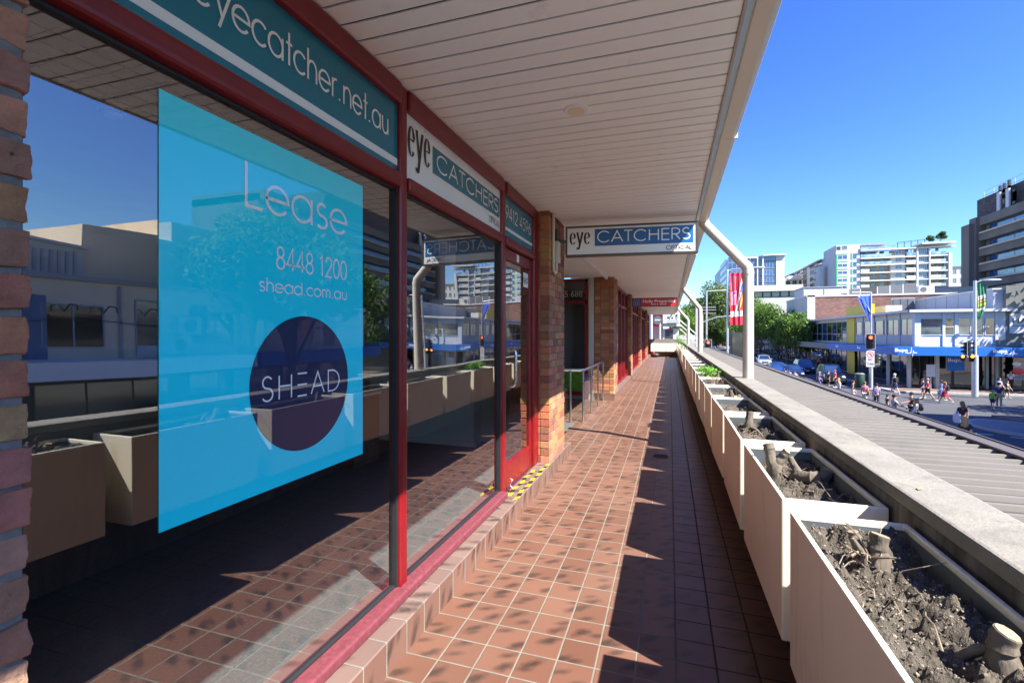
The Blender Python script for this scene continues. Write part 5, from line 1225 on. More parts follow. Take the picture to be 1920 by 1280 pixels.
# the row on this side of the cross street, opposite the walkway (mirrored in the shop glass, shades the road)
op = thing('opposite_shop_row', 'two storey rendered shop row mirrored in the big window', 'building', (26, 10, 0))
box('front_wall', M['cream2'], op, 20.6, 32, -30, 33.5, 3.4, 7.2); box('front_cap', M['grey'], op, 20.45, 32, -30, 33.6, 7.2, 7.42)
box('ground_wall', M['dark_metal'], op, 21.2, 32, -30, 33.4, .13, 3.39)
for k in range(9):
    y0 = -26 + k * 6.4; win(op, 'X', 20.6, y0, y0 + 2.2, 4.4, 6.2, 'glass_dark', 'bluegrey', bars=2); win(op, 'X', 20.6, y0 + 3.4, y0 + 4.5, 4.2, 6.6, 'glass_pale', 'grey')
    win(op, 'X', 21.2, y0, y0 + 5.4, .3, 2.9, 'glass_dark', 'dark_metal', bars=3, name='shop_window')
for k, mt in enumerate(('offwhite', 'bupablue', 'darkgrey', 'white_vinyl', 'bupablue')): box('shop_awning', M[mt], op, 18.7, 20.59, -28 + k * 12.3, -28 + k * 12.3 + 12, 3.2, 3.9)
for y in (9.2, 15.2, 21.4): MB().tube([(20.52, y, 3.95), (20.52, y, 7.1)], .06, 8).build('drain_pipe', M['grey'], op)
for y in (11.6, 18.4, 25.0): box('tall_door', M['steelblue'], op, 20.56, 20.599, y, y + 1.0, 3.95, 6.5)
box('wall_sign', M['white'], op, 20.5, 20.56, 15.8, 20.2, 3.96, 4.5); box('sill_band', M['grey'], op, 20.52, 20.599, -30, 33.4, 4.02, 4.12) if False else None
m = MB(); m.tube([(20.3, -10 + k * 2.0, 5.6 - .22 * sin(pi * (k % 4) / 4)) for k in range(22)], .02, 5); m.build('cable', M['seal'], op)
for y in (13.2, 14.6, 16.2, 22.4): MB().tube([(20.58, y, 5.9), (20.2, y, 6.2), (19.8, y, 6.15), (19.75, y, 5.95)], .025, 6).build('sign_lamp', M['seal'], op)
pw2 = thing('stepped_parapet', 'tall stepped grey parapet rising behind the shop row', 'building', (27, 20, 0))
m = MB(); m.box(23.5, 30, 15.5, 19.6, 7.0, 10.2); m.build('lower_parapet', M['cream2'], pw2)
m = MB(); m.box(23.5, 30, 19.61, 27, 7.0, 11.3); m.build('upper_parapet', M['cream2'], pw2)
sh = thing('corrugated_shed', 'white corrugated shed roof beside the stepped parapet', 'building', (27, 10, 0))
MB().prism([(23, 6, 7.2), (23, 15.3, 7.2), (23, 15.3, 8.9), (23, 6, 9.7)], (6, 0, 0)).build('shed_wall', M['white'], sh)
m = MB()
for k in range(30): m.box(22.94, 22.999, 6.2 + k * .3, 6.32 + k * .3, 7.3, 8.7)
m.build('corrugation', M['grey'], sh); MB().bar((26, 5.5, 9.8), (26, 15.4, 8.95), 6.4, .12).build('shed_roof', M['white'], sh)
ac2 = thing('wall_air_conditioner', 'pair of white fan units fixed high on the shop row wall', 'air conditioner', (20.4, 18, 4.4))
for k in range(2):
    c_ = box('fan_case', M['white'], ac2, 20.1, 20.58, 17.0 + k * .5, 18.2 + k * .5, 4.0 + k * .95, 4.9 + k * .95, .03); MB().disc((20.1, 17.6 + k * .5, 4.45 + k * .95), .34, (-1, 0, 0), .02, 18).build('fan', M['darkgrey'], c_)

# the corner shop at the end, over the side street
cs = thing('corner_shop', 'pink and cream corner shop with a big white sign board', 'building', (-3, 58, 0))
xa, xb, xc = onY(1214, 600, 58).x, onY(1243, 600, 58).x, onY(1273, 600, 58).x
box('pink_wall', M['pink'], cs, -14, xb, 58, 70, .13, 8.6); box('cream_wall', M['offwhite'], cs, xb + .002, xc, 57.6, 70, .13, onY(1255, 616, 57.6).z)
m = MB(); zq = onY(1255, 612, 57.3).z; m.prism([(xb - .3, 57.2, zq), (xc + .3, 57.2, zq), ((xb + xc) / 2 + .6, 57.2, zq + 1.0), ((xb + xc) / 2 - .6, 57.2, zq + 1.0)], (0, 1.2, 0)); m.build('gable_roof', M['beige'], cs)
dd = box('doorway', M['dark_metal'], cs, onY(1247, 630, 57.6).x, onY(1262, 630, 57.6).x, 57.55, 57.599, .13, onY(1255, 617, 57.6).z)
box('open_sign', M['red_sign'], cs, onY(1254, 630, 57.5).x, onY(1261, 630, 57.5).x, 57.46, 57.5, onY(1255, 619, 57.5).z, onY(1255, 615, 57.5).z)
box('counter_front', M['brown_wall'], dd, onY(1247.5, 630, 57.5).x, onY(1256, 630, 57.5).x, 57.5, 57.54, .13, onY(1255, 634, 57.5).z)
sb = box('sign_board', M['white'], cs, xb, onY(1275, 600, 57).x, 56.9, 57.0, onY(1255, 606, 57).z, 9.6)
for k in range(7): pass
m = MB(); rl_ = random.Random(4); zc_ = onY(1255, 598, 57).z
for k in range(22): a_ = xb + .5 + rl_.random() * 1.1; b_ = zc_ + rl_.uniform(-.05, .5); m.ball((a_, 56.89, b_), (rl_.uniform(.03, .09), .008, rl_.uniform(.03, .10)), 7, 5)
for k in range(2): m.box(xb + .45, xb + 1.7, 56.885, 56.899, zc_ - .25 - .2 * k, zc_ - .22 - .2 * k)
m.build('lettering', M['black_vinyl'], sb)
box('red_band', M['red_sign'], cs, xa + .7, xb - .02, 57.9, 57.999, onY(1230, 612, 58).z, 8.5)
m = MB()
for k in range(3): m.bar((xc + .1, 57.8, onY(1275, 600 + 8 * k, 58).z), (xc + 2.6, 57.8, onY(1275, 618 + 9 * k, 58).z - 1.2), .14, .14)
m.build('stair_rail', M['beige'], cs)
lw_ = thing('low_white_wall', 'low white wall with house number below the corner shop steps', 'wall', (3, 59, 0)); wl_ = box('wall_face', M['white'], lw_, xc + .05, onY(1303, 630, 58.5).x, 58.5, 58.7, onY(1280, 637, 58.5).z, onY(1280, 628, 58.5).z); box('wall_base', M['grey'], lw_, xc + .05, onY(1303, 630, 58.5).x, 58.52, 58.7, .13, onY(1280, 637, 58.5).z - .002)
printed('lettering', '71', M['black_vinyl'], wl_, (onY(1280, 630, 58.5).x, 58.5, onY(1280, 634, 58.5).z), (1, 0, 0), UZ, .35, .4, lift=.01)
rsn = thing('round_sign', 'dark grey round sign on a white post before the pink wall', 'sign', (0, 50, 0)); q = onY(1233, 600, 50); rsn.location = (q.x, 50, .1)
MB().disc((q.x, 50, q.z), .42, (0, -1, 0), .06, 24).build('disc', M['darkgrey'], rsn); MB().tube([(q.x + .22, 50.1, .1), (q.x + .22, 50.1, q.z)], .09, 10).build('post', M['white'], rsn); MB().box(q.x - .25, q.x + .25, 49.925, 49.938, q.z - .03, q.z + .05).build('lettering', M['white_vinyl'], rsn)
wp_ = thing('white_pole', 'thick white steel pole rising before the pink wall', 'pole', (0, 49, 0)); q = onY(1221, 600, 49); wp_.location = (q.x, 49, .1)
MB().tube([(q.x, 49, .1), (q.x, 49, 10)], .12, 12).build('shaft', M['white'], wp_, smooth=True); MB().tube([(q.x, 49, .1), (q.x, 49, .5)], .2, 12).build('base', M['steel_pole'], wp_)

# ------------------------------------------------------------------ trees
def tree(label, loc, h, r, mat, n, seed, trunk_h=.22, leaf=.42, clumps=20, group='street trees', squash=.8, name='tree', tr=.02):
    o = thing(name, label, 'tree', loc, group); rs = np.random.RandomState(seed); L = Vector(loc)
    th = h * trunk_h; m = MB()
    P = [L + Vector((rs.uniform(-.02, .02) * h * k, rs.uniform(-.02, .02) * h * k, th * 1.15 * k / 4)) for k in range(5)]
    m.tube([P[0] - Vector((0, 0, .2))] + P[1:], [h * tr * 1.3, h * tr, h * tr * .9, h * tr * .8, h * tr * .7], 9)
    cen = []
    zc_, rz = (h + th) / 2, (h - th) / 2
    for k in range(clumps):
        while True:
            v = rs.uniform(-1, 1, 3)
            if .15 < np.dot(v, v) < .95: break
        c = np.array((v[0] * r * .80, v[1] * r * .80, zc_ + v[2] * rz * .82)); s_ = r * rs.uniform(.30, .50)
        cen.append((c, s_))
        if k < 9:
            e = L + Vector(c); b = P[2 + k % 3]
            m.tube([b, b.lerp(e, .5) + Vector((0, 0, .04 * h)), e], [h * tr * .5, h * tr * .3, h * tr * .1], 6)
    m.build('trunk', M['trunk'], o, smooth=True)
    wts = np.array([s ** 2 for c, s in cen]); wts /= wts.sum(); ids = rs.choice(len(cen), n, p=wts)
    C = np.array([c for c, s in cen])[ids]; Sx = np.array([s for c, s in cen])[ids]
    d = rs.normal(size=(n, 3)); d /= np.linalg.norm(d, axis=1)[:, None]; rad = rs.uniform(.35, 1.08, n) ** .6
    pos_ = C + d * (Sx * rad)[:, None] * np.array((1, 1, squash)) + np.array(loc)
    nrm = d * .6 + rs.normal(size=(n, 3)) * .7 + np.array((0, 0, .35)); nrm /= np.linalg.norm(nrm, axis=1)[:, None]
    ref = rs.normal(size=(n, 3)); u = np.cross(nrm, ref); u /= np.linalg.norm(u, axis=1)[:, None]; v = np.cross(nrm, u)
    s = leaf * rs.uniform(.55, 1.25, n)[:, None]
    q = np.stack([pos_ - u * s * .5, pos_ + v * s * .32 + nrm * s * .06, pos_ + u * s * .5, pos_ - v * s * .32 + nrm * s * .06], 1).reshape(-1, 3) - np.array(loc)
    me = bpy.data.meshes.new('crown'); me.vertices.add(4 * n); me.vertices.foreach_set('co', q.ravel().astype(np.float32))
    me.loops.add(4 * n); me.loops.foreach_set('vertex_index', np.arange(4 * n, dtype=np.int32)); me.polygons.add(n)
    me.polygons.foreach_set('loop_start', np.arange(0, 4 * n, 4, dtype=np.int32)); me.polygons.foreach_set('loop_total', np.full(n, 4, dtype=np.int32)); me.update(); me.validate()
    me.materials.append(M[mat]); c = bpy.data.objects.new('crown', me); COL.objects.link(c); c.parent = o
    return o
def tree_at(label, px, top, X, r, mat, n, seed, **k):
    q = onX(px, top, X); return tree(label, (q.x, q.y, .1), q.z, r, mat, n, seed, **k)
def tree_atY(label, px, top, Y, r, mat, n, seed, **k):
    q = onY(px, top, Y); return tree(label, (q.x, q.y, .0), q.z, r, mat, n, seed, **k)
tree_at('leafy street tree nearest the brick block, before its grey side', 1496, 576, 19.4, 3.4, 'leafA', 5200, 1)
tree_at('small low crowned street tree in front of the leafy trees', 1477, 606, 18.8, 2.2, 'leafA', 3400, 2, trunk_h=.32)
tree_at('broad street tree second from the brick block', 1458, 566, 19.0, 4.6, 'leafA', 6500, 3)
tree_at('street tree partly behind the thick near downpipe', 1422, 562, 18.6, 5.0, 'leafA', 6500, 4)
tree_at('tall street tree just past the thick near downpipe', 1408, 560, 20.5, 5.4, 'leafA', 6000, 5)
tree_at('bright green street tree hanging behind the red banner', 1384, 596, 16.8, 4.2, 'leafA', 5000, 6, trunk_h=.25)
tree_atY('gum tree with open crown right beside the red banner pole', 1350, 532, 205, 9.5, 'leafB', 9000, 7, leaf=.9, clumps=24, trunk_h=.3, group='far gum trees')
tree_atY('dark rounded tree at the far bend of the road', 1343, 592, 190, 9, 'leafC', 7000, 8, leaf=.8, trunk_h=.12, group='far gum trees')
tree_atY('pale gum tree above the second downpipe', 1318, 556, 230, 10, 'leafB', 7000, 9, leaf=.95, clumps=22, trunk_h=.3, group='far gum trees')
tree_atY('wide gum tree between the second and farthest downpipes', 1300, 573, 250, 11, 'leafB', 7000, 10, leaf=1.0, clumps=22, trunk_h=.25, group='far gum trees')
tree_atY('bright green tree rising behind the corner shop sign', 1281, 582, 160, 6, 'leafA', 5500, 11, leaf=.6, trunk_h=.2, group='far gum trees')
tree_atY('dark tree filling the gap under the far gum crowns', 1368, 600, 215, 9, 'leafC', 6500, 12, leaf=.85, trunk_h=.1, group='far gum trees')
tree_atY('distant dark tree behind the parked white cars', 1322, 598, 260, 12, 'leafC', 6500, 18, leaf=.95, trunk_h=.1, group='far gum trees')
zr_ = P3(0, 168).z
for px_t, hh_, lab_ in ((1764, 3.7, 'rounder small tree on the apartment roof garden'), (1749, 3.0, 'flatter small tree on the apartment roof garden')):
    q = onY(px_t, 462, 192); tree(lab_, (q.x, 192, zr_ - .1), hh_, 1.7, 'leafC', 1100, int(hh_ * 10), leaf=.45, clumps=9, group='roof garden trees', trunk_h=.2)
tree('spreading tree mirrored in the big window behind the lease poster', (19.0, 23.5, .13), 12.6, 5.0, 'leafA', 9000, 15, trunk_h=.38, leaf=.42, clumps=26)
tree('tree out of direct view whose shade dapples the corner building', (33.2, 50.2, .13), 13.0, 4.3, 'leafA', 2600, 16, leaf=.45)
tree('tree out of direct view shading the crossing', (27.5, 37.0, .13), 9.5, 3.2, 'leafA', 2500, 17, leaf=.4)
tree_atY('green tree against the foot of the dark tower', 1803, 527, 225, 5, 'leafA', 2500, 19, leaf=.8, trunk_h=.2, group='far gum trees')
# ------------------------------------------------------------------ poles, signals, banners
def signal(par, c, facing, lit, s=1.0, lamps=3, border=True):
    """signal head hung on par at c; facing = direction the lamps look"""
    f = Vector(facing).normalized(); r = f.cross(Vector((0, 0, 1))).normalized(); c = Vector(c)
    Mx = Matrix(((r.x, -f.x, 0, c.x), (r.y, -f.y, 0, c.y), (r.z, -f.z, 1, c.z), (0, 0, 0, 1)))
    H = .36 * lamps * s; W = .42 * s
    m = MB(); m.M = Mx; m.box(-W * .5, W * .5, 0, .22 * s, -H / 2, H / 2); hd = m.build('signal_head', M['black_plastic'], par, bevel=.03 * s)
    if border:
        b = MB(); b.M = Mx; e = .12 * s; k = .035 * s
        b.box(-W / 2 - e, W / 2 + e, .10 * s, .12 * s, -H / 2 - e, H / 2 + e); b.build('backing_board', M['black_plastic'], hd)
        b = MB(); b.M = Mx
        b.box(-W / 2 - e, W / 2 + e, .09 * s, .125 * s, H / 2 + e, H / 2 + e + k); b.box(-W / 2 - e, W / 2 + e, .09 * s, .125 * s, -H / 2 - e - k, -H / 2 - e)
        b.box(-W / 2 - e - k, -W / 2 - e, .09 * s, .125 * s, -H / 2 - e - k, H / 2 + e + k); b.box(W / 2 + e, W / 2 + e + k, .09 * s, .125 * s, -H / 2 - e - k, H / 2 + e + k); b.build('white_border', M['white'], hd)
    for k in range(lamps):
        z = H / 2 - .18 * s - .36 * s * k
        m = MB(); m.M = Mx; m.tube([(0, -.012, z), (0, .0, z)], .14 * s, 16); m.build('lamp', M[lit[k]] if lit[k] else M['lamp_off'], hd)
        m = MB(); m.M = Mx; n = 9
        top = [(-.165 * s * cos(pi * i / n), sin(pi * i / n) * .165 * s + z) for i in range(n + 1)]
        for p, q in zip(top, top[1:]): m.quad((p[0], 0, p[1]), (q[0], 0, q[1]), (q[0], -.2 * s, q[1]), (p[0], -.2 * s, p[1]))
        m.build('visor', M['black_plastic'], hd, fix=False)
    return hd
def pole(name, label, x, y, h, r=.085, cat='pole', base=2.2, group='street poles'):
    o = thing(name, label, cat, (x, y, .1), group)
    MB().tube([(x, y, .1), (x, y, h)], [r, r * .85], 14).build('shaft', M['steel_pole'], o, smooth=True)
    MB().tube([(x, y, .1), (x, y, base), (x, y, base + .05)], [r * 1.75, r * 1.75, r], 14).build('base_sleeve', M['steel_pole'], o, smooth=True)
    return o
def lamp_arm(o, x, y, z, dx, dy, L=1.8):
    d = Vector((dx, dy, 0)).normalized()
    MB().tube([(x, y, z - .15), (x + d.x * .3, y + d.y * .3, z), (x + d.x * L, y + d.y * L, z + .06)], .045, 8).build('lamp_arm', M['steel_pole'], o, smooth=True)
    e = Vector((x, y, z + .05)) + d * (L + .45); m = MB(); m.M = Matrix.Translation(e) @ Matrix.Rotation(math.atan2(d.y, d.x), 4, 'Z')
    m.ball((0, 0, 0), (.62, .19, .085), 14, 8); lh = m.build('lamp_head', M['steel_pole'], o, smooth='all')
def banner(name, label, mat, pts, wave, par_loc, group, y0, seed, extra=None, nx=10, nz=22):
    """cloth between a left and a right edge given as functions of t (0 top .. 1 bottom) in the plane Y = y0"""
    o = thing(name, label, 'banner', par_loc, group); L, R = pts
    m = MB(); rows = []
    def P(u, t):
        a, b = L(t), R(t); x = a[0] + (b[0] - a[0]) * u; z = a[1] + (b[1] - a[1]) * u
        return (x, y0 + wave * (sin(u * 9 + t * 3 + seed) * .5 + sin(u * 17 - t * 2)) * .5, z)
    ix = [[m.pt(P(i / nx, j / nz)) for i in range(nx + 1)] for j in range(nz + 1)]
    for j in range(nz):
        for i in range(nx): m.face((ix[j][i], ix[j + 1][i], ix[j + 1][i + 1], ix[j][i + 1]))
    c = m.build('cloth', mat, o, smooth='all', fix=False)
    def patch(nm, mt, uv, lift=.012):
        q = MB(); K = 8
        for k in range(K):
            (u0, t0), (u1, t1), (u2, t2), (u3, t3) = uv
            a = k / K; b = (k + 1) / K
            f = lambda s, e: (P(u0 + (u1 - u0) * e, t0 + (t1 - t0) * e) if s == 0 else P(u3 + (u2 - u3) * e, t3 + (t2 - t3) * e))
            pts_ = [Vector(f(0, a)), Vector(f(0, b)), Vector(f(1, b)), Vector(f(1, a))]
            q.poly([p + Vector((0, -lift, 0)) for p in pts_])
        q.build(nm, mt, c, fix=False)
    if extra: extra(c, patch, P)
    return o
M['b_red'] = pm('banner_red', (.62, .02, .045), .7, var=.12, scale=2); M['b_pink'] = pm('banner_pink', (.72, .28, .38), .7, var=.1)
M['b_blue'] = pm('banner_blue', (.05, .13, .60), .6, var=.12, scale=2); M['b_green'] = pm('banner_green', (.05, .24, .12), .7, var=.2, scale=2); M['b_cream'] = pm('banner_cream', (.72, .70, .58), .7, var=.1)
M['b_orange'] = pm('banner_orange', (.75, .35, .08), .7, var=.1); M['b_lime'] = pm('banner_lime', (.35, .50, .08), .7, var=.15)

# far signal pole before the corner shop, with the blue pennant
q = onZ(1633, 727, .1); xA, yA = q.x, q.y; zA = onY(1633, 547, yA).z
pA = pole('signal_pole', 'signal pole with red lamp lit and blue pennant, before the yellow portal', xA, yA, zA, .09, 'signal pole')
al = onY(1598, 548, yA).x
MB().tube([(xA, yA, zA - .05), (al, yA, zA - .02)], .06, 8).build('banner_arm', M['steel_pole'], pA)
signal(pA, (onY(1631, 640, yA).x, yA - .2, onY(1631, 640, yA).z), (-.15, -1, 0), ('lamp_red', None, None), 1.0)
signal(pA, (xA + .55, yA + .1, 2.75), (1, .3, 0), (None, None, None), .8, 3, False)
zs_ = onY(1632, 672, yA).z; sp_ = MB().box(xA - .42, xA + .22, yA - .16, yA - .13, zs_ - .75, zs_ + .72).build('turn_sign', M['white'], pA)
m = MB(); 
ribbon(m, [arc(0, 0, 1, 1, 0, 360, 24), [(-.7, .7), (.7, -.7)]], lambda t: .05, Vector((xA - .10, yA - .16, zs_ + .36)), Vector((1, 0, 0)), Vector((0, 0, 1)), Vector((0, -1, 0)), .24, .24, .006); m.build('red_ring', M['red_sign'], sp_, fix=False)
m = MB(); ribbon(m, [[(.3, -.6), (.3, .2), (-.4, .35)]], lambda t: .06, Vector((xA - .10, yA - .16, zs_ + .36)), Vector((1, 0, 0)), Vector((0, 0, 1)), Vector((0, -1, 0)), .22, .22, .004); m.build('arrow', M['black_vinyl'], sp_, fix=False)
printed('lettering', 'NO', M['black_vinyl'], sp_, (xA - .28, yA - .16, zs_ - .18), (1, 0, 0), UZ, .2, .34, lift=.004, bold=.02); printed('lettering', 'TURN', M['black_vinyl'], sp_, (xA - .36, yA - .16, zs_ - .58), (1, 0, 0), UZ, .2, .52, lift=.004, bold=.02)
xl, xr = onY(1607, 556, yA).x, onY(1631, 556, yA).x; zt_a, zt_b = onY(1620, 555, yA).z, onY(1631, 605, yA).z
def ex_blue(c, patch, P):
    patch('white_streak', M['b_cream'], ((.05, .0), (.95, .55), (.95, .62), (.12, .0))); patch('emblem', M['black_vinyl'], ((.3, .42), (.95, .62), (.95, .74), (.45, .55))); patch('red_mark', M['b_red'], ((.55, .66), (.9, .70), (.9, .76), (.6, .72)))
banner('pennant_banner', 'blue triangular pennant hanging from the signal pole arm', M['b_blue'], (lambda t: (xl + (xr - xl) * t ** 1.15, zt_a + (zt_b - zt_a) * t), lambda t: (xr, zt_a + (zt_b - zt_a) * t)), .05, (xl, yA - .1, zt_a), 'street banners', yA - .13, 1, ex_blue)
# pole on the corner with the green banner
q = onZ(1828, 743, .1); xB, yB = q.x, q.y; zB = onY(1828, 526, yB).z
pB = pole('signal_pole', 'signal pole with curved street lamp and green banner, before the blue awning', xB, yB, zB, .12, 'signal pole', 3.3)
lamp_arm(pB, xB, yB, zB - .05, 1, -.1, .55)
signal(pB, (onY(1818, 653, yB).x, yB - .1, onY(1818, 653, yB).z), (.9, -.7, 0), (None, None, None), .95)
signal(pB, (onY(1809, 653, yB).x, yB + .1, onY(1809, 653, yB).z), (-1, .15, 0), (None, None, None), .9, 3, False)
signal(pB, (onY(1821, 671, yB).x, yB - .15, onY(1821, 671, yB).z), (-.1, -1, 0), ('lamp_amber', None), .8, 2, False)
signal(pB, (onY(1804, 671, yB).x, yB - .1, onY(1804, 671, yB).z), (-.5, -1, 0), ('lamp_amber', None), .7, 2, False)
xl, xr = onY(1832, 560, yB).x, onY(1847, 560, yB).x; zt_a, zt_b = onY(1840, 531, yB).z, onY(1840, 599, yB).z
def ex_green(c, patch, P):
    for a, b, mt in ((.30, .42, 'b_cream'), (.44, .5, 'b_orange'), (.52, .62, 'b_lime'), (.64, .74, 'b_cream')): patch('print_band', M[mt], ((.05, a + .06), (.95, a), (.95, b - .02), (.05, b + .05)))
    patch('dark_print', M['black_vinyl'], ((.1, .40), (.9, .36), (.9, .39), (.1, .43))); patch('dark_print', M['brown_wall'], ((.1, .66), (.9, .60), (.9, .65), (.1, .71)))
banner('feather_banner', 'green and cream curved banner fixed to the corner signal pole', M['b_green'], (lambda t: (xl, zt_a + (zt_b - zt_a) * t), lambda t: (xl + (xr - xl) * (1 - .9 * max(0, t - .55) ** 1.6 * 2.6) + .06 * sin(t * 3), zt_a + (zt_b - zt_a) * t * .985)), .08, (xl, yB, zt_a), 'street banners', yB - .05, 2, ex_green)
# pole on our footpath with the big red banner
q = onX(1364, 505, 4.2); xC, yC, zC = q.x, q.y, q.z
pC = pole('banner_pole', 'white pole carrying the big red banner, behind the thick near downpipe', xC, yC, zC, .085, 'pole', 1.2)
lamp_arm(pC, xC, yC, zC - .02, 1, -.05, 1.55)
xl, xr = onY(1369, 560, yC).x, onY(1394, 560, yC).x; zt_a, zt_b = onY(1380, 512, yC).z, onY(1380, 609, yC).z
def ex_red(c, patch, P):
    for u in (.12, .26, .40, .55): patch('pink_fold', M['b_pink'], ((u, .06), (u - .06, .34), (u - .03, .34), (u + .04, .06)))
    patch('pale_print', M['b_pink'], ((.06, .36), (.5, .34), (.40, .62), (.06, .62))); patch('white_band', M['b_cream'], ((.03, .74), (.97, .72), (.97, .83), (.03, .85)))
    patch('yellow_ray', M['b_cream'], ((.85, .10), (.40, .72), (.52, .72), (.97, .22))); patch('yellow_ray', M['b_orange'], ((.97, .30), (.62, .72), (.70, .72), (.97, .50))); patch('blue_print', M['b_blue'], ((.80, .24), (.72, .38), (.92, .36), (.97, .18)))
    patch('purple_print', M['purple_sign'], ((.15, .37), (.48, .36), (.46, .40), (.14, .41)))
banner('street_banner', 'large rippling red banner with pale rays on the footpath pole', M['b_red'], (lambda t: (xl, zt_a + (zt_b - zt_a) * t), lambda t: (xr, zt_a + (zt_b - zt_a) * t)), .10, (xl, yC - .1, zt_a), 'street banners', yC - .12, 3, ex_red, 24)
# poles across the side street
q = onX(1325, 545, 4.1); xD, yD, zD = q.x, q.y, q.z
pD = pole('signal_pole', 'slim white signal pole with red lamp beside the second downpipe', xD, yD, zD, .09, 'signal pole', 1.0)
MB().tube([(xD, yD, zD - .05), (onY(1362, 545, yD).x, yD, zD)], .05, 8).build('lamp_arm', M['white'], pD)
signal(pD, (onY(1328, 648, yD - .3).x, yD - .3, onY(1328, 648, yD - .3).z), (-.05, -1, 0), ('lamp_red', None, None), 1.05)
q = onX(1317.5, 590, 3.6); o = pole('lamp_pole', 'thin grey pole just left of the slim signal pole', q.x, q.y, q.z, .07, 'pole', .5)
m = MB(); m.tube([(q.x, q.y, onY(1318, 601, q.y).z - .2), (onY(1345, 594, q.y).x, q.y, onY(1345, 594, q.y).z), (onY(1375, 592, q.y).x, q.y, onY(1375, 592, q.y).z)], .05, 8); m.build('outreach_arm', M['steel_pole'], o)
q = onX(1306, 570, 3.4); o = pole('power_pole', 'grey green power pole with crossarms among the far trees', q.x, q.y, onY(1306, 572, q.y).z, .16, 'pole', .5)
m = MB()
for py in (577, 582, 588): z = onY(1306, py, q.y).z; m.box(q.x - .2, q.x + 2.4, q.y - .04, q.y + .04, z, z + .07)
m.build('crossarm', M['grey'], o)
tb = thing('advert_pillar', 'dark upright advertising pillar behind the red banner pole', 'pillar', (6, 60, .1)); q = onX(1374, 650, 5.2)
MB().box(5.0, 6.4, q.y, q.y + .5, .1, onY(1374, 623, q.y).z).build('panel', M['pillar_dark'], tb, bevel=.05); MB().box(5.15, 6.25, q.y - .03, q.y - .001, .6, onY(1374, 626, q.y).z).build('poster_face', M['glass_dark'], tb)
tb.location = (5.7, q.y, .1)
for o_ in tb.children: o_.location = o_.location - (Vector((5.7, q.y, .1)) - Vector((6, 60, .1)))
bn = thing('litter_bin', 'dark green litter bin by the far signal pole', 'bin', (0, 0, .13)); q = onZ(1612, 726, .13); bn.location = q
m = MB(); m.M = Matrix.Translation(q); m.tube([(0, 0, 0), (0, 0, .1), (0, 0, 1.05), (0, 0, 1.2)], [.34, .38, .40, .33], 14); m.build('bin_body', pm('bin_green', (.01, .04, .025), .5), bn, smooth=True)
m = MB(); m.M = Matrix.Translation(q); m.tube([(0, 0, 1.2), (0, 0, 1.32)], [.42, .30], 14); m.build('bin_lid', M['darkgrey'], bn, smooth=True)
fb = thing('feeder_board', 'white notice board on a post in front of the shop glass', 'board', (0, 0, .13)); q = onZ(1745, 729, .13); fb.location = q
MB().tube([q, q + Vector((0, 0, 1.2))], .04, 8).build('post', M['steel_pole'], fb); b_ = MB().box(q.x - .33, q.x + .33, q.y - .04, q.y, 1.2, 2.3).build('board_face', M['white'], fb, bevel=.02)

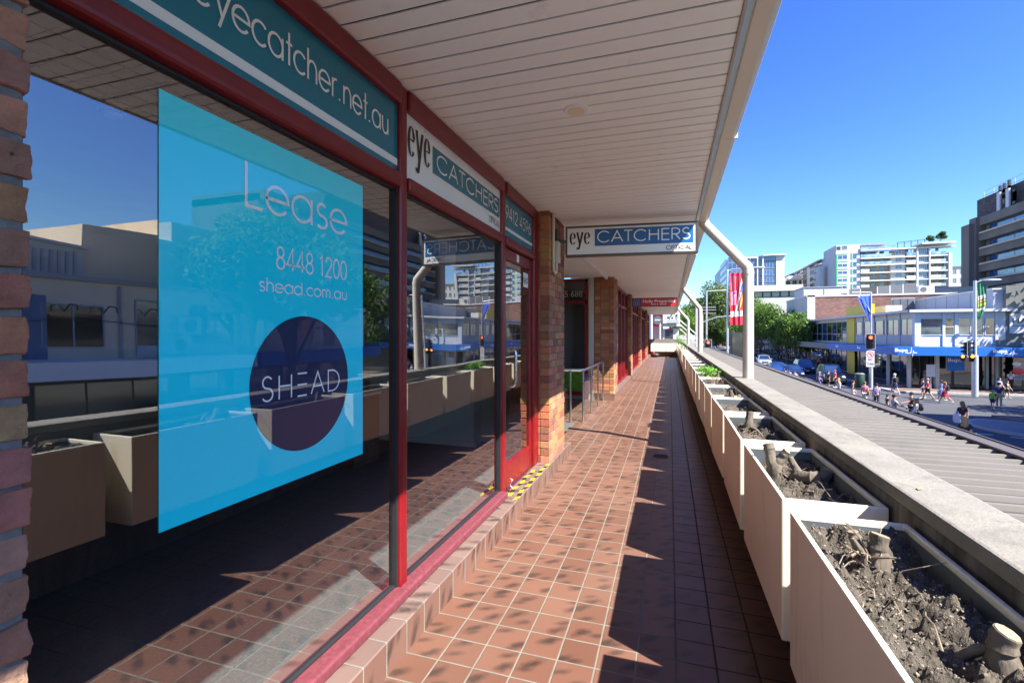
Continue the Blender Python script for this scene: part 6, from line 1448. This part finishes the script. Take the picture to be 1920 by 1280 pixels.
# ------------------------------------------------------------------ cars
def cm(n, c): return pm('car_paint_' + n, c, .22, .35, var=.03, coat=.8)
CP = dict(navy=cm('navy', (.012, .02, .07)), black=cm('black', (.012, .014, .02)), blue=cm('blue', (.02, .07, .25)), silver=cm('silver', (.35, .37, .40)), white=cm('white', (.75, .76, .78)), slate=cm('slate', (.05, .07, .11)))
def car(label, paint, L, W, H, kind, loc, rz=0, group='cars queued at the crossing'):
    """nose towards -Y"""
    o = thing('parked_car' if group.startswith('parked') else 'waiting_car', label, 'car', (0, 0, 0), group); hw = W / 2
    if kind == 'suv': st = [(0, .62, .86), (.10, .86, .95), (.25, 1.0, .98), (1.15, 1.08, 1.0), (1.5, 1.1, 1.0), (L - .5, 1.10, 1.0), (L - .08, 1.02, .97), (L, .8, .90)]; ga = (1.10, 1.75, L - .55, L - .12)
    else: st = [(0, .52, .84), (.12, .68, .94), (.35, .78, .98), (1.25, .92, 1.0), (1.6, .95, 1.0), (L - .9, .96, 1.0), (L - .12, .92, .95), (L, .7, .88)]; ga = (1.20, 2.05, L - 1.35, L - .45)
    clr = .22 if kind == 'suv' else .17
    m = MB(); rings = []
    for y, zt, wf in st:
        w_ = hw * wf; zl = clr + (.08 if y in (0, L) else 0)
        pr = [(-w_ * .90, zl), (-w_, zl + .16), (-w_, zt * .72), (-w_ * .95, zt - .03), (-w_ * .6, zt + .02), (0, zt + .035), (w_ * .6, zt + .02), (w_ * .95, zt - .03), (w_, zt * .72), (w_, zl + .16), (w_ * .90, zl)]
        rings.append([m.pt((x, y, z)) for x, z in pr])
    for a, b in zip(rings, rings[1:]):
        for k in range(len(a)): m.face((a[k], a[(k + 1) % len(a)], b[(k + 1) % len(b)], b[k]))
    m.face(rings[0][::-1]); m.face(rings[-1]); m.build('body', paint, o, smooth=True)
    zb = st[4][1] - .01; a0, a1, b1, b0 = ga; rw = hw * .72; bw = hw * .93
    T = [(-rw, a1, H - .05), (rw, a1, H - .05), (rw, b1, H - .05), (-rw, b1, H - .05)]; B = [(-bw, a0, zb), (bw, a0, zb), (bw, b0, zb), (-bw, b0, zb)]
    def lerp(p, q, f): return tuple(p[i] + (q[i] - p[i]) * f for i in range(3))
    def glassq(nm, p, q, r, s_):
        mm = MB(); c = Vector((0, (a0 + b0) / 2, zb + .2)); n = (Vector(q) - Vector(p)).cross(Vector(s_) - Vector(p)).normalized()
        if n.dot(Vector(p) - c) < 0: n = -n
        mm.prism([p, q, r, s_], n * .012); return mm.build(nm, M['glass'], o)
    m = MB(); m.prism([B[0], B[1], T[1], T[0]], (0, .05, 0)); m.poly([B[0], B[3], T[3], T[0]]); m.poly([B[1], B[2], T[2], T[1]]); m.poly([B[2], B[3], T[3], T[2]])
    r_ = [m.pt((x, y, z)) for x, y, z in ((-rw, a1 - .04, H - .055), (rw, a1 - .04, H - .055), (rw, b1, H - .055), (-rw, b1, H - .055))]; t_ = [m.pt((x, y, H)) for x, y in ((-rw * .82, a1 + .15), (rw * .82, a1 + .15), (rw * .82, b1 - .15), (-rw * .82, b1 - .15))]
    m.face(t_)
    for k in range(4): m.face((r_[k], r_[(k + 1) % 4], t_[(k + 1) % 4], t_[k]))
    m.build('roof', paint, o)
    e = .07
    glassq('windscreen', lerp(lerp(B[0], B[1], e), T[0], .04), lerp(lerp(B[1], B[0], e), T[1], .04), lerp(lerp(T[1], T[0], e), B[1], .06), lerp(lerp(T[0], T[1], e), B[0], .06))
    glassq('rear_window', lerp(B[3], T[3], .1), lerp(B[2], T[2], .1), lerp(T[2], B[2], .1), lerp(T[3], B[3], .1))
    for P0, P1, Q1, Q0 in ((B[0], B[3], T[3], T[0]), (B[1], B[2], T[2], T[1])):
        for f0, f1 in ((.10, .5), (.53, .92)):
            glassq('side_window', lerp(lerp(P0, P1, f0), lerp(Q0, Q1, f0), .08), lerp(lerp(P0, P1, f1), lerp(Q0, Q1, f1), .08), lerp(lerp(Q0, Q1, f1), lerp(P0, P1, f1), .1), lerp(lerp(Q0, Q1, f0), lerp(P0, P1, f0), .1))
    zh = st[1][1] * .86
    for sx in (-1, 1):
        m = MB(); m.ball((sx * hw * .68, .09, zh), (hw * .20, .12, .085), 12, 7); m.build('headlight', M['headlight'], o, smooth='all')
        m = MB(); m.ball((sx * (hw + .09), a0 + .25, zb + .07), (.11, .07, .08), 10, 6); m.build('mirror', paint, o, smooth='all')
        for y in (.82, L - .85):
            wm = MB(); wr = .35 if kind == 'suv' else .31
            wm.tube([(sx * (hw - .2), y, wr), (sx * (hw - .19), y, wr), (sx * (hw + .005), y, wr), (sx * (hw + .015), y, wr)], [wr * .8, wr, wr, wr * .85], 18); wh = wm.build('wheel', M['rubber'], o, smooth=True)
            rm_ = MB(); rm_.disc((sx * (hw + .016), y, wr), wr * .62, (sx, 0, 0), .012, 14); rm_.build('rim', M['rim'], wh)
    MB().box(-hw * .46, hw * .46, -.012, .06, zh - .16, zh + .02).build('grille', M['black_plastic'], o); MB().box(-hw * .8, hw * .8, -.03, .05, clr + .08, clr + .17).build('bumper', M['black_plastic'], o)
    MB().box(-.19, .19, -.045, -.031, clr + .17, clr + .27).build('number_plate', M['plate'], o)
    MB().box(-rw * .9, rw * .9, a1 + .3, b1 - .3, H + .0, H + .004).build('roof_panel', M['glass_dark'], o) if kind == 'suv' and paint is CP['slate'] else None
    o.location = loc; o.rotation_euler = (0, 0, rz); return o
for lab, pa_, L, W, H, kd, px, py in (
    ('boxy black four wheel drive first in the right lane at the crossing', 'black', 4.4, 1.9, 1.85, 'suv', 1560, 684.5),
    ('dark navy four wheel drive second in the right lane', 'navy', 4.7, 1.9, 1.75, 'suv', 1509, 674),
    ('navy sedan first in the left lane with lit white headlamps', 'navy', 4.6, 1.8, 1.45, 'sedan', 1488, 684.5),
    ('blue sedan second in the left lane', 'blue', 4.5, 1.8, 1.45, 'sedan', 1458, 679.7),
    ('silver grey tall wagon third in the left lane', 'silver', 4.7, 1.88, 1.7, 'suv', 1432, 666),
    ('slate car half hidden by the thick near downpipe', 'slate', 4.5, 1.8, 1.5, 'sedan', 1418, 662),
    ('small bright blue hatchback beside the red banner pole', 'blue', 4.0, 1.75, 1.48, 'suv', 1389, 657.5),
    ('black car farthest back in the queue', 'black', 4.5, 1.8, 1.5, 'sedan', 1381, 653),
    ('slate car low behind the awning edge near the red banner pole', 'slate', 4.4, 1.8, 1.45, 'sedan', 1372, 658.5)):
    c = by_head(px, py, H); car(lab, CP[pa_], L, W, H, kd, (c.x, c.y - 1.2, .004), radians(-4))
for k, (px, mt, lab) in enumerate(((1284, 'white', 'white car parked by the low white wall far off'), (1311, 'white', 'white car parked far off past the power pole'), (1330, 'silver', 'silver car parked far off behind the slim signal pole'), (1342, 'white', 'white van like car farthest off along the road'))):
    q = onY(px, 640, 172 - 30 * (k == 0) * 1.9); car(lab, CP[mt], 4.5, 1.8, 1.5, 'sedan', (q.x, q.y, .004), radians(80), 'parked cars far up the road')

# ------------------------------------------------------------------ people
CLO = {}
def cloth(c):
    if c not in CLO:
        CLO[c] = pm('cloth_%d' % len(CLO), c, .85, var=.15, scale=9)
    return CLO[c]
SKIN = pm('skin', (.50, .27, .18), .55, var=.06, scale=6); SKIN2 = pm('tan_skin', (.36, .19, .12), .55, var=.06, scale=6)
def skin_mesh(name, verts, edges, rad, mat, parent, sub=1, local=None):
    me = bpy.data.meshes.new(name + '_skeleton'); me.from_pydata([tuple(v) for v in verts], edges, [])
    o = bpy.data.objects.new(name, me); COL.objects.link(o)
    md = o.modifiers.new('skin', 'SKIN'); md.use_smooth_shade = True
    for i, r in enumerate(rad):
        r = r if isinstance(r, tuple) else (r, r); me.skin_vertices[0].data[i].radius = r
    me.skin_vertices[0].data[0].use_root = True
    if sub: s_ = o.modifiers.new('sub', 'SUBSURF'); s_.levels = s_.render_levels = sub
    dg = bpy.context.evaluated_depsgraph_get(); ev = o.evaluated_get(dg); nm = bpy.data.meshes.new_from_object(ev); nm.name = name
    bpy.data.objects.remove(o); bpy.data.meshes.remove(me)
    nm.materials.clear(); nm.materials.append(mat)
    for p in nm.polygons: p.use_smooth = True
    r = bpy.data.objects.new(name, nm); COL.objects.link(r); r.parent = parent; return r
def person(label, px, py, H, ang, top, bottom, hair='short', hairc=(.03, .02, .015), legs='trousers', sleeve='short', stride=.35, phase=1, arms=(.25, -.25), elbow=(.35, .35), cap=None, skin=SKIN, shoe=(.6, .6, .6), lean=0., group='people crossing the street', loc=None):
    k = H / 1.75; q = loc if loc is not None else by_head(px, py, H)
    o = thing('person', label, 'person', (0, 0, 0), group)
    V = []; E = []; R = []
    def add(p, r, par=None):
        V.append(Vector(p) * k); R.append(tuple(x * k for x in r) if isinstance(r, tuple) else r * k)
        if par is not None: E.append((par, len(V) - 1))
        return len(V) - 1
    J = {}
    pel = add((0, 0, .96), (.135, .105)); sp = add((0, .01 + lean * .2, 1.12), (.118, .09), pel); ch = add((0, .01 + lean * .5, 1.33), (.145, .10), sp); nk = add((0, .0 + lean * .7, 1.475), .055, ch)
    h0 = add((0, .02 + lean * .8, 1.56), (.07, .078), nk); h1 = add((0, .02 + lean * .85, 1.645), (.078, .092), h0); h2 = add((0, .01 + lean * .85, 1.72), (.05, .06), h1)
    ns = add((0, .125 + lean * .8, 1.595), .012, h0)
    for s_, sh_a, el in ((-1, arms[0], elbow[0]), (1, arms[1], elbow[1])):
        S0 = add((s_ * .17, .0 + lean * .55, 1.40), .058, ch); d = Vector((s_ * .10, sin(sh_a), -cos(sh_a))).normalized(); e_ = V[S0] / k + d * .29; El = add(e_, .042, S0)
        a2 = sh_a + el; d2 = Vector((s_ * .02, sin(a2), -cos(a2))).normalized(); w_ = e_ + d2 * .25; Wr = add(w_, .03, El); pm_ = w_ + d2 * .075; Pm = add(pm_, (.034, .020), Wr)
        side = Vector((0, d2.z, -d2.y)) if abs(d2.z) > .2 else Vector((0, 1, 0))
        fwd = d2.cross(Vector((s_, 0, 0))).normalized()
        for f in range(4):
            b_ = pm_ + fwd * (.026 - .0175 * f) + d2 * .03; l1 = (.045, .052, .048, .038)[f]; f1 = add(b_ + d2 * l1 * .6, .0085, Pm); add(b_ + d2 * l1 * 1.25 + Vector((-s_ * .018, 0, 0)), .0075, f1)
        t1 = add(w_ + d2 * .045 + fwd * .042, .010, Wr); add(w_ + d2 * .085 + fwd * .058, .009, t1)
        J[('arm', s_)] = (S0, El, Wr)
    for s_, an in ((-1, stride * phase), (1, -stride * phase)):
        hp = add((s_ * .085, 0, .90), .092, pel); d = Vector((0, sin(an), -cos(an))); kn_ = V[hp] / k + d * .42; Kn = add(kn_, .060, hp)
        a2 = an - (.12 if an > 0 else .5 * abs(stride) * 1.2); d2 = Vector((0, sin(a2), -cos(a2))); an_ = kn_ + d2 * .41; An = add(an_, .036, Kn)
        f = Vector((0, cos(a2 * .6), sin(a2 * .6) - .0)); to = add(an_ + Vector((0, .15, -.045)) + Vector((0, 0, .08 if a2 < -.3 else 0)) * -.3, .030, An)
        J[('leg', s_)] = (hp, Kn, An, to)
    zmin = min(v.z for v in V) - .03 * k
    for v in V: v.z -= zmin
    body = skin_mesh('body', V, E, R, skin, o)
    # shirt: torso and upper arms
    g = .016 * k
    def sub(ids, edges, grow, name, mat, cuts=None):
        mp = {}; vs = []; rs_ = []
        for i in ids:
            mp[i] = len(vs); vs.append(V[i].copy()); r = R[i] if isinstance(R[i], tuple) else (R[i], R[i]); rs_.append((r[0] + grow, r[1] + grow))
        return mp, vs, rs_, [(mp[a], mp[b]) for a, b in edges]
    mp, vs, rs_, ed = sub([pel, sp, ch], [(pel, sp), (sp, ch)], g, 'shirt', None)
    vs.append(V[ch].lerp(V[nk], .72)); rs_.append((.075 * k, .07 * k)); ed.append((mp[ch], len(vs) - 1))
    vs[mp[pel]] = V[pel].copy(); 
    for s_ in (-1, 1):
        S0, El, Wr = J[('arm', s_)]; vs.append(V[S0].copy()); rs_.append((.066 * k, .066 * k)); i0 = len(vs) - 1; ed.append((mp[ch], i0))
        vs.append(V[S0].lerp(V[El], .75 if sleeve == 'short' else .25 if sleeve == 'none' else 1)); rs_.append((.055 * k, .055 * k)); ed.append((i0, len(vs) - 1))
        if sleeve == 'long': vs.append(V[El].lerp(V[Wr], .92)); rs_.append((.04 * k, .04 * k)); ed.append((len(vs) - 2, len(vs) - 1))
    skin_mesh('shirt', vs, ed, rs_, cloth(top), o)
    # trousers, shorts or dress
    vs = [V[pel] - Vector((0, 0, .0))]; rs_ = [(.140 * k, .112 * k)]; ed = []
    for s_ in (-1, 1):
        hp, Kn, An, to = J[('leg', s_)]; vs.append(V[hp].copy()); rs_.append((.104 * k, .104 * k)); i0 = len(vs) - 1; ed.append((0, i0))
        vs.append(V[hp].lerp(V[Kn], .8 if legs != 'trousers' else 1)); rs_.append((.088 * k if legs != 'trousers' else .072 * k,) * 2); ed.append((i0, len(vs) - 1))
        if legs == 'trousers': vs.append(V[Kn].lerp(V[An], .95)); rs_.append((.055 * k,) * 2); ed.append((len(vs) - 2, len(vs) - 1))
    skin_mesh(dict(trousers='trousers', shorts='shorts', dress='shorts')[legs], vs, ed, rs_, cloth(bottom), o)
    if legs == 'dress':
        m = MB(); zc = V[pel].z; m.tube([(0, 0, zc + .12 * k), (0, 0, zc - .05 * k), (0, 0, zc - .38 * k)], [.135 * k, .175 * k, .25 * k], 14, False); m.build('skirt', cloth(top), o, smooth='all')
    for s_ in (-1, 1):
        hp, Kn, An, to = J[('leg', s_)]; skin_mesh('shoe', [V[An] + Vector((0, -.03, -.035)) * k, V[An].lerp(V[to], .6), V[to] + Vector((0, .03, -.005)) * k], [(0, 1), (1, 2)], [.048 * k, .046 * k, .036 * k], cloth(shoe), o)
    hc = V[h1]; m = MB()
    m.ball(hc + Vector((0, -.018, .028)) * k, (.098 * k, .112 * k, .098 * k), 14, 10)
    if hair == 'long': m.ball(hc + Vector((0, -.085, -.13)) * k, (.105 * k, .06 * k, .19 * k), 12, 8)
    if hair == 'bun': m.ball(hc + Vector((0, -.13, .06)) * k, .055 * k, 10, 6)
    m.v = [p if not (p.y > hc.y + .055 * k and p.z < hc.z + .055 * k) else Vector((p.x, hc.y + .05 * k, max(p.z, hc.z - .01 * k))) for p in m.v]
    m.build('hair', cloth(hairc), o, smooth='all')
    for s_ in (-1, 1): m = MB(); m.ball(hc + Vector((s_ * .032, .094, -.028)) * k, .011 * k, 6, 4); m.build('eye', M['black_plastic'], o)
    m = MB(); m.ball(hc + Vector((0, .086, -.088)) * k, (.024 * k, .01 * k, .007 * k), 8, 4); m.build('mouth', M['b_pink'], o)
    if cap:
        m = MB(); m.ball(hc + Vector((0, -.008, .048)) * k, (.106 * k, .118 * k, .085 * k), 14, 8); m.ball(hc + Vector((0, .12, .045)) * k, (.075 * k, .085 * k, .012 * k), 12, 6); m.build('cap', cloth(cap), o, smooth='all')
    o.location = (q.x, q.y, .006 if loc is None else loc.z); o.rotation_euler = (0, 0, ang)
    o['j'] = 0; del o['j']
    rot = Matrix.Translation(o.location) @ Matrix.Rotation(ang, 4, 'Z')
    return dict(o=o, hand={s_: rot @ (V[J[('arm', s_)][2]] + (V[J[('arm', s_)][2]] - V[J[('arm', s_)][1]]).normalized() * .10 * k) for s_ in (-1, 1)}, back=rot @ (V[ch] + Vector((0, -.17, -.06)) * k), hip={s_: rot @ (V[pel] + Vector((s_ * .22, 0, .02)) * k) for s_ in (-1, 1)}, ang=ang, k=k, chest=rot @ V[ch], sh={s_: rot @ V[J[('arm', s_)][0]] for s_ in (-1, 1)})
def backpack(label, p, col):
    o = thing('backpack', label, 'backpack', p['back'], 'backpacks'); k = p['k']; Mx = Matrix.Translation(p['back']) @ Matrix.Rotation(p['ang'], 4, 'Z')
    m = MB(); m.M = Mx; m.box(-.14 * k, .14 * k, -.09 * k, .055 * k, -.20 * k, .20 * k); m.build('pack', cloth(col), o, bevel=.05 * k, seg=3)
    m = MB(); m.M = Mx; m.box(-.10 * k, .10 * k, -.13 * k, -.091 * k, -.17 * k, .02 * k); m.build('pocket', cloth(col), o, bevel=.018 * k)
    m = MB(); m.M = Mx
    for s_ in (-1, 1): m.tube([(s_ * .10 * k, .03 * k, .17 * k), (s_ * .11 * k, .15 * k, .235 * k), (s_ * .11 * k, .295 * k, .10 * k), (s_ * .12 * k, .20 * k, -.12 * k), (s_ * .12 * k, .04 * k, -.15 * k)], .014 * k, 6)
    m.build('strap', cloth(col), o)
def handbag(label, at, ang, col, w=.28, h=.30, name='carrier_bag', drop=.12):
    c = Vector(at) - Vector((0, 0, drop + h / 2)); o = thing(name, label, 'bag', c, 'carried bags'); Mx = Matrix.Translation(c) @ Matrix.Rotation(ang, 4, 'Z')
    m = MB(); m.M = Mx; m.tube([(0, 0, -h / 2), (0, 0, -h * .3), (0, 0, h * .2), (0, 0, h / 2)], [w * .38, w * .5, w * .46, w * .34], 10); m.v = [Mx @ Vector(((Mx.inverted() @ p).x * .42, (Mx.inverted() @ p).y, (Mx.inverted() @ p).z)) for p in m.v]; m.build('bag_body', cloth(col), o, smooth=True)
    m = MB(); m.M = Mx; m.tube([(0, -w * .22, h / 2), (0, -w * .08, h / 2 + drop), (0, w * .08, h / 2 + drop), (0, w * .22, h / 2)], .009, 6); m.build('handle', cloth(col), o)
Z3 = lambda x, y: (1520 + x / 4.5725, 500 + y / 4.5725)
A_ = lambda d: radians(d)                       # heading: 0 = away up the walkway direction, 90 = towards the walkway side
DK = (.02, .02, .025); NV = (.02, .035, .12); MR = (.26, .02, .05); WH = (.72, .72, .75); BLD = (.45, .28, .10); BRN = (.06, .035, .02)
person('child in bright blue uniform at the far kerb by the black car', *Z3(75, 900), 1.5, A_(-100), (.03, .07, .38), (.03, .07, .38), legs='shorts', hairc=(.4, .38, .36), stride=.3, cap=(.35, .33, .36))
person('man in black shirt and shorts in front of the black four wheel drive', *Z3(150, 888), 1.75, A_(-60), DK, DK, legs='shorts', hairc=BRN, stride=.25)
person('person in a red top and red cap by the black four wheel drive', *Z3(210, 887), 1.62, A_(100), (.62, .05, .03), DK, cap=(.6, .08, .05), stride=.2)
person('crouching figure in white shirt low behind the awning edge', *Z3(176, 997), 1.42, A_(80), WH, (.1, .13, .2), hairc=BRN, stride=.3, lean=.25)
person('woman in pale tee with dark trousers beside the crouching figure', *Z3(240, 955), 1.65, A_(-70), (.62, .63, .70), (.07, .10, .14), hair='long', hairc=BLD, stride=.25)
p = person('woman in black top and white trousers holding a white carrier bag', *Z3(362, 970), 1.66, A_(-95), DK, WH, hair='bun', hairc=BRN, sleeve='none', stride=.4, shoe=WH)
handbag('round white carrier bag held by the woman in white trousers', p['hand'][1], p['ang'], WH, .34, .38)
p = person('woman in coral pink shirt and pale trousers walking away', *Z3(463, 983), 1.66, A_(-20), (.70, .18, .22), (.50, .46, .40), hairc=(.22, .10, .05), hair='bun', sleeve='long', stride=.32, shoe=(.4, .4, .4))
handbag('brown leather shoulder bag of the woman in pink', p['hip'][1] + Vector((.02, 0, .22)), p['ang'], (.28, .08, .03), .34, .30, 'shoulder_bag')
p = person('person in lavender shirt and dark trousers with a diagonal strap', *Z3(565, 998), 1.68, A_(-12), (.40, .30, .62), (.025, .03, .05), hairc=DK, stride=.3, arms=(.2, .45), elbow=(.2, .7))
handbag('white paper bag held by the person in lavender', p['hand'][-1], p['ang'], WH, .28, .36)
sx = MB(); sx.tube([p['sh'][-1] + Vector((0, -.12, .05)), p['back'] + Vector((0, -.0, .0)), p['hip'][1] + Vector((-.06, -.10, .05))], .015, 6); tag(sx.build('cross_strap', cloth(DK)), 'dark strap slung across the back of the lavender shirt', 'strap')
p = person('white haired man in navy patterned shirt and shorts striding across', *Z3(720, 912), 1.78, A_(15), (.05, .06, .26), (.025, .035, .14), legs='shorts', hairc=(.75, .74, .70), stride=.42, arms=(-.2, .3), shoe=(.65, .65, .65))
handbag('blue bag in the hand of the white haired man', p['hand'][1], p['ang'], (.16, .18, .42), .26, .30)
backpack('dark backpack on the white haired man', p, DK)
person('small child in dark clothes with green sleeves ahead of the bearded man', *Z3(657, 1095), 1.3, A_(-80), DK, DK, hairc=DK, stride=.25)
p = person('bearded man in grey tee and dark cap pushing forward on the crossing', *Z3(715, 1092), 1.72, A_(-85), (.33, .34, .37), (.05, .09, .2), cap=DK, stride=.3, arms=(.7, .6), elbow=(.7, .8), hairc=BRN)
person('man in black tee and trousers behind the man in white shirt', *Z3(865, 1070), 1.74, A_(85), DK, DK, hairc=DK, stride=.35, arms=(.8, .1), elbow=(.5, .3))
p = person('blond man in white shirt and grey cap, walking near the awning edge', *Z3(905, 1120), 1.7, A_(75), WH, (.05, .055, .06), cap=(.25, .27, .32), hairc=BLD, hair='long', sleeve='long', stride=.3)
backpack('dark grey backpack on the man in white shirt', p, (.04, .045, .05))
p = person('child in navy beside the person in maroon shirt', *Z3(962, 957), 1.55, A_(95), NV, NV, legs='shorts', hairc=BRN, stride=.25)
p = person('person in maroon shirt and dark shorts mid stride', *Z3(1003, 953), 1.66, A_(60), MR, DK, legs='shorts', hairc=(.3, .27, .25), stride=.4, shoe=(.3, .3, .3))
person('girl in light blue school dress beside the maroon dress', *Z3(1120, 968), 1.6, A_(80), (.17, .26, .60), (.17, .26, .6), legs='dress', hair='long', hairc=BRN, stride=.35, shoe=WH)
p = person('woman in maroon dress with white shoes striding', *Z3(1150, 978), 1.62, A_(70), MR, MR, legs='dress', hair='long', hairc=(.25, .12, .06), stride=.5, shoe=WH)
backpack('dark blue backpack on the woman in maroon dress', p, (.03, .06, .10))
p = person('woman in dark top with fair hair holding a big white bag', *Z3(1300, 1155), 1.66, A_(10), (.07, .03, .035), (.3, .28, .3), hair='long', hairc=(.30, .17, .08), stride=.2, skin=SKIN)
handbag('big white bag of the fair haired woman', p['hip'][-1] + Vector((-.02, 0, .25)), p['ang'], WH, .5, .45, 'tote_bag')
p = person('blonde woman in black tee nearest the awning edge', 1480 + 1437 / 4.364, 660 + 528 / 4.364, 1.66, A_(-25), (.022, .03, .032), DK, hair='long', hairc=BLD, stride=.25, arms=(.1, -.5), elbow=(.6, .25))
handbag('grey shopping bag beside the blonde woman in black', p['hand'][-1] + Vector((-.1, 0, .1)), p['ang'], (.35, .33, .34), .4, .4)
p = person('child with a bright green backpack beside the man in navy', *Z3(1560, 1053), 1.32, A_(-30), NV, NV, legs='shorts', cap=(.12, .2, .45), stride=.35, hairc=BRN)
backpack('bright green backpack on the child', p, (.12, .55, .03))
person('man in navy top and cap with beige trousers leading the child', *Z3(1615, 988), 1.75, A_(-25), (.015, .04, .12), (.30, .27, .21), cap=(.03, .08, .28), stride=.35, hairc=BRN)
person('woman in light blue top in the shade behind the man in navy', *Z3(1617, 950), 1.62, A_(-160), (.15, .25, .45), DK, hair='long', hairc=DK, stride=.2)
person('small child in dark school clothes near the poster', *Z3(1685, 975), 1.4, A_(-150), (.02, .04, .05), (.02, .04, .05), legs='shorts', hairc=DK, stride=.2)
q = onY(1520 + 1715 / 4.5725, 720, 52.2); person('man in white shirt and dark trousers by the red poster', 0, 0, 1.75, A_(160), WH, DK, hairc=DK, stride=.1, loc=Vector((q.x, 52.2, .135)))
person('rider in white shirt waiting before the navy sedan', 1477, 689, 1.62, A_(170), WH, DK, hairc=BRN, stride=.1, arms=(.5, .5))
person('person in black cap and white top before the navy sedan', 1490, 695, 1.55, A_(150), WH, DK, cap=DK, stride=.15)
for k, (x, c, lab) in enumerate(((1535, (.5, .03, .06), 'person in a red top in the shade of the grey awning'), (1465, (.04, .08, .4), 'person in blue walking under the street trees'))):
    q = onX(px=x, py=660, X=20.0 if k == 0 else 19.6); person(lab, 0, 0, 1.68, A_(170), c, DK, hairc=DK, stride=.2, loc=Vector((q.x, q.y, .135)), group='people on the far footpath')
